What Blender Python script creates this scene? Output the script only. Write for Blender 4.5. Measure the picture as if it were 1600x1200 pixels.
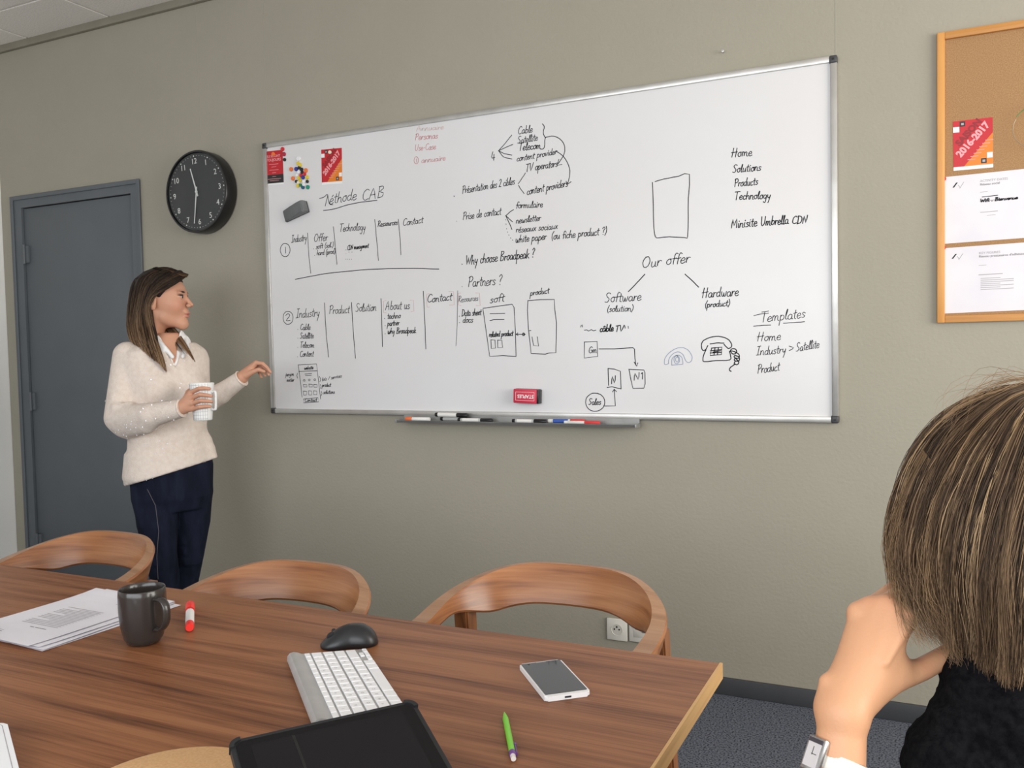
import bpy, bmesh, math, random
import numpy as np
from mathutils import Vector, Matrix, Euler

scene = bpy.context.scene
COL = scene.collection
for o in list(bpy.data.objects):
    bpy.data.objects.remove(o)
random.seed(7)
PI = math.pi

# ------------------------------------------------------------------ camera
FPX, YAW, PITCH, ROLL = 1347.87, 0.44355, 0.04302, -0.02129
CAM = np.array([2.6473, -3.0459, 1.2555])
_fw = np.array([-math.sin(YAW)*math.cos(PITCH), math.cos(YAW)*math.cos(PITCH), -math.sin(PITCH)])
_r0 = np.array([math.cos(YAW), math.sin(YAW), 0.0])
_u0 = np.cross(_r0, _fw)
_rt = math.cos(ROLL)*_r0 + math.sin(ROLL)*_u0
_up = -math.sin(ROLL)*_r0 + math.cos(ROLL)*_u0
cam_data = bpy.data.cameras.new('camera')
cam = bpy.data.objects.new('camera', cam_data)
COL.objects.link(cam)
M = Matrix(((_rt[0], _up[0], -_fw[0], CAM[0]), (_rt[1], _up[1], -_fw[1], CAM[1]),
            (_rt[2], _up[2], -_fw[2], CAM[2]), (0, 0, 0, 1)))
cam.matrix_world = M
cam_data.sensor_width = 36.0
cam_data.sensor_fit = 'HORIZONTAL'
cam_data.lens = FPX/1600*36.0
cam_data.clip_start = 0.02
scene.camera = cam

# ------------------------------------------------------------------ light and exposure
scene.view_settings.view_transform = 'Standard'
scene.view_settings.look = 'None'
scene.view_settings.gamma = 1.0
scene.view_settings.use_curve_mapping = False
scene.view_settings.exposure = 0.0
world = bpy.data.worlds.new('daylight')
scene.world = world
world.use_nodes = True
_bg = world.node_tree.nodes['Background']
_bg.inputs['Color'].default_value = (0.80, 0.90, 1.0, 1)
_bg.inputs['Strength'].default_value = 1.0

def window_light(name, loc, target, sx, sy, power, color):
    d = bpy.data.lights.new(name, 'AREA')
    d.shape = 'RECTANGLE'; d.size = sx; d.size_y = sy
    d.energy = power; d.color = color
    o = bpy.data.objects.new(name, d)
    o.location = loc
    o.rotation_euler = (Vector(target)-Vector(loc)).to_track_quat('-Z', 'Y').to_euler()
    COL.objects.link(o)
    return o
ROOM_R, ROOM_N, ROOM_L, ROOM_H = 5.2, -5.0, -1.825, 2.902
# daylight through the window bands of the right-hand wall and of the wall behind the camera
window_light('window_light', (ROOM_R-.06, -1.75, 1.62), (0, -1.60, 1.75), 2.5, 1.45, 106, (1.0, .955, .87))
window_light('window_light', (2.1, ROOM_N+.06, 1.65), (1.9, 0, 1.35), 4.6, 1.45, 104, (.93, .965, 1.0))

# ------------------------------------------------------------------ helpers
def at(px, py, d):
    """point of the room seen at (px, py) of the 1600x1200 photograph, d metres deep"""
    v = CAM + d*(_fw + _rt*(px-800)/FPX + _up*(600-py)/FPX)
    return Vector(v)

def link(o, parent=None):
    COL.objects.link(o)
    if parent is not None:
        o.parent = parent
    return o

def tag(o, label=None, cat=None, group=None, kind=None):
    if label: o['label'] = label
    if cat: o['category'] = cat
    if group: o['group'] = group
    if kind: o['kind'] = kind
    return o

def empty(name, loc=(0, 0, 0), rz=0.0):
    o = bpy.data.objects.new(name, None)
    o.location = loc; o.rotation_euler = (0, 0, rz)
    o.empty_display_size = 0.05
    COL.objects.link(o)
    return o

def mesh_obj(name, verts, faces, mat=None, parent=None, smooth=False):
    me = bpy.data.meshes.new(name)
    me.from_pydata([tuple(v) for v in verts], [], [tuple(f) for f in faces])
    me.update()
    if smooth:
        me.polygons.foreach_set('use_smooth', [True]*len(me.polygons))
    o = bpy.data.objects.new(name, me)
    if mat: me.materials.append(mat)
    return link(o, parent)

def bm_obj(name, bm, mat=None, parent=None, smooth=None):
    me = bpy.data.meshes.new(name)
    bmesh.ops.recalc_face_normals(bm, faces=bm.faces)
    bm.to_mesh(me); bm.free()
    if mat: me.materials.append(mat)
    if smooth is True:
        me.polygons.foreach_set('use_smooth', [True]*len(me.polygons))
    elif smooth:
        me.polygons.foreach_set('use_smooth', [True]*len(me.polygons))
        me.set_sharp_from_angle(angle=smooth)
    o = bpy.data.objects.new(name, me)
    return link(o, parent)

def add_box(bm, lo, hi, bevel=0.0, seg=2, mtx=None):
    lo = Vector(lo); hi = Vector(hi)
    g = bmesh.ops.create_cube(bm, size=1.0)
    vs = g['verts']
    c = (lo+hi)/2; s = hi-lo
    for v in vs:
        v.co = Vector((v.co.x*s.x, v.co.y*s.y, v.co.z*s.z))+c
    if bevel > 0:
        es = list({e for v in vs for e in v.link_edges})
        r = bmesh.ops.bevel(bm, geom=es, offset=bevel, segments=seg, affect='EDGES', profile=0.5)
        vs = list({v for f in r['faces'] for v in f.verts} | {v for v in vs if v.is_valid})
    if mtx is not None:
        bmesh.ops.transform(bm, matrix=mtx, verts=vs)
    return vs

def box(name, lo, hi, mat, parent=None, bevel=0.0, seg=2):
    bm = bmesh.new(); add_box(bm, lo, hi, bevel, seg)
    return bm_obj(name, bm, mat, parent, smooth=0.6 if bevel else None)

def add_lathe(bm, prof, n=32, mtx=None, closed=False):
    rings = []
    for r, z in prof:
        if r < 1e-6:
            rings.append([bm.verts.new((0, 0, z))])
        else:
            rings.append([bm.verts.new((r*math.cos(2*PI*i/n), r*math.sin(2*PI*i/n), z)) for i in range(n)])
    for a, b in zip(rings[:-1], rings[1:]):
        for i in range(n):
            j = (i+1) % n
            if len(a) == 1 and len(b) == 1: continue
            if len(a) == 1: bm.faces.new((a[0], b[i], b[j]))
            elif len(b) == 1: bm.faces.new((a[i], a[j], b[0]))
            else: bm.faces.new((a[i], a[j], b[j], b[i]))
    if mtx is not None:
        bmesh.ops.transform(bm, matrix=mtx, verts=[v for r in rings for v in r])

def lathe(name, prof, mat, parent=None, n=32, mtx=None, smooth=0.7):
    bm = bmesh.new(); add_lathe(bm, prof, n, mtx)
    return bm_obj(name, bm, mat, parent, smooth=smooth)

def catmull(pts, n):
    P = [Vector(p) for p in pts]
    if len(P) < 3:
        return [P[0].lerp(P[-1], i/n) for i in range(n+1)]
    Q = [2*P[0]-P[1]]+P+[2*P[-1]-P[-2]]
    out = []
    m = len(P)-1
    for i in range(n+1):
        t = i/n*m; k = min(int(t), m-1); t -= k
        a, b, c, d = Q[k], Q[k+1], Q[k+2], Q[k+3]
        out.append(0.5*((2*b)+(c-a)*t+(2*a-5*b+4*c-d)*t*t+(3*b-a-3*c+d)*t*t*t))
    return out

def add_tube(bm, pts, r, n=8, caps=True):
    P = [Vector(p) for p in pts]
    R = r if isinstance(r, (list, tuple)) else [r]*len(P)
    rings = []
    t0 = (P[1]-P[0]).normalized()
    ref = Vector((0, 0, 1)) if abs(t0.z) < .9 else Vector((1, 0, 0))
    nrm = t0.cross(ref).normalized()
    for i, p in enumerate(P):
        t = (P[min(i+1, len(P)-1)]-P[max(i-1, 0)]).normalized()
        nrm = (nrm-t*nrm.dot(t)).normalized()
        b = t.cross(nrm)
        rings.append([bm.verts.new(p+R[i]*(math.cos(2*PI*k/n)*nrm+math.sin(2*PI*k/n)*b)) for k in range(n)])
    for a, b in zip(rings[:-1], rings[1:]):
        for k in range(n):
            bm.faces.new((a[k], a[(k+1) % n], b[(k+1) % n], b[k]))
    if caps:
        bm.faces.new(rings[0][::-1]); bm.faces.new(rings[-1])

def tube(name, pts, r, mat, parent=None, n=8):
    bm = bmesh.new(); add_tube(bm, pts, r, n)
    return bm_obj(name, bm, mat, parent, smooth=0.9)

def add_prism(bm, outline, z0, z1, mtx=None):
    a = [bm.verts.new((x, y, z0)) for x, y in outline]
    b = [bm.verts.new((x, y, z1)) for x, y in outline]
    bm.faces.new(a[::-1]); bm.faces.new(b)
    n = len(a)
    for i in range(n):
        bm.faces.new((a[i], a[(i+1) % n], b[(i+1) % n], b[i]))
    if mtx is not None:
        bmesh.ops.transform(bm, matrix=mtx, verts=a+b)

def rrect(x0, y0, x1, y1, r, n=5):
    o = []
    for cx, cy, a0 in ((x1-r, y1-r, 0), (x0+r, y1-r, 90), (x0+r, y0+r, 180), (x1-r, y0+r, 270)):
        for i in range(n+1):
            a = math.radians(a0+90*i/n)
            o.append((cx+r*math.cos(a), cy+r*math.sin(a)))
    return o

def prism(name, outline, z0, z1, mat, parent=None, mtx=None, smooth=0.5):
    bm = bmesh.new(); add_prism(bm, outline, z0, z1, mtx)
    return bm_obj(name, bm, mat, parent, smooth=smooth)

def frame(origin, ex, ey):
    """matrix whose x axis is ex, z = ex x ey"""
    ex = Vector(ex).normalized(); ez = ex.cross(Vector(ey)).normalized(); ey = ez.cross(ex)
    o = Vector(origin)
    return Matrix(((ex.x, ey.x, ez.x, o.x), (ex.y, ey.y, ez.y, o.y), (ex.z, ey.z, ez.z, o.z), (0, 0, 0, 1)))

def copy_tree(o, parent=None):
    c = o.copy(); COL.objects.link(c)
    if parent is not None: c.parent = parent
    for ch in o.children:
        copy_tree(ch, c)
    return c

def text_obj(name, body, size, mat, parent, mtx, extrude=0.0002, bold=0.0, align='CENTER'):
    """flat lettering as a mesh; mtx places the text's xy plane"""
    cu = bpy.data.curves.new('lettering', 'FONT')
    cu.body = body; cu.size = size; cu.align_x = align; cu.align_y = 'CENTER'
    cu.extrude = extrude; cu.offset = bold; cu.resolution_u = 3
    tmp = bpy.data.objects.new('lettering', cu); COL.objects.link(tmp)
    dg = bpy.context.evaluated_depsgraph_get()
    me = bpy.data.meshes.new_from_object(tmp.evaluated_get(dg))
    bpy.data.objects.remove(tmp); bpy.data.curves.remove(cu)
    me.transform(mtx)
    me.materials.clear(); me.materials.append(mat)
    o = bpy.data.objects.new(name, me)
    return link(o, parent)

# ------------------------------------------------------------------ materials
def srgb(r, g, b):
    f = lambda c: c/12.92 if c <= .04045 else ((c+.055)/1.055)**2.4
    return (f(r/255), f(g/255), f(b/255), 1)

def new_mat(name, color, rough=0.5, metal=0.0, spec=0.5, **kw):
    m = bpy.data.materials.new(name); m.use_nodes = True
    b = m.node_tree.nodes['Principled BSDF']
    b.inputs['Base Color'].default_value = color
    b.inputs['Roughness'].default_value = rough
    b.inputs['Metallic'].default_value = metal
    b.inputs['Specular IOR Level'].default_value = spec
    for k, v in kw.items():
        b.inputs[k.replace('_', ' ')].default_value = v
    return m

def nodes(m):
    nt = m.node_tree
    return nt, nt.nodes, nt.links, nt.nodes['Principled BSDF']

def noisy(name, c1, c2, scale=20, rough=0.6, bump=0.0, bscale=None, detail=4, lo=.35, hi=.65, stretch=None,
          spec=0.5, metal=0.0, bdist=0.002, rough2=None):
    m = new_mat(name, c1, rough, metal, spec)
    nt, N, L, b = nodes(m)
    tc = N.new('ShaderNodeTexCoord'); src = tc.outputs['Object']
    if stretch:
        mp = N.new('ShaderNodeMapping'); mp.inputs['Scale'].default_value = stretch
        L.new(src, mp.inputs['Vector']); src = mp.outputs['Vector']
    nz = N.new('ShaderNodeTexNoise'); nz.inputs['Scale'].default_value = scale; nz.inputs['Detail'].default_value = detail
    L.new(src, nz.inputs['Vector'])
    cr = N.new('ShaderNodeValToRGB')
    cr.color_ramp.elements[0].position = lo; cr.color_ramp.elements[0].color = c1
    cr.color_ramp.elements[1].position = hi; cr.color_ramp.elements[1].color = c2
    L.new(nz.outputs['Fac'], cr.inputs['Fac']); L.new(cr.outputs['Color'], b.inputs['Base Color'])
    if bump > 0:
        n2 = N.new('ShaderNodeTexNoise'); n2.inputs['Scale'].default_value = bscale or scale; n2.inputs['Detail'].default_value = 3
        L.new(src, n2.inputs['Vector'])
        bp = N.new('ShaderNodeBump'); bp.inputs['Strength'].default_value = bump; bp.inputs['Distance'].default_value = bdist
        L.new(n2.outputs['Fac'], bp.inputs['Height']); L.new(bp.outputs['Normal'], b.inputs['Normal'])
    return m

def wood(name, dark, mid, light, scale=1.0, axis=0, rough=0.4, streak=1.0, warp=.6, layered=False):
    m = new_mat(name, mid, rough)
    nt, N, L, b = nodes(m)
    tc = N.new('ShaderNodeTexCoord')
    def stretched(long_, cross, sc, det, dist=0.0):
        mp = N.new('ShaderNodeMapping')
        s = [cross, cross, cross]; s[axis] = long_
        if layered: s = [long_*1.5, long_*1.5, cross]
        mp.inputs['Scale'].default_value = s
        L.new(tc.outputs['Object'], mp.inputs['Vector'])
        nz = N.new('ShaderNodeTexNoise'); nz.inputs['Scale'].default_value = sc*scale
        nz.inputs['Detail'].default_value = det; nz.inputs['Distortion'].default_value = dist
        L.new(mp.outputs['Vector'], nz.inputs['Vector'])
        return nz.outputs['Fac']
    a = stretched(.55, 9, 1.6, 5, warp)      # broad figure
    c = stretched(1.2, 60, 2.0, 3, .2)       # fine pores
    mx = N.new('ShaderNodeMath'); mx.operation = 'MULTIPLY_ADD'
    mx.inputs[1].default_value = .38*streak
    L.new(c, mx.inputs[0]); L.new(a, mx.inputs[2])
    cr = N.new('ShaderNodeValToRGB'); e = cr.color_ramp.elements
    e[0].position = .46; e[0].color = dark
    e[1].position = .92; e[1].color = light
    k = e.new(.66); k.color = mid
    L.new(mx.outputs[0], cr.inputs['Fac']); L.new(cr.outputs['Color'], b.inputs['Base Color'])
    bp = N.new('ShaderNodeBump'); bp.inputs['Strength'].default_value = .12; bp.inputs['Distance'].default_value = .0006
    L.new(c, bp.inputs['Height']); L.new(bp.outputs['Normal'], b.inputs['Normal'])
    return m

MT = {}
MT['wall'] = noisy('wall_paint', (.345, .322, .262, 1), (.355, .331, .270, 1), scale=3, rough=.75, bump=.35, bscale=90, bdist=.003, spec=.25)
MT['white_wall'] = noisy('white_paint', (.86, .86, .84, 1), (.88, .88, .86, 1), scale=5, rough=.7, bump=.1, bscale=80)
MT['door'] = noisy('grey_door_paint', (.108, .120, .132, 1), (.116, .128, .141, 1), scale=4, rough=.55, bump=.08, bscale=60, spec=.4)
MT['tile'] = noisy('ceiling_tile', (.66, .62, .58, 1), (.78, .74, .70, 1), scale=130, rough=.9, bump=.3, bscale=150, lo=.3, hi=.6, spec=.1)
MT['tbar'] = new_mat('tbar_metal', (.62, .60, .56, 1), .5)
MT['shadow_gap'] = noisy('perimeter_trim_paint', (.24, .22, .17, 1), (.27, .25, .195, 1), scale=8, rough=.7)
MT['skirting'] = noisy('grey_skirting', (.045, .048, .055, 1), (.055, .058, .065, 1), scale=8, rough=.6)
MT['board'] = noisy('enamel_white', (.725, .725, .74, 1), (.70, .685, .685, 1), scale=1.6, rough=.28, lo=.3, hi=.75, spec=.35)
MT['alu'] = noisy('brushed_aluminium', (.50, .49, .47, 1), (.58, .57, .55, 1), scale=12, rough=.38, metal=.75)
MT['tray'] = noisy('tray_aluminium', (.30, .30, .29, 1), (.36, .36, .35, 1), scale=12, rough=.45, metal=.6)
MT['corner'] = new_mat('corner_plastic', (.05, .05, .055, 1), .5)
MT['black'] = new_mat('black_plastic', (.008, .008, .009, 1), .32)
MT['black_soft'] = new_mat('black_rubber', (.012, .013, .015, 1), .55)
MT['ink'] = new_mat('black_marker_ink', (.016, .016, .02, 1), .6, spec=.2)
MT['ink_faint'] = new_mat('grey_marker_ink', (.30, .29, .30, 1), .6)
MT['ink_red'] = new_mat('red_marker_ink', (.58, .19, .20, 1), .6)
MT['ink_pink'] = new_mat('faint_red_ink', (.62, .44, .42, 1), .6)
MT['ink_blue'] = new_mat('blue_marker_ink', (.28, .34, .46, 1), .6)
MT['white_plastic'] = new_mat('white_plastic', (.78, .77, .74, 1), .35)
MT['cream_plastic'] = new_mat('outlet_plastic', (.74, .72, .66, 1), .4)
MT['paper'] = noisy('paper', (.74, .72, .76, 1), (.70, .68, .73, 1), scale=8, rough=.8, spec=.15)
MT['print'] = new_mat('grey_print', (.16, .155, .16, 1), .8)
MT['print_light'] = new_mat('light_grey_print', (.40, .38, .40, 1), .8)
MT['red'] = new_mat('flyer_red', srgb(190, 26, 38), .45)
MT['dark_red'] = new_mat('flyer_dark_red', srgb(140, 20, 32), .45)
MT['orange'] = new_mat('flyer_orange', srgb(225, 125, 28), .45)
MT['pink'] = new_mat('flyer_pink', srgb(235, 160, 165), .5)
MT['print_black'] = new_mat('flyer_black', (.02, .018, .018, 1), .5)
MT['print_white'] = new_mat('print_white', (.85, .85, .85, 1), .5)
MT['cork'] = noisy('cork', (.30, .170, .080, 1), (.41, .245, .125, 1), scale=330, rough=.85, bump=.35, bscale=220, detail=5, spec=.1)
MT['pine'] = wood('pine_frame', srgb(176, 116, 56), srgb(204, 144, 76), srgb(220, 164, 96), scale=1.2, axis=2, rough=.45)
MT['pine_h'] = wood('pine_frame_level', srgb(172, 112, 52), srgb(196, 136, 68), srgb(212, 154, 86), scale=1.2, axis=0, rough=.45)
MT['walnut'] = wood('walnut_top', (.078, .027, .011, 1), (.185, .069, .028, 1), (.30, .126, .055, 1), scale=2.2, axis=0, rough=.42, streak=1.5, warp=.5)
MT['walnut'].node_tree.nodes['Principled BSDF'].inputs['Specular IOR Level'].default_value = .30
MT['oak_edge'] = wood('pale_edge', srgb(176, 134, 84), srgb(202, 160, 106), srgb(214, 176, 124), scale=1.5, axis=1, rough=.5)
MT['leg_wood'] = wood('leg_wood', (.09, .045, .022, 1), (.16, .08, .04, 1), (.22, .12, .065, 1), scale=1.5, axis=2, rough=.45)
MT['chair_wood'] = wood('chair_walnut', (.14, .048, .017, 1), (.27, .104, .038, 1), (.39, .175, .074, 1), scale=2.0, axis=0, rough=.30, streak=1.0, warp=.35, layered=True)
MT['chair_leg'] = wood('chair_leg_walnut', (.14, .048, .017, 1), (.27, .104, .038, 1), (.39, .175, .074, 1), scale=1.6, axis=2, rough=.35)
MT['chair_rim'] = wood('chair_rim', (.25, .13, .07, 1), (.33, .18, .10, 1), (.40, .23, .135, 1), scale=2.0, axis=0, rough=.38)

def carpet_mat():
    m = new_mat('speckled_carpet', (.05, .06, .08, 1), .95, spec=.1)
    nt, N, L, b = nodes(m)
    tc = N.new('ShaderNodeTexCoord')
    nz = N.new('ShaderNodeTexNoise'); nz.inputs['Scale'].default_value = 170; nz.inputs['Detail'].default_value = 3
    L.new(tc.outputs['Object'], nz.inputs['Vector'])
    cr = N.new('ShaderNodeValToRGB'); e = cr.color_ramp.elements
    e[0].position = .38; e[0].color = (.030, .032, .040, 1)
    e[1].position = .62; e[1].color = (.155, .165, .195, 1)
    k = e.new(.46); k.color = (.095, .108, .142, 1)
    L.new(nz.outputs['Fac'], cr.inputs['Fac']); L.new(cr.outputs['Color'], b.inputs['Base Color'])
    bp = N.new('ShaderNodeBump'); bp.inputs['Strength'].default_value = .6; bp.inputs['Distance'].default_value = .003
    L.new(nz.outputs['Fac'], bp.inputs['Height']); L.new(bp.outputs['Normal'], b.inputs['Normal'])
    return m
MT['carpet'] = carpet_mat()

WY = 0.012          # face of the far wall
def onw(px, py, y=WY):
    d = _fw + _rt*(px-800)/FPX + _up*(600-py)/FPX
    t = (y-CAM[1])/d[1]
    p = CAM+t*d
    return float(p[0]), float(p[2])

# ================================================================== SETTING
def struct(o):
    o['kind'] = 'structure'; return o
T = .12
struct(box('floor', (ROOM_L-T, ROOM_N-T, -.10), (ROOM_R+T, WY+T, 0), MT['carpet']))
DX0, DX1, DZ = -1.733, -.783, 2.105
# far wall, with the opening of the door
bm = bmesh.new()
add_box(bm, (ROOM_L-T, WY, 0), (DX0, WY+T, ROOM_H+.12)); add_box(bm, (DX1, WY, 0), (ROOM_R+T, WY+T, ROOM_H+.12))
add_box(bm, (DX0, WY, DZ), (DX1, WY+T, ROOM_H+.12)); add_box(bm, (DX0, WY+.09, 0), (DX1, WY+T, DZ))
struct(bm_obj('wall_far', bm, MT['wall']))
struct(box('wall_left', (ROOM_L-T, ROOM_N, 0), (ROOM_L, WY, ROOM_H+.12), MT['white_wall']))
def wall_with_window(name, a0, a1, win, axis):
    """wall slab with a row of window openings; axis 'x' = wall behind the camera, 'y' = right-hand wall"""
    bm = bmesh.new()
    def pc(u0, u1, z0, z1):
        if axis == 'x': add_box(bm, (u0, ROOM_N-T, z0), (u1, ROOM_N, z1))
        else: add_box(bm, (ROOM_R, u0, z0), (ROOM_R+T, u1, z1))
    z0, z1 = .88, 2.38
    pc(a0, a1, 0, z0); pc(a0, a1, z1, ROOM_H+.12)
    u = a0
    for w0, w1 in win:
        pc(u, w0, z0, z1); u = w1
    pc(u, a1, z0, z1)
    return struct(bm_obj(name, bm, MT['white_wall']))
wall_with_window('wall_near', ROOM_L-T, ROOM_R+T, ((-.3, 1.25), (1.35, 2.9), (3.0, 4.5)), 'x')
wall_with_window('wall_right', ROOM_N, WY, ((-3.05, -1.8), (-1.7, -.45)), 'y')
# suspended ceiling: slab above, grid bars, one lay-in tile per cell
ceil = struct(box('ceiling', (ROOM_L-T, ROOM_N-T, ROOM_H+.03), (ROOM_R+T, WY+T, ROOM_H+.13), MT['white_wall']))
GX = [ROOM_L]+[-1.526+.6*i for i in range(12) if -1.526+.6*i < ROOM_R]+[ROOM_R]
GY = [WY]+[-.303-.6*i for i in range(8)]+[ROOM_N]
tile_me = {}
for i in range(len(GX)-1):
    for j in range(len(GY)-1):
        w = GX[i+1]-GX[i]; d = GY[j]-GY[j+1]
        key = (round(w, 3), round(d, 3))
        if key not in tile_me:
            bm = bmesh.new(); add_box(bm, (-w/2+.007, -d/2+.007, 0), (w/2-.007, d/2-.007, .015), .002, 1)
            o = bm_obj('ceiling_tile', bm, MT['tile'], ceil); tile_me[key] = o.data
        else:
            o = link(bpy.data.objects.new('ceiling_tile', tile_me[key]), ceil)
        o.location = ((GX[i]+GX[i+1])/2, (GY[j]+GY[j+1])/2, ROOM_H+.0005)
bm = bmesh.new()
for x in GX[1:-1]: add_box(bm, (x-.0105, ROOM_N, ROOM_H+.006), (x+.0105, WY, ROOM_H+.03))
for y in GY[1:-1]: add_box(bm, (ROOM_L, y-.0105, ROOM_H+.0055), (ROOM_R, y+.0105, ROOM_H+.03))
bm_obj('grid_bars', bm, MT['tbar'], ceil)
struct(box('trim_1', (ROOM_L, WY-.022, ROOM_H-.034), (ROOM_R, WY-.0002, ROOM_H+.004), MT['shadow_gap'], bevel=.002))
# joints of the wall covering
MT['seam'] = new_mat('wall_joint', (.36, .34, .28, 1), .8)
for k, (px, py0, py1) in enumerate(((309, 12, 232), (414, 4, 224), (1306, 2, 86))):
    x, _ = onw(px, 100)
    struct(box('trim_%d' % (k+2), (x-.0012, WY-.0008, 2.19 if k != 0 else 2.20), (x+.0012, WY+.001, ROOM_H-.035), MT['seam']))
struct(box('baseboard_far', (DX1+.0, WY-.014, 0), (ROOM_R, WY-.0002, .062), MT['skirting'], bevel=.003))
struct(box('baseboard_left', (ROOM_L+.0002, ROOM_N, 0), (ROOM_L+.014, WY-.016, .062), MT['skirting'], bevel=.003))
# window frames of the daylight openings
MT['frame_white'] = new_mat('window_frame_white', (.75, .75, .74, 1), .4)
def window_frame(n, lo, hi):
    lo = Vector(lo); hi = Vector(hi); bm = bmesh.new()
    ax = 0 if hi.x-lo.x > hi.y-lo.y else 1
    e = .05
    def bar(u0, u1, z0, z1):
        a = lo.copy(); b = hi.copy(); a[ax] = u0; b[ax] = u1; a.z = z0; b.z = z1
        add_box(bm, a, b)
    bar(lo[ax], lo[ax]+e, lo.z, hi.z); bar(hi[ax]-e, hi[ax], lo.z, hi.z)
    bar(lo[ax]+e, hi[ax]-e, lo.z, lo.z+e); bar(lo[ax]+e, hi[ax]-e, hi.z-e, hi.z)
    m = (lo[ax]+hi[ax])/2; bar(m-.03, m+.03, lo.z+e, hi.z-e)
    struct(bm_obj('window_%d' % n, bm, MT['frame_white']))
for n, (a, b) in enumerate(((-.3, 1.25), (1.35, 2.9), (3.0, 4.5))):
    window_frame(n+1, (a, ROOM_N-.09, .88), (b, ROOM_N-.04, 2.38))
for n, (a, b) in enumerate(((-3.05, -1.8), (-1.7, -.45))):
    window_frame(n+4, (ROOM_R+.04, a, .88), (ROOM_R+.09, b, 2.38))

# door: leaf in a stepped frame, hinges on the left
d = empty('door_1', ((DX0+DX1)/2, WY, 0)); struct(d)
def local(o, root):
    """keep world geometry, hang it under root (which is unrotated at its location)"""
    o.parent = root
    o.location = o.location-root.location
    return o
MT['frame_grey'] = noisy('grey_frame_paint', (.104, .116, .128, 1), (.112, .124, .138, 1), scale=4, rough=.5, spec=.45)
bm = bmesh.new()
LX0, LX1, LZ = -1.658, -.846, 2.045
for (a, b_, z0, z1) in ((DX0, LX0, 0, DZ), (LX1, DX1, 0, DZ), (LX0, LX1, LZ, DZ)):
    add_box(bm, (a, WY-.006, z0), (b_, WY+.05, z1))
o = .018       # raised outer moulding
for (a, b_, z0, z1) in ((DX0-.004, DX0+o, 0, DZ+.004), (DX1-o, DX1+.004, 0, DZ+.004), (DX0+o, DX1-o, DZ-o, DZ+.004)):
    add_box(bm, (a, WY-.014, z0), (b_, WY-.0055, z1), .002, 1)
local(bm_obj('door_frame', bm, MT['frame_grey'], None, smooth=.5), d)
leaf = local(box('door_leaf', (LX0+.003, WY+.006, .006), (LX1-.003, WY+.046, LZ-.004), MT['door'], bevel=.002), d)
for z in (1.80, 1.02, .26):
    bm = bmesh.new(); m = Matrix.Translation((LX0+.012, WY-.008, z-.05))
    add_lathe(bm, [(0, 0), (.007, 0), (.007, .1), (0, .1)], 12, m)
    add_box(bm, (LX0+.012, WY-.004, z-.045), (LX0+.04, WY+.006, z+.045))
    h = local(bm_obj('hinge', bm, MT['frame_grey'], None, smooth=.7), d)
bm = bmesh.new()   # lever handle
hx = LX1-.07
add_lathe(bm, [(0, 0), (.024, 0), (.024, .008), (.009, .01), (.009, .05), (0, .05)], 20, Matrix.Translation((hx, WY+.006, 1.03)) @ Matrix.Rotation(PI/2, 4, 'X'))
add_tube(bm, [(hx, WY-.04, 1.03), (hx-.05, WY-.043, 1.03), (hx-.12, WY-.04, 1.028)], [.009, .008, .007], 8)
local(bm_obj('door_handle', bm, MT['alu'], None, smooth=.8), d)

# ================================================================== WALL CLOCK
cx, cz = onw(306.5, 299.3, -.055)
clk = empty('wall_clock', (cx, -.055, cz)); clk.rotation_euler = (0, -math.radians(4.5), 0); tag(clk, 'round black wall clock with white numerals, between the grey door and the whiteboard', 'clock')
R0 = .1875
RX = Matrix.Rotation(PI/2, 4, 'X')       # z axis -> -y (towards the room)
lathe('case', [(0, -.064), (R0-.004, -.064), (R0, -.058), (R0, .0), (R0-.003, .004), (R0-.009, .004), (R0-.011, -.006), (0, -.006)], MT['black'], clk, 64, RX)
MT['dial'] = new_mat('charcoal_dial', (.040, .044, .045, 1), .42)
MT['clock_white'] = new_mat('clock_white', (.70, .72, .70, 1), .5)
lathe('dial', [(0, -.0055), (R0-.0125, -.0055), (R0-.0125, -.0045), (0, -.0045)], MT['dial'], clk, 64, RX)
def clock_xf(r, ang):    # ang clockwise from 12
    return Matrix.Translation((r*math.sin(ang), 0, r*math.cos(ang)))
for h in range(1, 13):
    a = 2*PI*h/12
    text_obj('numeral', str(h), .036, MT['clock_white'], clk, clock_xf(.139, a) @ Matrix.Translation((0, .0042, 0)) @ RX, .0003, 0.0)
bm = bmesh.new()
for k in range(60):
    a = 2*PI*k/60; r = .0034 if k % 5 == 0 else .0013
    add_lathe(bm, [(0, 0), (r, 0), (r, .0008), (0, .0008)], 8, clock_xf(.1635, a) @ Matrix.Translation((0, .0044, 0)) @ RX)
bm_obj('minute_dots', bm, MT['clock_white'], clk)
def hand(name, length, tail, w, ang, y):
    bm = bmesh.new()
    add_prism(bm, [(-w, -tail), (w, -tail), (w*.7, length), (-w*.7, length)], -.0006, .0006,
              Matrix.Translation((0, y, 0)) @ RX @ Matrix.Rotation(-ang, 4, 'Z'))
    bm_obj(name, bm, MT['clock_white'], clk)
hand('hour_hand', .112, .022, .0036, math.radians(347), .0022)
hand('minute_hand', .145, .022, .0032, math.radians(192), .0008)
lathe('hub', [(0, 0), (.006, 0), (.006, .005), (0, .005)], MT['clock_white'], clk, 16, Matrix.Translation((0, .003, 0)) @ RX)
MT['glass'] = new_mat('clear_glass', (1, 1, 1, 1), .02, Transmission_Weight=1.0, IOR=1.05)
lathe('cover_glass', [(0, 0), (R0-.011, 0), (R0-.011, .001), (0, .001)], MT['glass'], clk, 48, Matrix.Translation((0, -.0008, 0)) @ RX)

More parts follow.
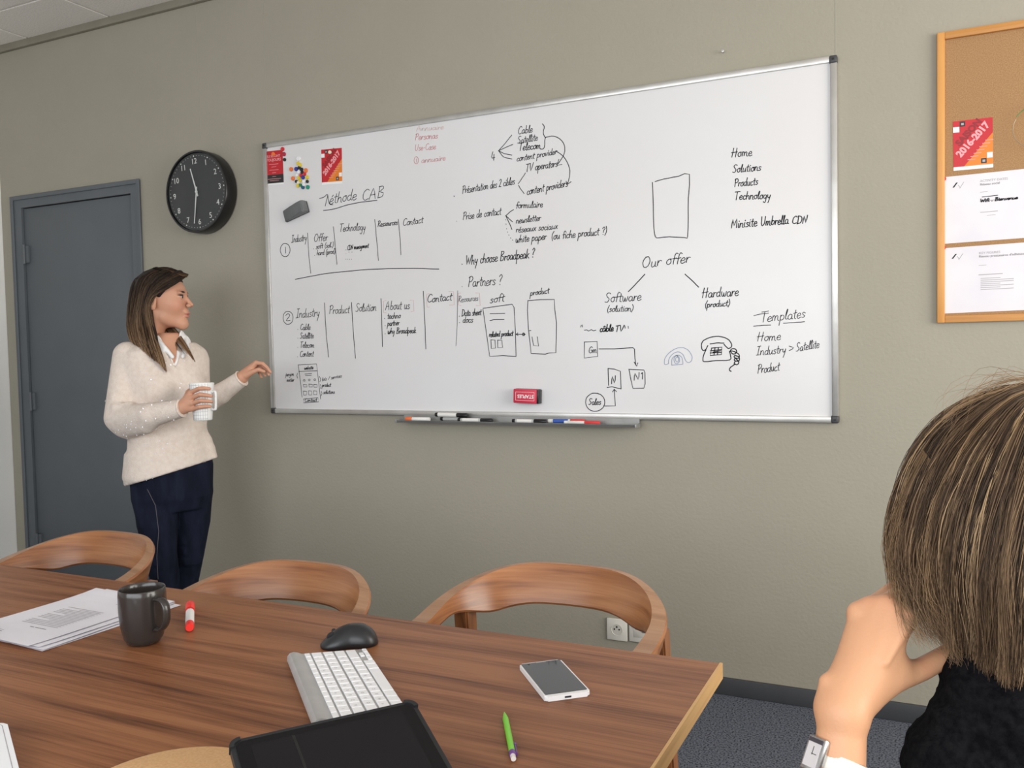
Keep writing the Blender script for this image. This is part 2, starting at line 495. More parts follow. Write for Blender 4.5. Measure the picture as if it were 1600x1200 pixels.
# ================================================================== WHITEBOARD
BX0, BX1, BZ0, BZ1, BF = 0.0, 2.400, .980, 2.182, -.002
wb = empty('whiteboard', (1.2, WY, .98)); tag(wb, 'wide white dry-erase board with aluminium frame, covered in handwriting, on the green-grey wall', 'whiteboard')
def P(o): return local(o, wb)
P(box('writing_surface', (BX0+.012, BF, BZ0+.012), (BX1-.012, WY-.001, BZ1-.012), MT['board']))
def rail(lo, hi): return P(box('frame_rail', lo, hi, MT['alu'], bevel=.003))
fw = .021
rail((BX0+.022, -.011, BZ1-fw), (BX1-.022, WY-.0005, BZ1)); rail((BX0+.022, -.011, BZ0), (BX1-.022, WY-.0005, BZ0+fw))
rail((BX0, -.011, BZ0+.022), (BX0+fw, WY-.0005, BZ1-.022)); rail((BX1-fw, -.011, BZ0+.022), (BX1, WY-.0005, BZ1-.022))
for x0, z0 in ((BX0-.001, BZ0-.001), (BX1-.025, BZ0-.001), (BX0-.001, BZ1-.025), (BX1-.025, BZ1-.025)):
    c = P(box('corner_cap', (x0, -.0135, z0), (x0+.026, WY-.0008, z0+.026), MT['corner'], bevel=.006, seg=3))
    P(lathe('corner_screw', [(0, 0), (.004, 0), (.004, .0015), (0, .0018)], MT['black'], None, 12, Matrix.Translation((x0+.013, -.0135, z0+.013)) @ RX))
# pen tray: base shelf, front lip, back flange
tx0, _ = onw(628, 650, -.03); tx1, _ = onw(997, 658, -.03)
TZ = .961
bm = bmesh.new()
prof = [(-.012, BZ0+.004), (-.0135, BZ0+.004), (-.0135, TZ+.001), (-.066, TZ-.002), (-.072, TZ+.006), (-.0735, TZ+.005), (-.067, TZ-.0045), (-.012, TZ-.0015)]
a = [bm.verts.new((tx0, y, z)) for y, z in prof]; b2 = [bm.verts.new((tx1, y, z)) for y, z in prof]
for i in range(len(prof)):
    j = (i+1) % len(prof); bm.faces.new((a[i], a[j], b2[j], b2[i]))
bm.faces.new(a[::-1]); bm.faces.new(b2)
tray = empty('pen_tray', ((tx0+tx1)/2, -.012, TZ)); tag(tray, 'long grey aluminium pen tray clipped under the whiteboard frame', 'tray')
local(bm_obj('shelf', bm, MT['tray']), tray)
for x in (tx0, tx1):
    s = -1 if x == tx0 else 1
    local(box('end_cap', (x-.006 if s < 0 else x, -.074, TZ-.007), (x if s < 0 else x+.006, -.0137, TZ+.007), MT['tray'], bevel=.001), tray)

def colour(name, c, rough=.4):
    if name not in MT: MT[name] = new_mat(name, c, rough)
    return MT[name]
C_RED = colour('bright_red', (.72, .035, .035, 1)); C_ORNG = colour('cap_orange', (.80, .16, .04, 1))
C_BLUE = colour('label_blue', (.035, .10, .42, 1)); C_GREY = colour('grey_barrel', (.52, .53, .52, 1))
C_WHITE = MT['white_plastic']; C_BLK = MT['black']

def marker(label, a, b, r, barrel, cap, capfrac=.3, plug=None, band=None, group=None):
    """pen lying from a to b, cap at the b end"""
    a = Vector(a); b = Vector(b); Ln = (b-a).length
    z = (b-a).normalized(); x = z.orthogonal().normalized(); y = z.cross(x)
    m = Matrix(((x.x, y.x, z.x, a.x), (x.y, y.y, z.y, a.y), (x.z, y.z, z.z, a.z), (0, 0, 0, 1)))
    root = empty('marker_pen', tuple(a)); root.matrix_world = m
    tag(root, label, 'marker pen', group)
    c0 = Ln*(1-capfrac)
    lathe('barrel', [(0, .002), (r*.7, .002), (r*.9, .004), (r*.9, c0-.004), (r*.55, c0-.002), (r*.5, c0+.01), (0, c0+.01)], barrel, root, 16)
    lathe('cap', [(r*.93, c0-.003), (r, c0-.002), (r, Ln-.004), (r*.85, Ln), (0, Ln)], cap, root, 16)
    lathe('end_plug', [(0, -.001), (r*.8, -.001), (r*.92, .002), (r*.92, .012), (0, .012)], plug or cap, root, 16)
    if band:
        lathe('label_band', [(r*.91, Ln*.14), (r*.915, Ln*.14), (r*.915, c0-.012), (r*.91, c0-.012)], band, root, 16)
    return root
def tp(px, y): return onw(px, 650, y)[0]
g = None
mr = .0085
marker('white marker with orange-red end plug, at the left end of the pen tray', (tp(671, -.052), -.052, TZ+mr+.001), (tp(634, -.052), -.052, TZ+mr+.001), mr, C_WHITE, C_ORNG, .25, plug=C_WHITE, group=g)
marker('grey-white marker with black tip lying behind, under the raised white marker', (tp(689, -.026), -.026, TZ+mr+.0015), (tp(735, -.026), -.026, TZ+mr+.0015), mr, C_GREY, C_BLK, .35, group=g)
marker('grey marker with black cap, right of the raised white marker on the tray', (tp(716, -.051), -.051, TZ+mr+.001), (tp(769, -.051), -.051, TZ+mr+.001), mr, C_GREY, C_BLK, .31, band=C_WHITE, group=g)
marker('white marker with black cap resting on top of the other tray markers', (tp(681, -.040), -.040, TZ+.0285), (tp(731, -.040), -.040, TZ+.0265), .0095, C_WHITE, C_BLK, .31, group=g)
marker('grey-labelled marker with black cap, alone in the middle of the tray', (tp(801, -.050), -.050, TZ+mr+.001), (tp(854, -.050), -.050, TZ+mr+.001), mr, C_GREY, C_BLK, .34, band=C_WHITE, group=g)
marker('marker with blue label and red cap, right part of the pen tray', (tp(857, -.030), -.030, TZ+mr+.0015), (tp(913, -.030), -.030, TZ+mr+.0015), mr, C_WHITE, C_RED, .36, plug=C_WHITE, band=C_BLUE, group=g)
marker('slim white marker with bright red cap, rightmost on the pen tray', (tp(882, -.056), -.056, TZ+.0085), (tp(937, -.056), -.056, TZ+.0085), .0068, C_WHITE, C_RED, .40, plug=C_WHITE, group=g)

# ------------------------------------------------------------------ grey wedge eraser and red eraser on the board
YB = BF
def wplane(px, py, y=YB-.0005):
    x, z = onw(px, py, y); return Vector((x, y, z))
MT['eraser_grey'] = noisy('grey_eraser', (.125, .13, .135, 1), (.15, .155, .16, 1), scale=30, rough=.55)
MT['felt'] = noisy('felt', (.05, .05, .055, 1), (.09, .09, .10, 1), scale=200, rough=.95)
pa = wplane(443, 341); pb = wplane(486, 321)
ex = (pb-pa).normalized(); Le = .135
er = empty('board_eraser', tuple((pa+pb)/2)); er.matrix_world = frame((pa+pb)/2, ex, (-ex.z, 0, ex.x))   # x along, y up, z into room
tag(er, 'grey wedge-shaped magnetic board eraser, tilted, left of the heading on the whiteboard', 'eraser')
if er.matrix_world.col[2][1] > 0: er.matrix_world = er.matrix_world @ Matrix.Rotation(PI, 4, 'X')
bm = bmesh.new()
pr_ = [(-.066, .012), (-.062, .016), (-.015, .026), (.035, .040), (.058, .041), (.066, .034), (.067, .008), (-.067, .008)]
va = [bm.verts.new((x, -.026, z)) for x, z in pr_]; vb = [bm.verts.new((x, .026, z)) for x, z in pr_]
for i in range(len(pr_)):
    j = (i+1) % len(pr_); bm.faces.new((va[i], va[j], vb[j], vb[i]))
bm.faces.new(va[::-1]); bm.faces.new(vb)
bmesh.ops.bevel(bm, geom=list(bm.edges), offset=.003, segments=2, affect='EDGES')
bm_obj('grip', bm, MT['eraser_grey'], er, smooth=.6)
box('felt_pad', (-.065, -.025, .0008), (.065, .025, .009), MT['felt'], er, bevel=.001)
# red eraser box, seen upside down, black ribbed foam on its right
pc_ = wplane(827, 618.5)
re_ = empty('board_eraser', tuple(pc_)); re_.matrix_world = frame(pc_, (1, 0, -.035), (-.035, 0, -1))
if re_.matrix_world.col[2][1] > 0: re_.matrix_world = re_.matrix_world @ Matrix.Rotation(PI, 4, 'X')
tag(re_, 'small red magnetic eraser with upside-down white lettering, low on the whiteboard', 'eraser')
MT['eraser_red'] = new_mat('eraser_red', (.62, .03, .07, 1), .45)
box('shell', (-.052, -.027, .012), (.047, .027, .036), MT['eraser_red'], re_, bevel=.003)
bm = bmesh.new()
for k in range(9): add_box(bm, (-.052+k*.0115, -.0275, .001), (-.042+k*.0115, .0275, .0125), .001, 1)
bm_obj('foam_layers', bm, MT['black_soft'], re_)
box('end_block', (.0475, -.0265, .002), (.054, .0265, .036), MT['black'], re_, bevel=.001)
up = 1 if re_.matrix_world.col[1][2] > 0 else -1
flip = Matrix.Rotation(PI, 4, 'Z') if up > 0 else Matrix.Identity(4)
text_obj('lettering', 'STAPLES', .0185, MT['print_white'], re_, Matrix.Translation((0, 0, .0363)) @ flip, .0001, .0004)
bm = bmesh.new()
for (x0, y0, x1, y1) in ((-.042, -.0165, .037, -.0155), (-.042, .0155, .037, .0165), (-.042, -.0155, -.041, .0155), (.036, -.0155, .037, .0155)):
    add_box(bm, (x0, y0, .0358), (x1, y1, .0364))
bm_obj('border_line', bm, MT['print_white'], re_)

# ------------------------------------------------------------------ magnets
MC = {'red': (.60, .02, .03, 1), 'dark red': (.42, .02, .05, 1), 'black': (.012, .012, .014, 1), 'orange': (.80, .19, .045, 1), 'white': (.82, .82, .84, 1),
      'yellow': (.72, .56, .05, 1), 'blue': (.025, .03, .26, 1), 'green': (.02, .20, .07, 1), 'teal': (.01, .085, .17, 1), 'emerald': (.01, .26, .17, 1), 'cream': (.82, .76, .60, 1)}
MAG = [  # crop coords (x400 + /8.57), colour, size, label
 (360, 112, 'red', 1, 'red round magnet, uppermost of the three at the right edge of the red-black flyer'),
 (380, 180, 'dark red', 1, 'dark red round magnet, middle of the three beside the red-black flyer'),
 (388, 254, 'black', .8, 'black round magnet, lowest of the three beside the red-black flyer'),
 (240, 180, 'orange', .95, 'orange round magnet holding up the red-black flyer'),
 (997, 156, 'cream', .8, 'cream round magnet holding up the red and orange season flyer'),
 (575, 240, 'white', 1.1, 'white round magnet at the very top of the magnet cluster'),
 (568, 304, 'yellow', .85, 'yellow round magnet, left of the yellow pair below the top white one'),
 (598, 326, 'yellow', .85, 'yellow round magnet, right of the yellow pair below the top white one'),
 (476, 382, 'orange', 1, 'orange round magnet at the upper left edge of the cluster'),
 (543, 380, 'blue', 1, 'dark blue round magnet in the upper left of the cluster'),
 (583, 362, 'black', .8, 'black round magnet touching the upper blue one'),
 (614, 384, 'black', .9, 'black round magnet between the upper blue and right orange ones'),
 (672, 398, 'orange', 1.05, 'orange round magnet at the right edge of the cluster'),
 (580, 418, 'white', .9, 'white round magnet just below the upper blue one'),
 (624, 424, 'black', .75, 'black round magnet just left of the right orange one'),
 (606, 462, 'red', .8, 'red round magnet left of the lower blue one, in mid cluster'),
 (655, 446, 'red', .85, 'red round magnet under the right orange one'),
 (556, 462, 'white', .75, 'small white round magnet left of the red ones in mid cluster'),
 (500, 505, 'orange', 1, 'orange round magnet at the lower left edge of the cluster'),
 (578, 498, 'yellow', .9, 'yellow round magnet left of the lower blue one'),
 (633, 492, 'blue', .95, 'dark blue round magnet in the lower middle of the cluster'),
 (690, 490, 'yellow', .95, 'yellow round magnet right of the lower blue one'),
 (545, 546, 'black', .75, 'black round magnet beside the lower left orange one'),
 (598, 536, 'yellow', .75, 'small yellow round magnet below the yellow and lower blue ones'),
 (650, 546, 'white', .9, 'white round magnet left of the lower right black one'),
 (692, 546, 'black', .75, 'black round magnet at the lower right edge of the cluster'),
 (572, 560, 'cream', .75, 'cream round magnet right of the lower left black one'),
 (565, 604, 'yellow', .85, 'yellow round magnet at the bottom left end of the cluster'),
 (603, 594, 'green', .75, 'green round magnet right of the bottom yellow one'),
 (645, 590, 'white', .75, 'white round magnet just above the bottom teal one'),
 (632, 624, 'teal', .9, 'dark teal round magnet, lowest in the middle of the cluster'),
 (698, 622, 'emerald', 1, 'emerald green round magnet at the bottom right of the cluster')]
for k, (u, v, c, s, lab) in enumerate(MAG):
    p = wplane(400+u/8.57, 220+v/8.57)
    onfl = lab.find('holding') >= 0
    y = YB-.0008-(.0015 if onfl else 0)
    r = .0092*s
    col = colour('magnet_'+c.replace(' ', '_'), MC[c], .35)
    m = lathe('magnet', [(0, 0), (r, 0), (r, .004), (r*.93, .0055), (r*.75, .0058), (r*.7, .0052), (0, .0052)], col, None, 20, RX)
    m.location = (p.x, y, p.z)
    tag(m, lab, 'magnet', 'round magnets on the whiteboard')

# ------------------------------------------------------------------ flyers
def sheet_frame(tl, tr, bl, y):
    """flat sheet on the wall: returns matrix mapping (0..1, 0..1) lower-left based"""
    a = onw(tl[0], tl[1], y); b_ = onw(tr[0], tr[1], y); c = onw(bl[0], bl[1], y)
    ex = Vector((b_[0]-a[0], 0, b_[1]-a[1])); ey = Vector((a[0]-c[0], 0, a[1]-c[1]))
    return Vector((c[0], y, c[1])), ex, ey
def decal(name, O, ex, ey, poly, lift, mat, parent):
    base = [O+ex*u+ey*v for u, v in poly]
    bm = bmesh.new()
    f0 = [bm.verts.new(p+Vector((0, -lift, 0))) for p in base]
    f1 = [bm.verts.new(p+Vector((0, -lift+.0002, 0))) for p in base]
    bm.faces.new(f0)
    n = len(base)
    for i in range(n): bm.faces.new((f0[i], f0[(i+1) % n], f1[(i+1) % n], f1[i]))
    return local(bm_obj(name, bm, mat), parent)
def onsheet(O, ex, ey, u, v, ang=0, lift=.0009):
    e1 = ex.normalized(); e2 = ey.normalized()
    x = (e1*math.cos(ang)+e2*math.sin(ang)); yv = (-e1*math.sin(ang)+e2*math.cos(ang))
    o = O+ex*u+ey*v+Vector((0, -lift, 0)); n = Vector((0, -1, 0))
    return Matrix(((x.x, yv.x, n.x, o.x), (x.y, yv.y, n.y, o.y), (x.z, yv.z, n.z, o.z), (0, 0, 0, 1)))
def flyer_season(tl, tr, bl, y, label, cat):
    O, ex, ey = sheet_frame(tl, tr, bl, y)
    root = empty('flyer', tuple(O)); tag(root, label, 'flyer')
    bm = bmesh.new()
    q = [O, O+ex, O+ex+ey, O+ey]
    a = [bm.verts.new(p+Vector((0, .0002, 0))) for p in q]; b_ = [bm.verts.new(p+Vector((0, -.0002, 0))) for p in q]
    bm.faces.new(a[::-1]); bm.faces.new(b_)
    for i in range(4): bm.faces.new((a[i], a[(i+1) % 4], b_[(i+1) % 4], b_[i]))
    local(bm_obj('sheet', bm, MT['print_white']), root)
    decal('red_field', O, ex, ey, [(0, .07), (.27, .07), (1, .70), (1, 1), (0, 1)], .0004, MT['red'], root)
    decal('orange_field', O, ex, ey, [(.27, .07), (1, .07), (1, .70)], .0004, MT['orange'], root)
    W = ex.length; H = ey.length; ang = math.atan2(.70*H, .88*W)
    def tx(s, size, u, v, m, lift):
        t = text_obj('lettering', s, size, m, None, onsheet(O, ex, ey, u, v, ang, lift), .0001, size*.05)
        local(t, root)
    tx('SAISON', W*.25, .40, .745, MT['dark_red'], .0008)
    tx('2016-2017', W*.26, .50, .59, MT['pink'], .0011)
    decal('white_square', O, ex, ey, [(0, .77), (.16, .77), (.16, .88), (0, .88)], .0007, MT['print_white'], root)
    decal('black_square', O, ex, ey, [(.17, .88), (.31, .88), (.31, .98), (.17, .98)], .0007, MT['print_black'], root)
    decal('black_square', O, ex, ey, [(.70, .10), (.84, .10), (.84, .20), (.70, .20)], .0007, MT['print_black'], root)
    decal('white_square', O, ex, ey, [(.85, .20), (.99, .20), (.99, .31), (.85, .31)], .0007, MT['print_white'], root)
    for uu, vv in ((.205, .905), (.735, .125)):
        decal('emblem', O, ex, ey, [(uu, vv), (uu+.07, vv), (uu+.07, vv+.045), (uu, vv+.045)], .0010, MT['print_light'], root)
    bmx = bmesh.new()
    for k in range(7):
        u = .36+k*.075; v = .19+k*.06
        for p in range(1):
            o_ = O+ex*u+ey*v; w = .20
            pts = [o_, o_+ex*w, o_+ex*w+ey*.012, o_+ey*.012]
            bmx.faces.new([bmx.verts.new(pp+Vector((0, -.0009, 0))) for pp in pts])
    local(bm_obj('programme_lines', bmx, MT['pink']), root)
    return root
flyer_season((502, 234), (534, 231), (503, 289), YB-.0009, 'small red and orange season flyer on the whiteboard, right of the magnets', 'flyer')
flyer_season((1489, 190), (1551, 183), (1490, 267), WY-.0035, 'red and orange season flyer pinned on the brown cork board', 'flyer')
# red and black flyer
O, ex, ey = sheet_frame((413, 237), (441.5, 234), (415, 290), YB-.0009)
root = empty('flyer', tuple(O)); tag(root, 'small red flyer with black foot in the top left corner of the whiteboard', 'flyer')
decal('sheet', O, ex, ey, [(0, 0), (1, 0), (1, 1), (0, 1)], .0002, MT['print_white'], root)
decal('red_field', O, ex, ey, [(0, .30), (1, .30), (1, 1), (0, 1)], .0004, MT['red'], root)
decal('black_field', O, ex, ey, [(0, .05), (1, .05), (1, .30), (0, .30)], .0004, MT['print_black'], root)
decal('black_square', O, ex, ey, [(.0, .90), (.16, .90), (.16, .99), (.0, .99)], .0007, MT['print_black'], root)
for s, sz, v in (('ILS SERONT', .20, .84), ('TOUJOURS', .23, .73)):
    local(text_obj('lettering', s, ex.length*sz*.7, MT['pink'], None, onsheet(O, ex, ey, .5, v, 0, .0008), .0001, .0003), root)
bmx = bmesh.new()
for v, w, h in ((.60, .5, .012), (.52, .26, .012), (.43, .5, .012), (.35, .2, .012), (.24, .2, .01), (.17, .75, .01), (.12, .5, .01)):
    o_ = O+ex*(.5-w/2)+ey*v
    bmx.faces.new([bmx.verts.new(pp+Vector((0, -.0008, 0))) for pp in (o_, o_+ex*w, o_+ex*w+ey*h, o_+ey*h)])
local(bm_obj('small_print', bmx, MT['pink']), root)

# ================================================================== CORK BOARD
kx0 = onw(1464, 55)[0]; kz1 = onw(1464, 54)[1]; kz0 = onw(1458, 505)[1]
kx1 = kx0+1.2; fw2 = .022
kb = empty('cork_board', ((kx0+kx1)/2, WY, kz0)); tag(kb, 'cork pin board in a pale pine frame, right of the whiteboard', 'pin board')
local(box('cork_panel', (kx0+.01, WY-.003, kz0+.01), (kx1-.01, WY-.0005, kz1-.01), MT['cork']), kb)
local(box('frame_side', (kx0, WY-.016, kz0), (kx0+fw2, WY-.0005, kz1), MT['pine'], bevel=.002), kb)
local(box('frame_side', (kx1-fw2, WY-.016, kz0), (kx1, WY-.0005, kz1), MT['pine'], bevel=.002), kb)
local(box('frame_rail', (kx0+fw2, WY-.0155, kz1-fw2), (kx1-fw2, WY-.0005, kz1), MT['pine_h'], bevel=.002), kb)
local(box('frame_rail', (kx0+fw2, WY-.0155, kz0), (kx1-fw2, WY-.0005, kz0+fw2), MT['pine_h'], bevel=.002), kb)
def bars(rows, O, ex, ey, mat, root, name='small_print'):
    bmx = bmesh.new()
    for u, v, w, h in rows:
        o_ = O+ex*u+ey*v
        bmx.faces.new([bmx.verts.new(pp+Vector((0, -.0007, 0))) for pp in (o_, o_+ex*w, o_+ex*w+ey*h, o_+ey*h)])
    return local(bm_obj(name, bmx, mat), root)
def pinned_sheet(tl, bl, label, title, sub, rows):
    y = WY-.0036
    a = onw(tl[0], tl[1], y); c = onw(bl[0], bl[1], y)
    W = .297; H = a[1]-c[1]
    O = Vector((c[0], y, c[1])); ex = Vector((W, 0, W*.012)); ey = Vector((a[0]-c[0], 0, H))
    root = empty('printed_sheet', tuple(O)); tag(root, label, 'paper')
    decal('sheet', O, ex, ey, [(0, 0), (1, 0), (1, 1), (0, 1)], .0002, MT['paper'], root)
    local(text_obj('lettering', title, .010, MT['print_light'], None, onsheet(O, ex, ey, .34, .885, 0, .0006), .0001, 0, 'LEFT'), root)
    local(text_obj('lettering', sub, .010, MT['print'], None, onsheet(O, ex, ey, .34, .835, 0, .0006), .0001, 0, 'LEFT'), root)
    # emblem: slanted heavy stroke and a thin zigzag
    decal('emblem', O, ex, ey, [(.085, .83), (.10, .83), (.135, .90), (.12, .90)], .0006, MT['ink'], root)
    decal('emblem', O, ex, ey, [(.15, .81), (.156, .81), (.195, .90), (.189, .90)], .0006, MT['print_light'], root)
    decal('emblem', O, ex, ey, [(.135, .865), (.141, .865), (.160, .82), (.154, .82)], .0006, MT['print_light'], root)
    bars(rows, O, ex, ey, MT['print_light'], root)
    return O, ex, ey, root
O, ex, ey, root = pinned_sheet((1474, 277), (1475, 381), 'white printed sheet with a black handwritten note, upper one on the cork board', 'ACTIVITY DATES', 'Réseau social',
    [(.34, .72, .07, .006), (.34, .585, .20, .012), (.34, .42, .16, .01), (.40, .37, .08, .006), (.80, .58, .18, .008), (.82, .52, .16, .008), (.80, .45, .18, .008)])
INK_SHEET = (O, ex, ey, root)
pinned_sheet((1473, 388), (1471.5, 490), 'white printed sheet with small grey paragraphs, lower one on the cork board', 'KEY FIGURES', 'Réseau prestataires d\'adhésion',
    [(.34, .70, .07, .006), (.34, .555, .22, .012), (.78, .555, .20, .012)]+[(.36, .50-.028*k, .30 if k not in (0, 3, 5) else .18, .009) for k in range(7)] +
    [(.80, .50-.03*k, .17, .009) for k in range(3)]+[(.82, .33, .04, .03)])
def pushpin(px, py, lab, y=WY-.0155):
    x, z = onw(px, py, y)
    m = lathe('push_pin', [(0, 0), (.006, 0), (.006, .002), (.004, .004), (.004, .008), (.0062, .0095), (.0062, .011), (0, .0115)], colour('pin_red', (.55, .02, .02, 1)), None, 14, RX)
    m.location = (x, y, z); tag(m, lab, 'push pin')
pushpin(1475, 280, 'red push pin at the top left corner of the upper sheet', WY-.004)
pushpin(1474.5, 387.5, 'dark red push pin at the top left corner of the lower sheet', WY-.004)
# wire loop with a green stem hanging at the right edge of the view
cxw, czw = onw(1618, 198, WY-.03)
rw = .058
loop = empty('wire_loop', (cxw, WY-.03, czw)); tag(loop, 'thin looped wire with a green stem hanging on the cork board at the right edge', 'wire')
MT['wire'] = new_mat('thin_wire', (.35, .27, .18, 1), .4, metal=.3); MT['green_stem'] = new_mat('green_stem', (.08, .20, .05, 1), .5)
tube('wire', [(rw*math.cos(a), .018*math.sin(a*.5+1), rw*1.05*math.sin(a)) for a in [2*PI*k/32+2.6 for k in range(28)]], .0011, MT['wire'], loop, 6)
tube('stem', [(rw*1.02*math.cos(a), .004, rw*1.1*math.sin(a)) for a in [2.55-.1*k for k in range(9)]], .0016, MT['green_stem'], loop, 6)

# screw above the board, hook near the ceiling
x, z = onw(1131, 82)
sc = lathe('wall_screw', [(0, 0), (.0022, 0), (.0022, .018), (.005, .019), (.005, .021), (0, .022)], MT['alu'], None, 12, RX)
sc.location = (x, WY, z); tag(sc, 'small bare screw in the wall above the whiteboard', 'screw')
x, z = onw(311, 1)
hk = box('ceiling_hook', (-.008, -.012, -.006), (.014, 0, .006), MT['white_plastic'], None, bevel=.002)
hk.location = (x, WY-.024, ROOM_H-.022); tag(hk, 'tiny white clip on the trim under the ceiling, above the clock', 'clip')

# ================================================================== WALL SOCKETS
def plate(px, py, label):
    x, z = onw(px, py); r = empty('wall_socket', (x, WY, z)); tag(r, label, 'socket'); return r
pl1 = plate(965, 983, 'white mains socket with a round well, left of the low pair on the wall')
box('plate', (-.040, -.009, -.041), (.040, -.0003, .041), MT['cream_plastic'], pl1, bevel=.003)
MT['well'] = new_mat('socket_well', (.60, .585, .53, 1), .4)
lathe('well_rim', [(.0215, .009), (.0225, .0105), (.0205, .0105), (.0195, .0092)], MT['cream_plastic'], pl1, 32, RX)
lathe('well_face', [(0, .0092), (.020, .0092), (.020, .0096), (0, .0096)], MT['well'], pl1, 32, RX)
for dx, dz, rr in ((-.0095, .002, .0032), (.0095, .002, .0032), (0, .011, .0035)):
    lathe('contact_hole' if dz < .01 else 'earth_pin', [(0, 0), (rr, 0), (rr, .0006), (0, .0006)], MT['black'], pl1, 12, Matrix.Translation((dx, -.0096, dz)) @ RX)
pl2 = plate(1000, 986, 'white data outlet with a small shutter, right of the low pair on the wall')
box('plate', (-.040, -.009, -.041), (.040, -.0003, .041), MT['cream_plastic'], pl2, bevel=.003)
box('label_window', (-.022, -.0105, .006), (.022, -.0088, .018), MT['print_white'], pl2, bevel=.0008)
box('shutter', (-.022, -.0103, -.022), (.022, -.0088, .004), MT['well'], pl2, bevel=.0008)
box('shutter_latch', (.010, -.0115, -.002), (.022, -.0101, .001), MT['tray'], pl2)

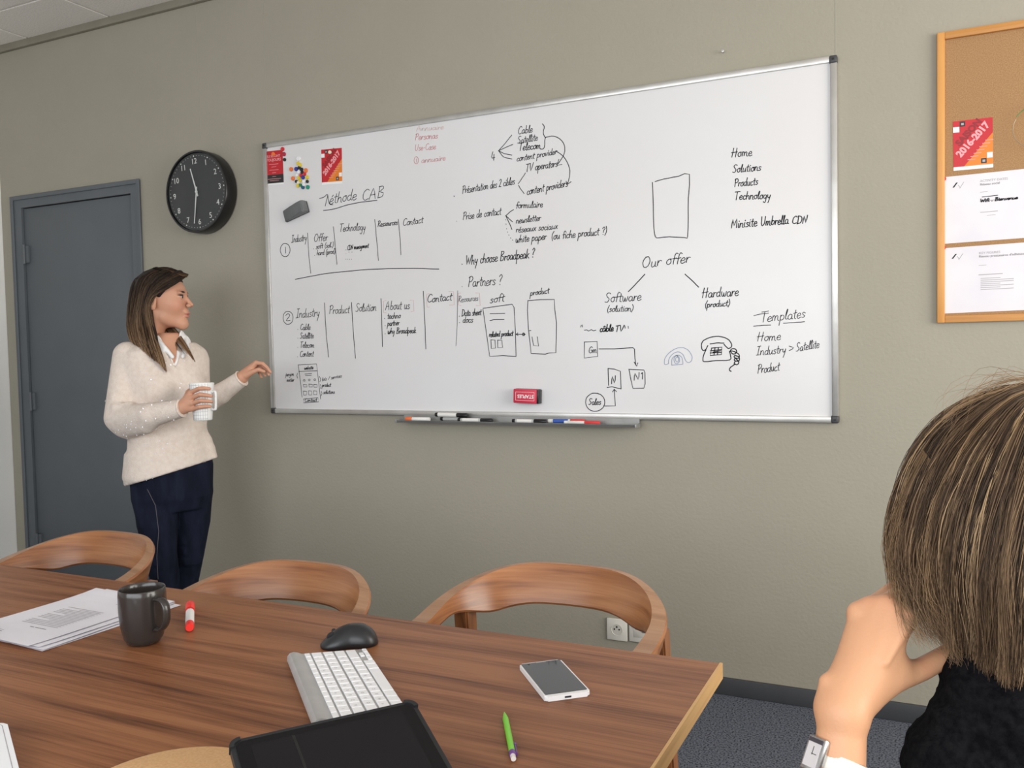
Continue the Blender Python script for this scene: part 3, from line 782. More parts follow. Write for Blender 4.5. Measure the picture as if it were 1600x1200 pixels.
# ================================================================== HANDWRITING ON THE BOARD
# strokes in millimetres: start from the lower left corner of the board, then steps
INK = [
 ('p', 0.80, 'Annuaire', '795,1158 8,13 7,8 2,-9 2,-13;800,1166 14,0;824,1167 -2,-6 -1,-4 0,2 2,4 3,3 3,1 3,-1 1,-2 0,-4 -1,-3 1,-1 2,0;841,1166 -2,-6 -1,-5 0,3 2,4 3,2 3,2 3,-1 1,-2 0,-4 -1,-3 1,-1 2,0;858,1165 -1,-4 -1,-3 1,-3 2,-1 3,1 3,2 2,5 1,2 -1,-3 -1,-5 1,-1 2,-1;885,1161 -2,2 -3,1 -3,-1 -3,-2 -2,-2 0,-3 2,-2 3,-1 3,1 3,2 2,4 1,2 -1,-2 -1,-4 0,-2 1,-1 1,0 2,1;893,1162 -1,-5 -1,-4 1,-1 1,0;895,1166 0,1;900,1162 -2,-7 -1,-4 1,2 1,4 3,2 2,2 3,-1 2,0;910,1156 7,0 4,1 1,2 -1,2 -2,1 -3,-1 -3,-1 -2,-2 -1,-3 0,-2 2,-2 3,0 4,1 3,1'),
 ('r', 0.90, 'Personas', '796,1148 -6,-25;792,1145 5,2 5,1 3,-2 2,-4 -3,-3 -3,-3 -4,-1 -4,0;807,1128 5,0 4,1 1,2 -1,3 -2,1 -2,0 -3,-2 -2,-3 -1,-4 1,-2 1,-2 3,0 3,1 3,1;822,1135 -2,-7 -1,-5 1,2 1,4 2,3 3,2 2,0 2,-1;840,1131 -1,2 -2,1 -3,-1 -2,-2 2,-2 2,-1 2,-2 1,-2 -2,-2 -3,-1 -2,0 -2,1;850,1133 -3,0 -3,-2 -2,-3 0,-3 1,-3 3,-1 3,1 2,2 2,3 0,3 -2,2 -1,1 2,0 3,0;858,1133 -2,-8 -1,-5 1,3 1,4 3,4 3,1 2,-1 1,-2 -1,-4 0,-4 1,-1 1,-1;882,1129 -2,2 -2,1 -3,-1 -3,-2 -1,-3 -1,-3 2,-3 2,-1 3,1 3,3 1,4 1,3 0,-3 -1,-4 0,-3 0,-1 1,0 2,1;895,1128 -1,2 -2,0 -3,-1 -1,-1 1,-2 2,-2 2,-1 1,-2 -2,-2 -3,-1 -2,0 -2,1'),
 ('r', 0.80, 'Use-Case', '792,1105 -2,-9 -1,-8 1,-6 2,-2 4,1 3,5 3,9 2,10;814,1090 -2,1 -2,1 -2,-1 -1,-1 1,-2 2,-2 1,-2 1,-1 -1,-2 -3,-2 -2,1 -2,1;815,1084 5,1 4,1 0,2 -1,2 -1,1 -2,0 -3,-2 -2,-3 0,-3 0,-3 2,-1 2,0 2,0 3,2;827,1087 7,1;853,1099 -2,3 -2,1 -4,-2 -4,-4 -2,-6 -1,-7 2,-4 3,-2 3,1 4,2;862,1086 -1,2 -2,1 -3,-1 -2,-2 -1,-3 -1,-3 2,-3 2,-1 2,2 2,2 2,5 1,3 -1,-4 -1,-4 0,-2 1,-2 1,1 1,0;874,1088 -1,1 -2,1 -2,-1 -1,-2 1,-2 1,-1 2,-2 1,-2 -2,-2 -2,-1 -2,0 -2,1;876,1082 5,1 3,1 1,2 -1,2 -2,1 -1,0 -3,-2 -2,-3 -1,-3 1,-3 1,-1 2,-1 3,1 3,2'),
 ('r', 0.80, '#small red circled one', '796,1055 -2,1 -3,0 -2,0 -2,-1 -2,-1 -1,-2 -1,-3 -1,-3 -1,-3 0,-3 1,-3 1,-3 1,-2 2,-2 2,-1 2,-1 3,0 2,0 2,1 2,2 1,2 1,3 1,3 0,3 0,3 -1,3 -1,2 -2,2 -2,2 -2,2;792,1048 0,-14'),
 ('r', 0.80, 'annuaire', '829,1038 -2,1 -2,1 -4,-1 -3,-2 -1,-3 0,-3 1,-2 3,0 3,1 3,2 2,4 1,3 -1,-3 -1,-4 0,-2 1,-1 1,0 1,0;835,1039 -1,-7 -1,-4 0,2 2,5 3,3 3,1 2,-1 1,-2 0,-4 -1,-3 1,-1 2,0;851,1040 -1,-7 -1,-4 0,2 2,5 3,2 3,2 2,-1 1,-2 0,-4 -1,-3 1,-1 2,-1;867,1039 -1,-4 -1,-4 2,-2 1,-1 3,1 3,2 2,5 1,3 -1,-4 -1,-5 1,-2 2,0;893,1037 -2,1 -2,1 -4,-1 -3,-2 -1,-2 0,-3 1,-2 3,-1 3,1 3,2 2,4 1,3 -1,-3 -1,-4 0,-2 0,-1 2,0 1,1;901,1039 -2,-5 -1,-5 1,-1 2,0;902,1044 1,1;907,1039 -2,-7 -1,-5 1,3 1,4 3,2 2,2 2,0 2,-1;917,1033 5,0 5,1 0,2 -1,2 -2,1 -2,0 -3,-2 -2,-3 -1,-3 1,-2 1,-1 3,-1 3,1 3,1'),
 ('k', 1.20, '#first letter of the heading', '300,933 8,1 8,1 8,2 8,4 8,6 4,-1 -2,-12 -7,-18 -6,-18;344,945 2,-14 2,-14 3,-10 5,-5 7,-1 7,-1'),
 ('k', 1.20, 'éthode', '354,913 10,2 8,3 1,4 -2,4 -3,1 -4,-1 -5,-4 -4,-5 -2,-6 1,-5 3,-2 5,-1 5,3 6,3;366,933 8,8;391,945 -3,-11 -3,-10 -2,-9 -1,-6 3,-2 4,0;379,931 17,3;406,952 -3,-12 -3,-11 -4,-14 -2,-9 1,4 3,9 5,6 6,4 3,-2 2,-4 -1,-8 -1,-6 1,-2 3,0;436,932 -5,-2 -5,-3 -3,-6 -1,-6 2,-4 5,-2 5,2 5,4 2,6 0,6 -3,3 -2,2 4,0 4,-1;467,929 -4,3 -3,1 -6,-2 -5,-5 -2,-6 0,-5 2,-4 4,-1 6,4 6,5;475,957 -4,-12 -3,-11 -3,-12 -1,-9 2,-1 3,0;475,920 9,2 8,2 1,4 -2,4 -3,1 -4,0 -5,-4 -4,-6 -2,-6 1,-5 3,-2 5,0 5,2 5,3'),
 ('k', 1.15, 'CAB', '559,943 -4,4 -5,2 -9,-4 -9,-8 -5,-11 -1,-12 4,-7 6,-3 8,2 9,4;556,905 14,28 11,17 4,-16 2,-28;564,922 24,3;612,953 -11,-45;609,953 10,1 8,0 4,-4 -1,-5 -11,-7 -9,-6 8,-2 10,-3 -1,-8 -6,-8 -10,-2 -12,-1'),
 ('k', 1.30, '#underline of the heading', '319,880 16,0 15,0 19,1 25,3 28,5 27,4 25,2 24,2 24,1 24,0 25,0 25,0'),
 ('k', 1.15, '#circled number one', '115,752 -6,1 -5,1 -6,0 -5,-2 -5,-4 -5,-4 -3,-5 -2,-6 -1,-6 0,-6 2,-6 3,-6 3,-5 5,-4 5,-2 6,-2 6,0 5,1 6,2 4,4 4,5 3,5 2,6 0,6 0,6 -2,6 -3,6 -4,4 -6,3 -5,3;106,738 1,-27'),
 ('k', 1.10, 'Industry', '146,786 9,1;151,786 -6,-30;140,755 9,1;155,771 -2,-9 -1,-6 1,3 1,6 2,4 3,3 2,-1 0,-3 0,-5 -1,-5 1,-2 1,0;174,768 -1,2 -2,1 -3,-1 -2,-3 -1,-4 0,-4 1,-2 2,-1 2,2 3,3;178,787 -2,-8 -1,-8 -2,-8 0,-6 0,-1 2,1;179,772 -1,-6 -1,-5 1,-3 1,-2 3,2 2,3 2,7 0,4 -1,-5 -1,-7 1,-2 1,-1;197,770 -1,1 -2,1 -2,-1 -1,-2 1,-2 1,-2 2,-2 1,-2 -2,-3 -2,-1 -2,0 -2,1;205,783 -2,-7 -1,-7 -2,-6 0,-4 1,-2 2,0;199,774 8,1;208,773 -2,-9 0,-7 0,3 1,6 2,4 2,2 2,0 1,-1;217,773 -1,-5 0,-4 0,-3 2,0 2,1 3,3 1,6 0,2 -2,-9 -3,-11 -2,-6 -2,-5'),
 ('k', 1.10, '#column line', '230,790 1,-29 1,-30 1,-30 2,-29 3,-28 3,-29'),
 ('k', 1.10, '#column line', '369,807 3,-30 2,-29 2,-29 2,-25 2,-25 2,-24'),
 ('k', 1.10, '#column line', '582,820 3,-34 2,-34 3,-31 2,-26 1,-23 2,-24'),
 ('k', 1.10, '#column line', '698,812 2,-27 2,-26 2,-25 1,-24 0,-22 1,-23'),
 ('k', 1.10, 'Offer', '282,782 -5,-1 -4,-3 -4,-6 -3,-7 1,-8 2,-6 5,-1 6,3 4,7 3,8 -1,7 -2,6 -4,1 -5,-1;306,779 -2,3 -2,1 -2,-3 -2,-4 -2,-6 -2,-7 -1,-7 -2,-6;290,766 12,1;317,780 -1,2 -2,1 -3,-2 -2,-4 -2,-7 -1,-7 -2,-6 -1,-7;302,767 11,1;313,758 6,1 5,1 1,3 -2,3 -1,1 -3,0 -3,-3 -3,-4 -1,-4 1,-4 2,-2 3,0 3,1 3,2;330,767 -2,-10 -1,-7 0,4 2,5 3,4 2,3 3,0 2,-1'),
 ('k', 1.10, '. soft (sol.)', '259,720 1,-1;282,727 -1,1 -2,1 -2,-1 -1,-2 1,-1 1,-1 2,-2 1,-1 -2,-2 -2,-1 -2,0 -2,1;290,730 -2,-1 -3,-1 -1,-3 0,-3 1,-2 2,-1 2,1 2,2 1,3 0,2 -1,2 -1,1 2,0 2,0;307,739 -2,2 -1,0 -2,-1 -1,-3 -1,-4 -2,-5 -1,-4 -1,-5;296,730 8,1;309,738 -1,-5 -1,-5 -1,-4 -1,-3 1,-1 2,0;304,731 8,1;329,742 -3,-4 -2,-4 -2,-5 0,-4 0,-5 1,-4;336,729 -2,1 -1,1 -2,-1 -2,-2 1,-1 2,-2 2,-1 0,-1 -1,-2 -2,-1 -2,0 -2,1;344,730 -3,-1 -2,-1 -2,-3 0,-3 1,-2 2,-1 2,1 3,2 1,3 0,2 -1,2 -1,1 1,0 2,0;350,727 2,6 2,5 1,3 -1,1 -1,-1 -1,-3 -2,-8 -1,-7 0,-2 1,-1 1,1 2,1;355,722 1,-1;365,743 1,-5 1,-4 -1,-4 -1,-5 -3,-4 -3,-5'),
 ('k', 1.10, '. hard (prod)', '265,691 0,-1;282,713 -1,-6 -2,-5 -1,-7 -1,-4 1,2 1,4 2,3 2,1 1,0 1,-3 0,-3 -1,-3 1,-1 1,0;296,700 -1,1 -1,1 -3,-1 -2,-2 -1,-3 0,-2 1,-2 2,-1 2,1 2,2 1,4 1,3 -1,-3 -1,-4 0,-2 1,-1 1,1 1,0;301,701 -2,-7 0,-4 0,2 1,4 2,3 2,2 1,-1 1,0;315,700 -1,1 -2,1 -2,-1 -2,-2 -1,-3 0,-2 1,-2 2,-1 2,2 2,2;318,713 -1,-5 -1,-6 -2,-5 0,-5 1,0 1,0;334,714 -3,-4 -2,-5 -2,-4 0,-5 0,-4 1,-4;334,702 -1,-6 -1,-5 -2,-5 -1,-6;333,697 2,3 2,2 2,-1 1,-2 0,-3 -1,-3 -2,-2 -2,0 -2,0 -1,1;344,702 -1,-6 -1,-5 0,2 1,4 2,3 2,2 1,0 2,-1;356,703 -2,-1 -2,-1 -2,-3 0,-3 1,-2 2,-1 2,1 2,2 1,3 0,2 -1,2 -1,1 1,0 2,-1;368,701 -1,2 -2,0 -2,-1 -2,-2 -1,-3 0,-2 1,-2 1,-1 3,2 2,2;371,714 -1,-5 -2,-6 -1,-5 0,-4 0,-1 1,0;374,714 1,-4 1,-4 -1,-5 -1,-4 -2,-4 -3,-5'),
 ('k', 1.10, 'Technology', '405,815 18,0;413,815 -6,-32;420,789 6,1 4,1 0,3 -1,3 -1,1 -2,0 -3,-3 -3,-4 -1,-4 1,-3 2,-2 2,0 3,1 3,2;443,796 -1,2 -2,1 -3,-2 -3,-3 -1,-4 0,-3 1,-3 2,-1 3,1 3,1;451,814 -2,-8 -2,-8 -2,-10 -1,-6 1,3 2,6 2,4 3,2 2,-1 1,-3 0,-5 -1,-5 1,-1 1,-1;462,798 -2,-9 -1,-7 0,4 2,6 3,4 2,2 2,-1 2,-3 -1,-5 -1,-5 1,-2 2,0;482,798 -3,-1 -3,-2 -2,-4 0,-4 1,-3 2,-2 3,1 3,3 1,4 1,4 -2,2 -1,2 2,0 2,-1;489,790 3,9 3,7 1,5 -1,2 -1,-2 -2,-5 -2,-10 -2,-10 0,-4 2,-1 1,0 2,2;503,797 -3,-1 -3,-2 -1,-4 -1,-4 1,-3 3,-2 3,2 2,2 1,4 1,4 -2,3 -1,1 2,0 2,-1;520,792 -2,3 -3,1 -3,-2 -2,-3 -1,-4 0,-3 2,-2 2,-1 3,3 3,4 1,4 0,2 -1,-9 -3,-12 -3,-6 -2,-2 -3,1 -2,3;525,795 -1,-5 0,-5 1,-2 2,-1 3,2 2,3 2,5 0,3 -2,-9 -4,-12 -2,-6 -3,-5'),
 ('k', 1.10, '. CDN management', '431,704 0,-1;449,719 -1,2 -1,1 -2,-1 -3,-4 -1,-5 -1,-5 1,-3 2,-2 2,1 2,2;452,723 -3,-21;451,722 3,0 3,-1 1,-4 -1,-4 -1,-5 -2,-4 -3,-1 -3,-1;458,703 2,12 2,7 1,-9 1,-9 2,7 2,12;475,714 -1,-7 -1,-4 1,3 0,4 2,2 1,2 1,-1 0,-2 -1,-4 0,-4 0,3 1,4 1,2 2,2 0,-1 1,-2 -1,-3 0,-3 0,-1 1,0;490,711 -1,2 -1,0 -1,-1 -2,-1 -1,-3 0,-2 1,-2 1,-1 1,1 2,2 1,4 0,2 0,-2 -1,-4 0,-2 0,-1 1,1 1,0;493,713 -1,-6 -1,-4 1,2 1,4 1,3 1,1 1,0 1,-2 -1,-4 0,-3 1,-1 0,0;505,713 -1,1 -1,1 -2,-1 -1,-2 -1,-3 0,-2 1,-2 1,-1 1,1 2,2 1,4 0,3 0,-3 -1,-4 0,-1 0,-1 1,0 0,0;512,712 -1,1 -1,1 -1,-1 -2,-2 0,-2 0,-3 1,-1 1,0 1,2 2,2 0,3 1,1 -1,-6 -2,-7 -1,-4 -2,-2 -1,1 -1,2;514,709 3,1 2,1 0,2 -1,1 0,1 -1,0 -2,-2 -1,-2 0,-3 0,-2 1,-1 1,0 1,1 2,1;521,715 -1,-6 0,-4 0,2 1,4 1,3 1,1 1,0 0,-2 -1,-5 0,-3 0,2 1,4 1,3 2,1 0,0 1,-2 -1,-4 0,-3 1,-1 0,0;531,709 2,1 2,1 1,1 -1,2 -1,1 -1,0 -1,-2 -1,-2 -1,-3 0,-2 1,-1 2,-1 1,1 1,2;538,715 -1,-6 -1,-4 1,2 0,4 2,2 1,2 1,-1 1,-2 -1,-3 0,-3 0,-1 1,0;548,722 -1,-5 -1,-4 -1,-4 0,-3 1,-1 1,0;544,716 5,1'),
 ('f', 0.90, '. - -', '431,689 0,-1;444,693 5,0;459,692 5,0'),
 ('k', 1.00, '. . . .', '429,664 1,0;439,664 0,-1;449,663 0,-1;458,662 1,0'),
 ('k', 1.20, 'Ressources', '603,812 -6,-24;599,810 4,2 4,1 2,-2 1,-3 -2,-4 -3,-2 -3,-1 -2,-1 3,-5 4,-6;611,793 4,1 3,1 1,2 -1,2 -1,1 -2,0 -2,-2 -2,-3 -1,-3 1,-3 1,-1 2,0 2,1 2,2;628,798 -1,2 -2,0 -2,-1 -1,-1 1,-2 1,-2 2,-1 1,-1 -2,-2 -2,-2 -1,1 -2,0;637,800 -2,1 -1,0 -2,-1 -1,-1 1,-2 1,-1 2,-2 1,-1 -2,-2 -2,-2 -2,1 -1,1;644,801 -2,-1 -2,-2 -2,-3 0,-3 1,-2 2,-1 2,1 2,2 1,3 0,3 -1,2 -1,1 1,0 2,-1;650,801 -1,-5 0,-3 0,-3 2,-1 2,1 2,3 1,5 1,3 -1,-4 -1,-5 1,-2 1,-1;661,800 -1,-7 -1,-5 0,3 1,4 2,3 2,2 1,0 2,-1;675,799 -1,1 -1,1 -3,-1 -1,-3 -1,-2 0,-3 1,-2 1,-1 2,1 3,1;677,795 4,1 3,1 1,2 -1,2 -1,1 -2,-1 -2,-2 -2,-2 0,-3 0,-3 1,-1 2,0 2,1 2,1;694,799 -2,1 -1,1 -2,-1 -1,-2 1,-1 1,-2 2,-1 1,-2 -2,-2 -2,-1 -2,0 -1,1'),
 ('k', 1.10, 'Contact', '740,808 -2,3 -3,1 -5,-3 -5,-5 -2,-7 -1,-7 2,-5 4,-2 4,2 4,2;748,799 -3,-2 -3,-2 -2,-3 0,-4 1,-3 3,-1 3,1 3,3 1,4 0,3 -2,2 -1,2 2,0 3,-1;756,798 -2,-9 -1,-5 1,3 1,5 3,4 3,2 2,-1 2,-2 -1,-5 -1,-4 1,-2 2,0;777,810 -2,-7 -1,-6 -2,-6 0,-4 2,-1 2,0;770,801 10,2;792,798 -2,1 -3,1 -3,-1 -3,-3 -1,-3 0,-4 1,-2 3,-1 3,1 2,3 2,6 1,3 -1,-3 -1,-6 0,-2 1,-1 1,0 1,1;807,799 -2,2 -2,0 -3,-1 -3,-3 -1,-3 0,-4 1,-2 3,-1 2,1 4,2;816,811 -2,-6 -1,-7 -2,-5 0,-4 1,-1 3,0;809,803 10,1'),
 ('k', 1.30, '#long dividing line', '155,593 29,3 28,3 29,3 26,2 26,3 32,2 43,2 49,1 46,1 40,1 38,0 44,-1 57,-1 63,-3 57,-3 45,-3 39,-4 39,-3'),
 ('k', 1.15, '#circled number two', '119,452 -6,1 -6,1 -6,0 -5,-2 -6,-4 -4,-4 -3,-5 -2,-6 -1,-6 0,-6 2,-6 2,-6 4,-4 5,-4 5,-3 6,-1 6,0 6,1 6,3 5,3 4,5 3,5 1,6 1,7 -1,6 -2,6 -3,5 -4,4 -6,3 -5,3;95,436 4,3 5,3 5,1 4,-1 4,-3 1,-4 -6,-7 -10,-9 -5,-6 4,-1 9,1 9,1'),
 ('k', 1.10, 'Industry', '161,462 13,1;168,462 -9,-37;152,423 14,2;174,444 -2,-12 -1,-8 0,4 3,8 3,5 4,3 2,-1 2,-4 -1,-6 -1,-7 1,-1 2,-1;204,439 -2,2 -3,2 -4,-2 -4,-4 -1,-5 0,-5 2,-3 2,-1 4,3 4,4;210,463 -3,-10 -2,-10 -2,-10 -1,-8 1,-1 2,0;212,443 -2,-7 -1,-7 1,-4 2,-1 4,2 3,4 3,8 1,6 -2,-7 -1,-9 1,-3 2,-1;239,442 -2,2 -2,1 -3,-1 -2,-3 1,-3 2,-2 3,-2 1,-3 -2,-3 -4,-2 -2,0 -3,1;250,460 -2,-9 -2,-9 -1,-7 -1,-6 2,-2 2,0;242,448 12,2;256,445 -2,-12 -2,-8 1,4 2,7 3,5 3,3 2,0 3,-1;269,446 -1,-7 0,-5 1,-3 3,-1 3,2 3,4 3,7 0,3 -3,-11 -5,-14 -3,-8 -3,-6'),
 ('k', 1.25, '#column line', '310,483 1,-37 0,-37 2,-38 2,-40 4,-41 4,-42'),
 ('k', 1.25, '#column line', '452,479 1,-37 1,-37 2,-38 2,-41 3,-42 3,-43'),
 ('k', 1.25, '#column line', '602,489 1,-34 0,-33 0,-34 0,-33 0,-34 0,-33'),
 ('k', 1.25, '#column line', '809,510 1,-34 1,-33 1,-37 1,-42 0,-45 1,-45'),
 ('k', 1.10, 'Product', '343,471 -8,-36;338,466 6,4 6,2 4,-4 1,-4 -2,-6 -5,-4 -4,-2 -5,0;357,452 -2,-10 -1,-8 0,4 2,6 3,4 3,3 2,0 2,-1;376,452 -3,-1 -4,-2 -2,-5 0,-4 1,-4 3,-1 3,1 4,3 1,4 0,5 -1,3 -2,1 2,0 3,-1;396,449 -2,2 -3,1 -4,-2 -3,-3 -1,-4 0,-5 1,-3 3,-1 3,3 4,4;401,470 -2,-9 -2,-9 -2,-9 -1,-7 1,-1 2,0;403,452 -1,-6 -1,-6 1,-4 2,-1 3,1 3,4 2,7 1,5 -1,-6 -1,-8 1,-2 1,-1;429,450 -2,2 -2,1 -3,-2 -3,-3 -2,-5 0,-3 2,-3 2,-2 3,1 4,2;440,465 -2,-9 -2,-7 -2,-7 0,-5 2,-2 2,0;432,454 11,1'),
 ('k', 1.10, 'Solution', '492,470 -3,3 -3,1 -4,-2 -4,-5 1,-4 3,-5 2,-3 2,-4 -2,-6 -4,-5 -4,0 -4,2;501,457 -4,-1 -3,-2 -2,-4 0,-5 1,-3 3,-2 3,1 3,3 1,5 1,4 -2,3 -1,1 2,0 3,0;508,449 4,9 3,8 1,5 -1,2 -1,-1 -2,-6 -3,-11 -2,-11 1,-5 1,-1 2,1 2,1;518,457 -2,-7 -1,-5 1,-4 2,-2 3,2 3,4 2,7 1,5 -1,-6 -1,-8 1,-2 2,-1;539,469 -2,-8 -1,-7 -2,-7 0,-5 1,-2 3,0;532,459 10,1;545,456 -2,-8 -1,-7 1,-1 2,-1;547,463 1,2;558,456 -3,-1 -3,-2 -2,-5 -1,-4 2,-4 2,-1 3,1 3,3 2,4 0,5 -2,2 -1,2 2,0 3,-1;566,457 -2,-10 -1,-7 1,4 2,6 3,5 3,2 2,-1 1,-3 -1,-6 -1,-5 2,-2 1,0'),
 ('k', 1.10, 'About us', '623,441 8,23 7,13 2,-13 0,-23;628,455 13,1;655,477 -2,-9 -2,-9 -2,-10 -1,-6 0,2 1,5 3,5 3,3 3,-1 2,-3 0,-4 -1,-5 -4,-3 -3,-1 -2,1 -2,1;673,459 -4,-1 -3,-2 -2,-5 0,-4 1,-4 3,-2 3,2 3,3 1,4 0,5 -1,3 -1,1 1,0 3,-1;681,460 -1,-7 -1,-6 1,-4 2,-1 3,1 3,4 2,8 1,5 -2,-6 -1,-9 1,-2 2,-1;702,471 -2,-8 -1,-8 -2,-7 0,-5 1,-2 3,0;695,460 10,2;719,459 -2,-7 0,-6 0,-3 2,-2 3,1 3,4 2,8 1,5 -1,-6 -1,-9 1,-2 1,-1;742,456 -2,2 -2,1 -2,-2 -2,-2 1,-2 2,-3 2,-2 2,-2 -2,-3 -3,-2 -3,0 -2,2'),
 ('k', 1.20, '. techno', '617,406 1,-1;638,424 -1,-6 -1,-5 -1,-5 -1,-3 2,-1 1,0;633,417 8,1;641,410 5,0 3,1 1,3 -1,2 -1,1 -2,-1 -3,-2 -2,-3 0,-3 0,-2 1,-2 3,0 2,1 3,2;661,413 -2,2 -1,0 -3,-1 -2,-2 -1,-3 0,-3 1,-2 2,-1 2,1 3,2;667,428 -1,-6 -2,-6 -1,-7 -1,-5 0,2 2,5 2,3 2,2 2,-1 1,-3 -1,-3 0,-4 1,-1 1,0;676,416 -1,-7 -1,-5 0,3 2,5 2,3 2,1 2,0 1,-3 0,-4 -1,-3 1,-1 1,0;694,417 -3,-1 -2,-2 -2,-2 0,-3 1,-3 2,-1 3,1 2,2 1,3 0,3 -1,2 -1,1 1,0 3,-1'),
 ('k', 1.20, '. partner', '619,376 0,-1;633,386 -1,-6 -1,-6 -2,-6 -1,-6;632,381 2,3 1,2 2,-1 2,-2 -1,-3 -1,-4 -2,-1 -2,-1 -1,0 -1,2;649,384 -2,1 -1,1 -2,-1 -2,-2 -1,-3 0,-3 1,-2 1,-1 2,1 2,3 1,4 1,3 -1,-3 0,-4 0,-3 0,-1 1,0 1,1;653,387 -1,-7 -1,-5 0,2 1,4 2,3 1,2 2,0 1,-1;664,395 -2,-6 -1,-5 -1,-5 0,-3 1,-1 2,0;659,388 7,1;667,387 -2,-7 0,-5 0,3 1,5 2,3 2,1 1,0 1,-2 0,-4 -1,-4 1,-1 1,0;675,381 4,1 3,1 0,2 0,2 -1,1 -2,0 -2,-2 -1,-3 -1,-3 0,-3 1,-1 2,0 2,1 2,1;685,387 -1,-7 -1,-5 1,2 1,5 1,2 2,2 1,0 2,0'),
 ('k', 1.30, '. why Broadpeak', '618,342 0,-1;633,353 -1,-6 0,-5 2,-2 1,1 2,5 1,5 0,-4 -1,-5 1,-2 2,1 2,5 2,7;650,365 -2,-6 -1,-6 -1,-7 -1,-5 0,2 2,5 2,3 2,2 1,-1 1,-3 0,-3 -1,-4 1,-1 1,0;658,353 -1,-4 0,-3 1,-2 2,0 2,1 2,2 1,4 0,2 -2,-7 -2,-8 -2,-5 -2,-4;680,365 -5,-24;678,365 4,0 3,0 2,-2 0,-3 -5,-4 -3,-3 3,-1 4,-2 -1,-4 -2,-4 -4,-1 -5,0;690,352 -1,-7 -1,-5 0,3 2,4 1,3 2,2 2,0 1,-1;703,353 -3,-1 -2,-2 -1,-3 0,-3 1,-2 1,-1 3,1 2,2 0,3 1,3 -2,2 0,1 1,0 2,-1;715,351 -1,2 -2,0 -2,0 -2,-3 -1,-2 0,-3 1,-3 2,0 2,1 2,2 1,4 1,3 -1,-3 -1,-4 0,-2 1,-1 1,0 1,1;727,350 -2,2 -1,1 -3,-1 -2,-3 -1,-3 0,-2 1,-2 2,-1 2,2 3,2;730,365 -1,-6 -2,-6 -1,-6 0,-5 0,-1 1,1;732,353 -2,-6 -1,-6 -1,-6 -1,-5;731,348 2,3 2,2 2,-1 1,-2 0,-3 -2,-3 -2,-2 -2,-1 -1,1 -1,1;741,347 4,0 3,1 0,3 -1,2 -1,0 -1,0 -2,-2 -2,-3 -1,-3 1,-2 1,-1 2,-1 2,1 2,2;758,351 -1,1 -2,1 -2,-1 -2,-2 -1,-3 0,-3 1,-2 2,-1 2,2 2,2 1,4 1,3 -1,-3 -1,-4 0,-2 1,-1 1,0 1,1;765,365 -1,-6 -1,-6 -1,-6 -1,-6;769,353 -4,-3 -3,-3 1,-1 2,-1 2,-2 2,-1'),
 ('p', 0.90, '#faint red brackets', '628,480 -14,-2 -1,-48 13,0;745,476 16,0 1,-45 -14,-1'),
 ('k', 1.30, 'Contact', '851,492 -3,3 -3,2 -6,-3 -5,-6 -4,-8 -1,-8 3,-5 4,-3 5,2 6,3;861,480 -4,-2 -4,-2 -2,-4 0,-4 1,-3 3,-1 4,1 3,3 2,4 0,4 -2,2 -1,2 2,0 3,-1;870,480 -2,-10 -1,-6 0,3 2,7 4,4 3,2 3,-1 1,-3 -1,-5 0,-5 1,-1 2,0;895,494 -2,-8 -2,-7 -1,-6 -1,-4 2,-2 3,0;887,484 12,2;912,480 -2,2 -3,1 -4,-1 -3,-3 -2,-4 0,-4 2,-3 3,-1 3,2 4,3 2,6 1,4 -1,-4 -1,-6 0,-3 0,-1 2,0 2,1;930,482 -2,1 -3,1 -3,-2 -3,-3 -2,-3 0,-4 2,-3 3,-1 3,1 4,2;941,495 -2,-7 -2,-7 -1,-7 -1,-4 2,-2 3,0;933,485 12,2'),
 ('p', 0.90, '#faint red brackets', '837,499 -14,-2 2,-52 11,-1;928,503 22,-1 2,-53 -22,0'),
 ('k', 0.80, '#column line', '969,505 -2,-37 -1,-37 -2,-33 -1,-28 -2,-23 -1,-21 -2,-16 -1,-12 -2,-13'),
 ('k', 1.10, '. Cable', '160,373 0,-1;190,392 -1,3 -2,1 -4,-2 -4,-4 -2,-7 -1,-6 1,-4 3,-2 4,0 3,3;199,380 -1,1 -2,1 -3,-1 -2,-2 -1,-3 0,-3 1,-3 2,-1 2,1 2,3 2,5 1,3 -1,-3 -1,-5 0,-2 1,-2 0,1 2,0;208,396 -2,-7 -1,-6 -2,-7 -1,-5 0,2 1,3 2,4 3,2 2,0 2,-2 0,-4 -1,-3 -3,-2 -3,-1 -1,0 -2,2;216,378 3,7 2,5 0,4 0,2 -1,-2 -2,-3 -2,-9 -1,-8 0,-3 1,-1 2,0 1,1;221,375 5,1 3,1 0,3 0,2 -2,1 -1,-1 -3,-2 -2,-3 0,-3 0,-3 1,-1 2,0 3,1 2,1'),
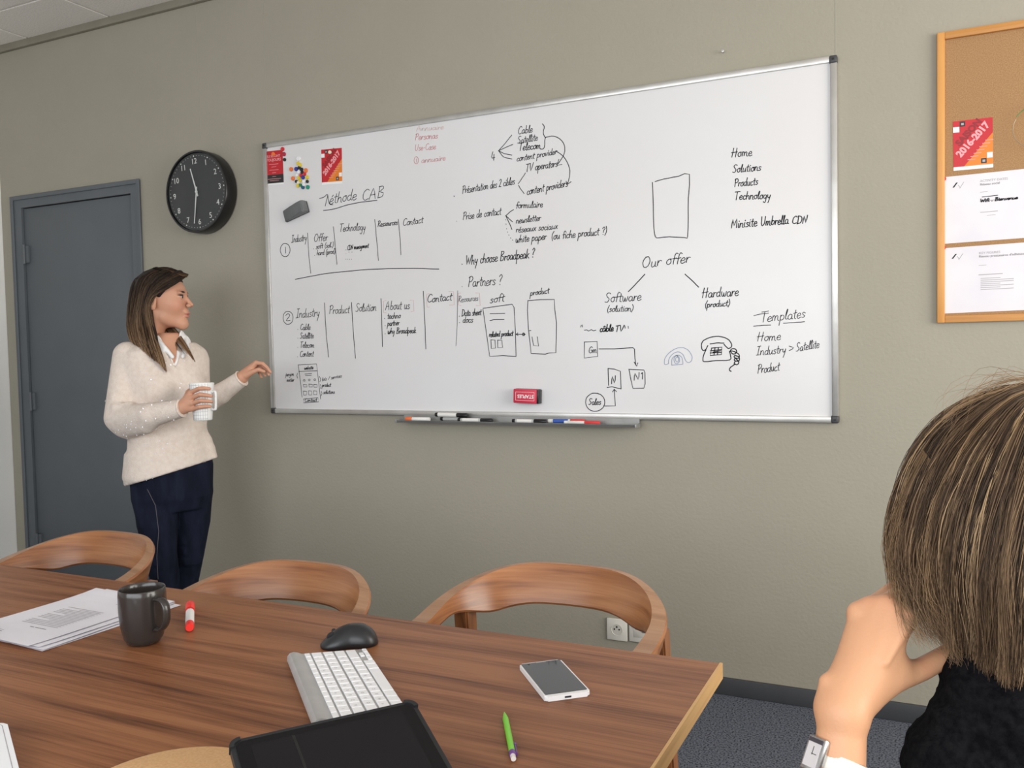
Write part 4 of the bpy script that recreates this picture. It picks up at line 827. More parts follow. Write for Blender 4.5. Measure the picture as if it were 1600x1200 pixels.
 ('k', 1.10, '. Satellite', '158,334 1,0;185,354 -2,3 -2,1 -3,-2 -2,-3 0,-4 2,-3 2,-2 1,-3 -2,-5 -2,-4 -3,1 -3,1;193,342 -1,2 -2,1 -2,-1 -2,-2 -1,-4 0,-3 1,-2 2,-1 2,1 2,3 1,4 1,3 -1,-3 -1,-4 0,-3 1,-1 1,0 1,1;202,353 -1,-5 -1,-6 -1,-5 -1,-4 1,-1 2,0;197,346 7,1;204,337 4,1 3,1 1,2 -1,2 -1,1 -2,0 -2,-2 -2,-3 0,-3 0,-3 1,-1 2,-1 2,1 3,2;215,340 2,7 2,6 1,3 0,2 -1,-1 -2,-4 -2,-9 -1,-8 0,-3 1,-1 1,0 2,2;220,339 3,7 2,6 1,4 -1,1 -1,-1 -1,-4 -2,-8 -1,-9 0,-3 1,-1 1,1 1,1;228,345 -2,-6 -1,-5 1,-1 1,0;229,350 0,2;236,353 -2,-6 -1,-6 -1,-5 0,-3 1,-2 2,0;231,345 7,1;238,338 4,1 3,1 1,2 -1,2 -1,1 -2,0 -2,-2 -2,-3 -1,-3 1,-3 1,-1 2,-1 2,1 2,2'),
 ('k', 1.10, '. Telecom', '156,294 1,-1;174,317 14,1;180,317 -5,-25;186,298 4,1 3,1 1,2 -1,2 -1,1 -2,0 -2,-2 -2,-3 -1,-3 1,-3 1,-2 2,0 2,1 3,2;197,300 3,7 2,6 0,3 0,2 -1,-1 -2,-4 -1,-9 -2,-8 0,-3 1,-1 2,0 1,2;202,297 4,1 4,1 0,2 -1,3 -1,1 -2,-1 -2,-2 -2,-3 0,-3 0,-3 1,-1 2,-1 2,1 3,2;220,301 -1,2 -2,0 -2,-1 -2,-2 -1,-3 0,-3 1,-2 2,-2 2,1 2,2;228,304 -2,-1 -3,-1 -1,-3 0,-4 1,-2 1,-1 3,1 2,2 1,3 0,3 -1,2 -1,1 1,0 3,0;234,303 -1,-7 -1,-5 0,2 1,5 2,4 2,1 1,0 1,-3 -1,-5 -1,-4 1,3 1,4 2,4 2,1 1,0 1,-3 -1,-4 -1,-4 1,-1 2,0'),
 ('k', 1.10, '. Content', '153,252 1,-1;183,274 -1,2 -2,1 -4,-2 -4,-4 -2,-7 -1,-6 1,-4 3,-3 4,1 3,3;190,265 -3,-2 -2,-1 -2,-3 0,-4 1,-2 2,-1 2,1 2,2 1,3 1,3 -2,2 0,2 1,0 2,-1;196,265 -2,-8 -1,-5 1,2 1,5 2,4 3,2 1,-1 1,-2 0,-5 -1,-4 1,-1 1,0;212,275 -1,-6 -2,-6 -1,-5 0,-4 1,-1 2,0;207,267 8,1;214,258 5,1 3,2 1,2 -1,2 -1,1 -2,0 -3,-3 -2,-3 0,-3 0,-3 2,-1 2,0 2,1 2,1;226,265 -1,-7 -1,-6 0,3 2,5 2,4 2,2 2,-1 1,-3 -1,-4 -1,-4 1,-1 2,0;242,275 -1,-6 -1,-6 -1,-5 -1,-4 1,-1 2,0;237,267 8,1'),
 ('k', 1.00, '#small page layout sketch', '156,216 101,3 8,-77 8,-76;156,216 9,-69 7,-74;158,187 101,2;191,175 38,3;194,169 33,1;189,151 -6,-1 -2,-4 4,-3 5,1 2,4 -4,3;216,153 -5,-1 -2,-4 4,-3 5,1 2,4 -4,3;247,154 -6,-1 -2,-4 4,-3 5,1 2,4 -4,3;181,129 20,-1 0,-10 -19,0 -1,11;212,131 19,-1 -1,-12 -17,0 -1,13;239,130 17,-1 0,-12 -17,0 0,13;180,100 18,-1 -1,-16 -16,-1 -1,18;208,101 18,-1 -1,-17 -16,0 -1,18;236,101 18,-1 -1,-16 -17,0 0,17;180,65 80,6 2,-18 -83,-5 1,17;151,179 -5,-10 4,-12;271,164 6,-12 -5,-11;274,129 4,-8 -4,-9;278,99 4,-10 -6,-9'),
 ('k', 1.10, 'website', '190,203 0,-4 0,-3 1,-1 1,0 1,4 1,2 0,-2 -1,-3 1,-1 2,1 1,3 2,4;200,199 3,0 2,1 1,1 -1,2 -1,0 -1,0 -2,-1 -1,-2 -1,-2 1,-2 1,0 1,0 2,0 2,1;211,211 -1,-4 -1,-4 -1,-4 -1,-2 0,1 1,2 1,2 2,1 2,0 1,-1 0,-2 -1,-2 -2,-1 -2,-1 -1,0 -1,1;221,203 -1,0 -1,1 -1,-1 -1,-1 1,-1 1,-1 1,-1 1,-1 -1,-1 -2,-1 -1,0 -2,1;224,204 -1,-4 0,-3 0,0 1,-1;225,207 0,0;231,209 -1,-3 -1,-3 -1,-3 0,-2 1,-1 1,0;227,205 5,1;232,201 4,0 2,1 0,1 0,1 -1,1 -1,0 -2,-2 -1,-1 -1,-2 0,-2 1,-1 2,0 1,1 2,1'),
 ('k', 1.10, 'Contact', '200,65 -1,1 -2,1 -4,-1 -3,-3 -2,-4 0,-3 1,-3 3,-1 3,1 3,1;206,61 -3,-1 -1,-1 -2,-2 0,-2 1,-1 2,-1 2,1 2,1 1,2 0,2 -1,1 -1,1 1,0 2,-1;211,61 -1,-4 -1,-3 1,1 1,3 2,2 2,1 1,0 1,-2 0,-2 -1,-2 1,-1 1,0;225,67 -1,-4 -1,-3 -1,-3 0,-2 1,-1 2,0;221,62 6,1;235,61 -1,0 -2,1 -2,-1 -2,-1 -1,-2 0,-2 1,-1 2,0 2,0 2,2 1,3 1,1 -1,-1 -1,-3 0,-1 1,-1 1,0 1,1;245,61 -1,0 -1,1 -2,-1 -2,-2 -1,-1 0,-2 1,-1 2,-1 2,1 2,1;252,68 -1,-4 -1,-3 -1,-3 0,-2 1,0 1,0;247,63 7,1'),
 ('k', 0.90, 'jargon', '87,175 -2,-7 -1,-6 -1,-3 -2,-1;88,178 0,1;96,173 -2,1 -1,0 -2,0 -2,-2 0,-2 -1,-2 1,-2 2,0 1,1 2,1 1,4 1,2 -1,-2 0,-4 0,-1 0,-1 1,0 1,1;99,175 -1,-5 0,-4 0,2 1,3 1,2 2,2 1,0 1,-1;112,174 -2,1 -1,0 -2,-1 -2,-1 0,-2 0,-2 1,-1 2,0 1,1 2,2 1,3 0,1 -1,-5 -2,-6 -1,-4 -2,-1 -1,0 -2,2;119,176 -2,-1 -2,-1 -1,-2 0,-2 0,-2 2,0 2,0 1,2 1,2 0,2 -1,1 0,1 1,0 1,0;123,176 -1,-5 0,-3 0,2 1,3 2,2 1,2 2,-1 0,-1 0,-3 -1,-3 1,-1 1,0'),
 ('k', 0.90, 'metier', '91,150 -1,-5 0,-4 0,2 1,4 1,2 2,1 0,0 1,-2 -1,-4 0,-3 0,2 1,4 1,2 2,1 1,0 0,-2 0,-3 -1,-3 1,0 1,0;102,146 3,1 3,0 0,2 -1,1 0,1 -2,0 -1,-2 -2,-2 0,-2 0,-2 1,-1 2,0 1,1 2,1;113,156 0,-4 -1,-4 -1,-3 0,-2 0,-1 2,0;110,151 5,1;117,150 -1,-4 -1,-3 1,-1 0,0;117,154 1,1;119,146 3,0 2,1 0,2 0,1 -1,1 -1,0 -2,-2 -1,-2 -1,-2 1,-2 1,-1 1,0 2,1 1,1;127,151 -1,-5 -1,-4 1,2 1,3 1,2 1,1 1,0 1,0'),
 ('k', 0.80, 'lois / services', '286,149 2,4 1,5 1,2 0,1 -1,-1 -1,-3 -2,-5 -1,-6 0,-2 1,0 1,0 1,1;295,154 -2,-1 -2,-1 -1,-2 0,-2 1,-2 1,0 2,1 2,1 0,2 1,3 -1,1 -1,0 1,0 2,0;301,155 -1,-4 -1,-3 0,-1 1,0;302,159 0,0;309,154 -1,1 -1,0 -2,-1 -1,-1 1,-1 1,-1 2,-1 0,0 -1,-2 -2,-1 -1,0 -2,0;317,149 10,16;339,159 -1,1 -1,0 -2,-1 -1,-1 1,-1 1,-1 1,-1 1,-1 -1,-1 -2,-1 -1,0 -2,0;340,156 4,1 3,1 0,2 -1,1 -1,1 -1,-1 -2,-2 -2,-2 0,-2 0,-2 1,0 2,0 2,1 2,1;350,162 -1,-5 -1,-3 0,1 1,3 2,2 1,2 2,0 1,0;356,163 0,-5 1,-3 2,4 3,5;366,165 -2,-4 0,-4 0,0 1,0;366,168 1,1;375,164 -2,1 -1,1 -2,-2 -1,-1 -1,-2 0,-2 1,-2 1,0 2,1 2,1;376,161 3,1 3,2 0,1 0,1 -1,1 -2,-1 -2,-1 -1,-2 -1,-3 1,-1 1,-1 1,0 2,1 2,1;390,167 -1,1 -1,0 -2,-1 -1,-1 1,-1 1,-1 1,-1 1,-1 -1,-1 -2,-2 -1,0 -2,1'),
 ('k', 1.00, 'product', '285,127 -1,-5 -1,-4 -1,-4 -1,-4;284,123 2,2 1,2 2,-1 0,-1 0,-3 -1,-2 -1,-1 -2,-1 -1,1 0,1;292,127 -1,-5 0,-3 0,2 1,3 1,2 2,1 1,0 1,0;301,128 -1,-1 -2,-1 -1,-2 0,-2 1,-2 1,0 1,0 2,2 1,2 0,2 -1,1 -1,1 1,0 2,0;310,126 -1,1 -1,1 -2,-1 -1,-2 -1,-2 0,-2 1,-1 1,-1 2,2 2,2;313,136 -1,-4 -1,-4 -1,-4 -1,-4 1,0 1,0;314,128 -1,-3 -1,-3 1,-2 1,-1 1,1 2,2 1,4 0,2 0,-3 -1,-4 0,-1 1,0;326,127 -1,1 -1,0 -2,-1 -1,-1 -1,-2 0,-2 1,-1 1,-1 1,0 2,2;330,135 -1,-4 0,-4 -1,-3 0,-3 1,0 1,0;327,129 5,1'),
 ('k', 1.00, 'solutions', '295,95 -1,1 -1,0 -1,0 -1,-1 0,-2 2,-1 1,-1 0,-1 -1,-1 -1,-1 -2,0 -1,1;301,97 -2,-1 -1,-1 -1,-2 -1,-2 1,-2 1,-1 2,1 2,2 1,2 0,2 -1,1 -1,1 1,0 2,-1;305,93 2,5 2,4 0,2 0,1 -1,-1 -1,-2 -1,-6 -1,-5 0,-2 1,-1 1,0 1,1;310,97 0,-3 -1,-3 1,-2 1,0 1,1 2,1 1,4 1,2 -1,-3 -1,-3 1,-2 1,0;322,103 -1,-4 -1,-4 -1,-3 0,-2 1,-1 1,0;318,98 6,1;325,97 -1,-4 0,-3 0,-1 1,0;326,100 1,1;332,97 -1,0 -2,-2 -1,-2 0,-2 0,-1 2,-1 2,0 1,2 1,2 0,2 -1,1 -1,1 1,0 2,0;337,97 -1,-5 -1,-3 1,2 1,3 1,2 2,2 1,-1 1,-1 -1,-3 0,-3 1,-1 0,0;350,97 -1,1 -1,0 -1,-1 -1,-1 0,-1 1,-1 2,-1 0,-1 -1,-1 -1,-1 -2,0 -1,0'),
 ('k', 1.20, '#number four', '1140,1036 -6,-19 2,-5 12,1;1145,1026 -2,-23'),
 ('k', 1.10, '#four fanned lines', '1165,1037 10,9 11,9 10,9 9,9 9,9 9,8;1165,1037 10,3 10,3 10,3 11,3 11,3 10,2;1165,1037 8,-5 8,-4 8,-5 11,-3 11,-3 11,-3;1165,1037 7,-9 6,-9 8,-8 11,-5 12,-3 13,-4'),
 ('k', 1.10, 'Cable', '1267,1114 -2,3 -2,2 -4,-3 -4,-5 -3,-7 0,-7 1,-5 4,-2 3,1 4,2;1277,1102 -1,2 -2,1 -3,-2 -3,-2 -1,-4 0,-3 1,-3 2,-1 3,2 2,3 2,5 1,3 -1,-3 -1,-5 0,-3 1,-1 1,0 1,1;1286,1119 -1,-8 -2,-7 -1,-7 -1,-6 0,2 1,4 2,4 3,3 2,-1 2,-2 0,-4 -1,-3 -3,-3 -3,-1 -2,0 -1,2;1295,1098 3,8 2,7 1,4 -1,2 -1,-2 -1,-4 -2,-10 -1,-9 0,-3 1,-1 1,0 2,2;1301,1097 5,1 4,1 0,3 -1,2 -1,1 -2,0 -3,-3 -2,-3 0,-4 0,-3 2,-1 2,-1 2,2 3,1'),
 ('k', 1.10, 'Satellite', '1262,1079 -2,2 -3,1 -3,-2 -3,-4 1,-3 2,-3 2,-3 2,-2 -2,-5 -3,-4 -3,0 -3,1;1272,1065 -2,2 -2,1 -2,-1 -3,-3 -1,-3 0,-3 1,-3 2,0 3,1 2,3 1,4 1,4 -1,-4 0,-4 0,-3 0,-1 1,0 1,1;1281,1078 -1,-6 -1,-6 -1,-5 -1,-4 1,-1 2,0;1276,1070 8,1;1284,1061 4,1 4,2 0,2 0,2 -2,1 -2,0 -2,-2 -2,-4 -1,-3 1,-3 1,-1 2,0 3,1 2,1;1296,1064 3,8 2,6 0,3 0,2 -1,-1 -2,-4 -1,-9 -2,-9 1,-3 1,-1 1,1 1,1;1302,1065 3,7 2,6 1,4 -1,1 -1,-1 -1,-4 -2,-9 -1,-8 0,-4 1,0 1,0 2,1;1310,1069 -1,-6 -1,-5 1,-2 1,0;1311,1074 1,2;1319,1079 -1,-6 -1,-6 -1,-5 0,-4 1,-1 2,0;1314,1071 8,2;1322,1063 5,1 3,1 1,2 -1,2 -2,1 -1,0 -3,-2 -2,-3 0,-4 0,-3 2,-1 2,0 2,1 3,2'),
 ('k', 1.25, 'Telecom', '1255,1055 17,0;1263,1055 -6,-28;1270,1033 5,1 4,1 0,3 -1,2 -1,1 -2,0 -3,-2 -2,-4 -1,-3 1,-4 1,-1 3,-1 2,2 3,1;1283,1034 3,8 3,6 0,5 0,1 -2,-1 -1,-4 -2,-10 -2,-9 1,-4 1,-1 1,1 2,1;1289,1033 5,1 4,1 1,2 -1,3 -2,1 -2,0 -2,-3 -3,-3 0,-4 0,-3 2,-1 2,-1 3,1 3,2;1311,1037 -2,2 -2,1 -2,-2 -3,-2 -1,-3 0,-4 2,-2 2,-1 2,0 3,2;1320,1040 -3,-1 -2,-2 -2,-3 0,-4 1,-3 2,-1 3,1 2,2 2,4 0,3 -2,2 -1,2 2,0 2,-1;1327,1039 -1,-8 -1,-6 0,3 2,6 2,3 2,2 1,-1 1,-2 -1,-7 -1,-4 1,3 1,5 3,4 2,2 1,-1 1,-3 -1,-5 0,-4 1,-1 2,-1'),
 ('k', 1.10, 'content provider', '1252,998 -2,1 -2,1 -2,-2 -2,-2 -1,-3 0,-3 1,-1 2,-1 2,1 3,1;1260,1001 -3,-1 -2,-2 -1,-3 -1,-3 1,-2 3,-2 2,1 2,3 1,3 1,3 -2,2 -1,1 2,0 2,-1;1267,1001 -2,-8 0,-4 0,2 1,5 3,3 2,2 2,-1 1,-2 -1,-4 0,-4 1,-1 1,0;1284,1010 -2,-6 -1,-5 -1,-5 0,-4 1,-1 2,0;1278,1002 9,1;1287,995 4,1 4,2 0,2 -1,2 -1,1 -2,-1 -2,-2 -2,-3 -1,-3 1,-3 1,-1 2,0 3,1 2,2;1299,1002 -1,-7 -1,-5 0,2 2,5 2,3 2,2 2,0 1,-3 0,-4 -1,-4 1,0 1,-1;1316,1011 -1,-5 -2,-5 -1,-5 0,-4 1,-1 2,0;1310,1004 9,1;1330,1005 -1,-6 -2,-6 -1,-6 -1,-6;1329,1000 2,3 2,2 3,-1 1,-2 0,-3 -1,-3 -3,-2 -2,-1 -2,0 -1,2;1342,1004 -2,-7 0,-5 0,3 1,4 2,3 2,2 2,0 1,-1;1356,1005 -3,-1 -2,-1 -2,-3 0,-3 1,-3 2,-1 3,1 2,3 1,3 0,3 -1,1 -1,1 1,0 3,0;1362,1006 0,-8 1,-4 3,5 4,7;1374,1008 -1,-6 -1,-5 1,-1 1,0;1375,1012 1,2;1387,1005 -2,1 -1,1 -3,-1 -3,-3 0,-3 0,-2 1,-2 2,-1 2,2 3,3;1391,1019 -2,-6 -1,-6 -2,-6 0,-4 1,-1 1,0;1391,1001 4,1 4,1 0,2 -1,2 -1,1 -2,0 -2,-3 -2,-2 -1,-4 1,-2 1,-1 2,0 3,1 2,1;1403,1009 -1,-7 -1,-5 0,2 2,5 1,3 2,2 2,0 2,-1'),
 ('k', 1.20, '#curly bracket', '1352,1116 3,-3 3,-4 1,-4 0,-6 -3,-7 -1,-6 0,-5 1,-5 2,-4 1,-3 2,-3 3,-3;1364,1063 -2,-3 -1,-4 -1,-4 0,-6 0,-7 -1,-6 -1,-5 -2,-3 -2,-2 -3,-1 -4,0 -4,1'),
 ('k', 1.20, '#curved arrow', '1364,1065 12,0 12,1 11,-2 12,-5 10,-7 9,-9 6,-9 4,-10 1,-10 0,-10 -3,-9 -4,-9 -7,-9 -8,-10 -9,-9'),
 ('k', 1.20, '#arrow head', '1428,956 -20,-2 8,22'),
 ('k', 1.20, '#curved arrow', '1406,1007 10,-6 9,-7 9,-8 8,-11 7,-12 6,-13 3,-11 2,-11 -1,-11 -2,-12 -3,-11 -4,-12'),
 ('k', 1.20, '#arrow head', '1464,888 -16,-9 -4,13'),
 ('k', 1.15, 'TV operators', '1282,972 16,1;1289,972 -5,-28;1299,974 -1,-18 1,-10 6,11 7,19;1326,961 -3,-2 -2,-1 -2,-4 0,-4 1,-2 2,-2 3,1 2,3 1,4 0,3 -1,2 -1,2 1,0 2,-1;1333,961 -2,-7 -1,-7 -1,-7 -1,-7;1332,955 2,4 2,2 2,0 2,-3 -1,-4 -1,-4 -2,-2 -2,-1 -2,1 -1,1;1343,954 4,1 4,1 0,3 -1,2 -1,1 -2,0 -2,-2 -2,-4 -1,-4 1,-3 1,-1 2,0 3,1 2,2;1355,962 -1,-9 -1,-6 0,3 1,5 2,4 2,2 2,0 1,-1;1371,960 -1,2 -2,0 -2,-1 -3,-2 -1,-4 0,-3 1,-3 2,-1 2,2 3,3 1,5 1,3 -1,-3 -1,-5 0,-3 1,-1 1,0 1,1;1380,972 -1,-7 -1,-6 -1,-6 0,-4 1,-1 1,0;1375,963 8,1;1389,963 -2,-1 -3,-2 -1,-3 0,-4 1,-3 2,-1 2,1 2,3 1,3 0,4 -1,2 -1,1 2,0 2,0;1395,963 -1,-9 -1,-5 1,2 1,6 2,3 2,2 1,0 2,0;1411,962 -2,1 -1,1 -2,-1 -2,-2 1,-2 2,-2 1,-2 1,-1 -1,-3 -2,-1 -2,0 -2,1'),
 ('k', 1.10, '#forked lines', '1277,940 -4,-6 -5,-6 -5,-5 -5,-7 -6,-7 -6,-7;1247,897 3,-6 3,-6 4,-6 4,-5 5,-6 4,-6'),
 ('k', 1.10, 'Présentation des 2 cibles', '1007,917 -5,-30;1004,914 4,3 4,1 2,-2 1,-4 -1,-5 -4,-4 -2,-1 -4,0;1016,904 -1,-9 -1,-6 1,3 1,5 2,4 2,3 1,0 2,-1;1023,897 5,1 3,1 0,3 0,3 -2,1 -1,-1 -2,-2 -2,-4 -1,-4 0,-3 2,-2 2,0 2,1 2,2;1028,910 4,4;1041,902 -1,1 -2,1 -2,-1 -1,-2 1,-2 1,-2 2,-2 1,-1 -2,-3 -2,-2 -2,0 -2,1;1042,897 5,1 3,1 0,3 0,3 -2,1 -1,-1 -3,-2 -1,-4 -1,-4 0,-3 2,-2 2,0 2,2 2,1;1054,906 -2,-9 0,-6 0,3 1,6 2,4 3,2 1,-1 1,-2 0,-5 -1,-5 1,-1 1,0;1069,918 -1,-7 -1,-7 -1,-6 -1,-4 2,-1 1,0;1064,909 8,1;1080,904 -2,2 -1,1 -3,-2 -2,-2 -1,-4 0,-4 1,-2 2,-1 2,1 2,3 2,6 0,3 0,-3 -1,-6 0,-2 0,-2 1,1 1,1;1089,918 -2,-7 -1,-7 -1,-6 0,-4 1,-1 1,0;1084,908 7,2;1093,908 -1,-7 -1,-6 1,-2 1,0;1094,914 1,1;1102,909 -2,-2 -2,-1 -2,-4 0,-4 1,-3 2,-1 2,1 2,3 1,4 0,3 -1,3 -1,1 1,0 2,-1;1108,909 -1,-9 -1,-5 0,3 1,5 2,4 3,3 1,-1 1,-3 0,-5 -1,-5 1,-1 1,0;1134,907 -1,2 -2,1 -2,-2 -3,-3 0,-3 0,-4 1,-2 1,-1 3,2 2,4;1138,925 -2,-7 -1,-8 -1,-7 -1,-6 1,-1 1,0;1137,902 5,1 3,2 0,3 -1,2 -1,1 -1,0 -3,-3 -1,-3 -1,-4 0,-4 2,-1 2,0 2,1 2,2;1155,909 -2,2 -1,0 -2,-1 -1,-2 0,-2 2,-2 1,-1 1,-2 -1,-3 -2,-2 -2,1 -2,1;1167,921 2,4 3,2 2,-2 0,-5 -5,-12 -6,-10 1,0 3,2 2,-1 3,-1;1191,911 -1,2 -2,0 -2,-1 -2,-3 -1,-4 0,-3 1,-2 2,-1 2,1 2,2;1195,913 -1,-7 -1,-5 0,-2 2,0;1196,919 0,2;1202,929 -1,-7 -1,-8 -2,-8 -1,-5 0,2 1,4 2,4 2,3 2,-1 2,-2 0,-4 -1,-3 -2,-3 -3,-1 -1,0 -2,1;1210,910 2,8 2,7 1,4 -1,1 -1,-1 -1,-5 -2,-9 -1,-10 0,-3 1,-1 1,1 2,1;1214,907 4,1 3,2 1,2 -1,3 -1,1 -2,-1 -2,-2 -2,-4 0,-4 0,-3 1,-1 2,0 2,1 3,2;1231,914 -1,2 -2,0 -1,-1 -2,-2 1,-2 2,-2 1,-1 1,-2 -1,-3 -3,-1 -1,0 -2,1'),
 ('k', 1.20, '#dot', '962,882 3,-2'),
 ('k', 1.15, 'content providers', '1292,869 -2,1 -2,1 -2,-2 -2,-3 -1,-3 0,-3 1,-3 2,-1 2,1 3,2;1300,873 -3,-2 -2,-1 -2,-4 0,-4 1,-3 2,-1 3,1 2,3 1,4 0,3 -1,3 -1,1 1,0 2,-1;1306,874 -1,-9 -1,-6 0,3 1,6 3,4 2,2 2,-1 1,-2 -1,-5 -1,-5 1,-1 2,0;1322,885 -1,-7 -1,-6 -1,-6 -1,-4 2,-1 1,0;1317,876 8,2;1325,867 4,1 4,2 0,3 -1,2 -1,1 -2,-1 -2,-2 -2,-4 -1,-4 1,-3 1,-1 2,0 3,1 2,2;1337,876 -2,-9 -1,-6 1,4 1,5 2,4 3,2 1,0 1,-3 0,-5 -1,-4 1,-2 1,0;1353,888 -1,-7 -2,-6 -1,-6 0,-4 1,-1 2,0;1348,879 8,2;1366,879 -1,-7 -1,-7 -2,-7 -1,-7;1365,874 2,3 2,3 2,-1 2,-2 0,-4 -2,-4 -2,-3 -2,-1 -2,1 -1,1;1377,879 -1,-8 -1,-6 1,2 1,6 2,3 2,3 1,0 2,-1;1391,880 -3,-1 -2,-2 -1,-3 -1,-4 1,-3 2,-1 3,1 2,3 1,3 0,4 -1,2 -1,1 1,0 2,0;1397,882 0,-9 1,-5 3,6 3,9;1408,883 -1,-6 -1,-6 1,-1 1,0;1410,889 0,2;1421,881 -2,2 -2,1 -2,-2 -3,-3 -1,-4 0,-3 2,-2 1,-1 3,2 3,4;1424,898 -2,-7 -1,-7 -1,-7 -1,-6 1,-1 1,1;1424,876 4,2 4,1 0,3 -1,2 -1,1 -2,0 -2,-3 -2,-4 0,-3 0,-3 1,-2 2,0 3,2 2,2;1436,886 -2,-9 0,-6 0,3 1,5 2,4 2,2 2,0 1,0;1450,884 -1,1 -1,1 -2,-1 -2,-2 1,-2 2,-2 1,-1 1,-2 -1,-3 -2,-1 -2,0 -2,1'),
 ('k', 1.10, 'Prise de contact', '1008,814 -6,-30;1004,810 5,3 4,2 3,-2 1,-4 -2,-5 -3,-4 -3,-1 -4,-1;1018,800 -1,-9 -1,-7 1,3 1,6 2,3 2,3 2,0 2,-1;1029,801 -1,-7 -1,-6 0,-2 2,0;1030,807 1,1;1041,798 -2,2 -1,0 -2,-1 -2,-2 1,-2 2,-2 2,-1 0,-2 -1,-3 -3,-2 -2,1 -2,1;1043,792 4,1 4,2 0,3 0,2 -2,1 -2,0 -2,-3 -2,-3 -1,-4 0,-4 2,-1 2,0 3,1 2,2;1073,800 -2,1 -2,1 -2,-1 -3,-3 -1,-4 0,-3 1,-3 2,-1 3,3 3,3;1077,818 -2,-8 -1,-7 -2,-8 0,-6 0,-1 2,0;1077,795 4,1 4,2 0,2 0,3 -2,1 -2,-1 -2,-2 -2,-4 -1,-4 1,-3 1,-1 2,-1 3,2 2,2;1106,801 -2,1 -1,1 -3,-2 -2,-3 -1,-3 0,-3 1,-3 2,-1 2,1 3,2;1114,804 -2,-1 -3,-2 -1,-4 -1,-3 2,-3 2,-2 2,1 2,3 1,4 1,4 -2,2 -1,1 2,0 2,0;1121,804 -2,-9 -1,-6 1,3 1,6 3,4 2,2 2,-1 1,-2 -1,-5 0,-5 1,-1 1,0;1138,816 -1,-7 -2,-7 -1,-5 0,-5 1,-1 2,0;1132,807 9,1;1150,802 -2,2 -2,1 -2,-1 -3,-3 -1,-3 0,-4 1,-3 2,-1 3,2 2,3 2,5 0,4 0,-4 -1,-5 0,-3 0,-1 1,0 1,1;1162,803 -1,1 -2,1 -2,-1 -3,-3 -1,-4 0,-3 1,-2 2,-2 3,1 2,2;1170,816 -2,-7 -1,-6 -1,-6 0,-5 1,-1 2,0;1164,807 8,1'),
 ('f', 1.10, '#dot', '971,782 2,-2'),
 ('k', 1.20, '#fanned lines', '1190,785 7,4 6,5 6,4 5,3 5,2 5,2;1190,785 5,-5 6,-5 4,-5 5,-4 4,-3 4,-4;1190,785 4,-9 4,-8 4,-9 5,-9 4,-10 4,-10'),
 ('k', 1.00, '#dotted line', '1189,770 0,-2;1190,753 1,-2;1192,735 0,-2;1196,722 0,-2;1201,710 1,-2;1208,698 2,-2;1216,689 2,-1'),
 ('k', 1.10, 'formulaire', '1249,831 -2,2 -1,0 -2,-1 -2,-3 -1,-5 -1,-6 -2,-5 -1,-5;1236,821 9,0;1252,821 -3,-1 -2,-1 -2,-3 0,-3 1,-3 2,-1 3,0 3,3 1,3 0,3 -2,2 -1,1 2,0 2,-1;1259,821 -1,-8 -1,-5 1,2 1,5 2,3 2,2 2,0 2,-1;1269,820 -1,-8 -1,-5 0,3 1,5 3,3 2,2 1,-1 1,-3 -1,-5 -1,-4 1,3 1,5 2,3 3,1 1,0 1,-3 -1,-4 0,-4 1,-1 2,0;1289,819 -1,-4 -1,-5 1,-2 2,-1 2,1 3,2 1,5 1,4 -1,-4 -1,-6 1,-2 2,-1;1302,814 3,6 2,6 0,4 0,1 -1,-1 -2,-4 -2,-8 -1,-8 0,-3 1,-1 2,0 1,1;1317,816 -1,2 -2,1 -3,-1 -2,-2 -2,-3 0,-3 1,-3 3,-1 2,1 3,3 1,4 1,3 -1,-3 -1,-4 0,-3 1,-1 1,0 1,1;1324,817 -2,-6 -1,-4 1,-2 2,0;1325,822 0,2;1329,818 -1,-7 -1,-5 0,2 2,5 2,3 2,2 1,-1 2,-1;1337,810 5,1 4,1 0,2 -1,2 -1,1 -2,0 -3,-2 -2,-3 0,-3 0,-3 2,-1 2,-1 3,1 2,2'),
 ('k', 1.15, 'newsletter', '1236,763 -1,-7 -1,-5 0,2 1,5 3,4 2,2 2,-1 1,-2 0,-5 -1,-4 1,-1 1,0;1247,757 5,1 4,1 0,2 -1,2 -1,1 -2,0 -2,-2 -3,-3 0,-4 0,-2 2,-2 2,0 3,1 2,2;1260,765 -1,-7 1,-5 1,-2 2,1 2,6 1,4 0,-3 -1,-6 2,-1 1,0 2,6 3,7;1283,764 -2,1 -1,0 -2,-1 -2,-2 1,-1 2,-2 2,-1 1,-2 -2,-2 -2,-1 -2,0 -2,1;1286,760 2,7 3,6 0,3 0,2 -2,-1 -1,-4 -2,-9 -1,-8 0,-3 1,0 2,0 1,1;1291,758 5,1 3,1 1,3 -1,2 -1,1 -2,-1 -3,-2 -2,-3 0,-3 0,-3 2,-1 2,0 2,1 3,1;1308,775 -1,-6 -1,-6 -1,-4 -1,-4 2,-1 1,0;1303,767 8,1;1317,775 -2,-6 -1,-5 -1,-5 0,-4 1,-1 2,0;1311,768 9,1;1320,759 4,1 4,1 0,3 -1,2 -1,0 -2,0 -2,-2 -2,-3 -1,-3 0,-3 2,-1 2,0 3,1 2,1;1332,767 -1,-8 -1,-5 0,3 2,4 1,3 2,2 2,0 2,0'),
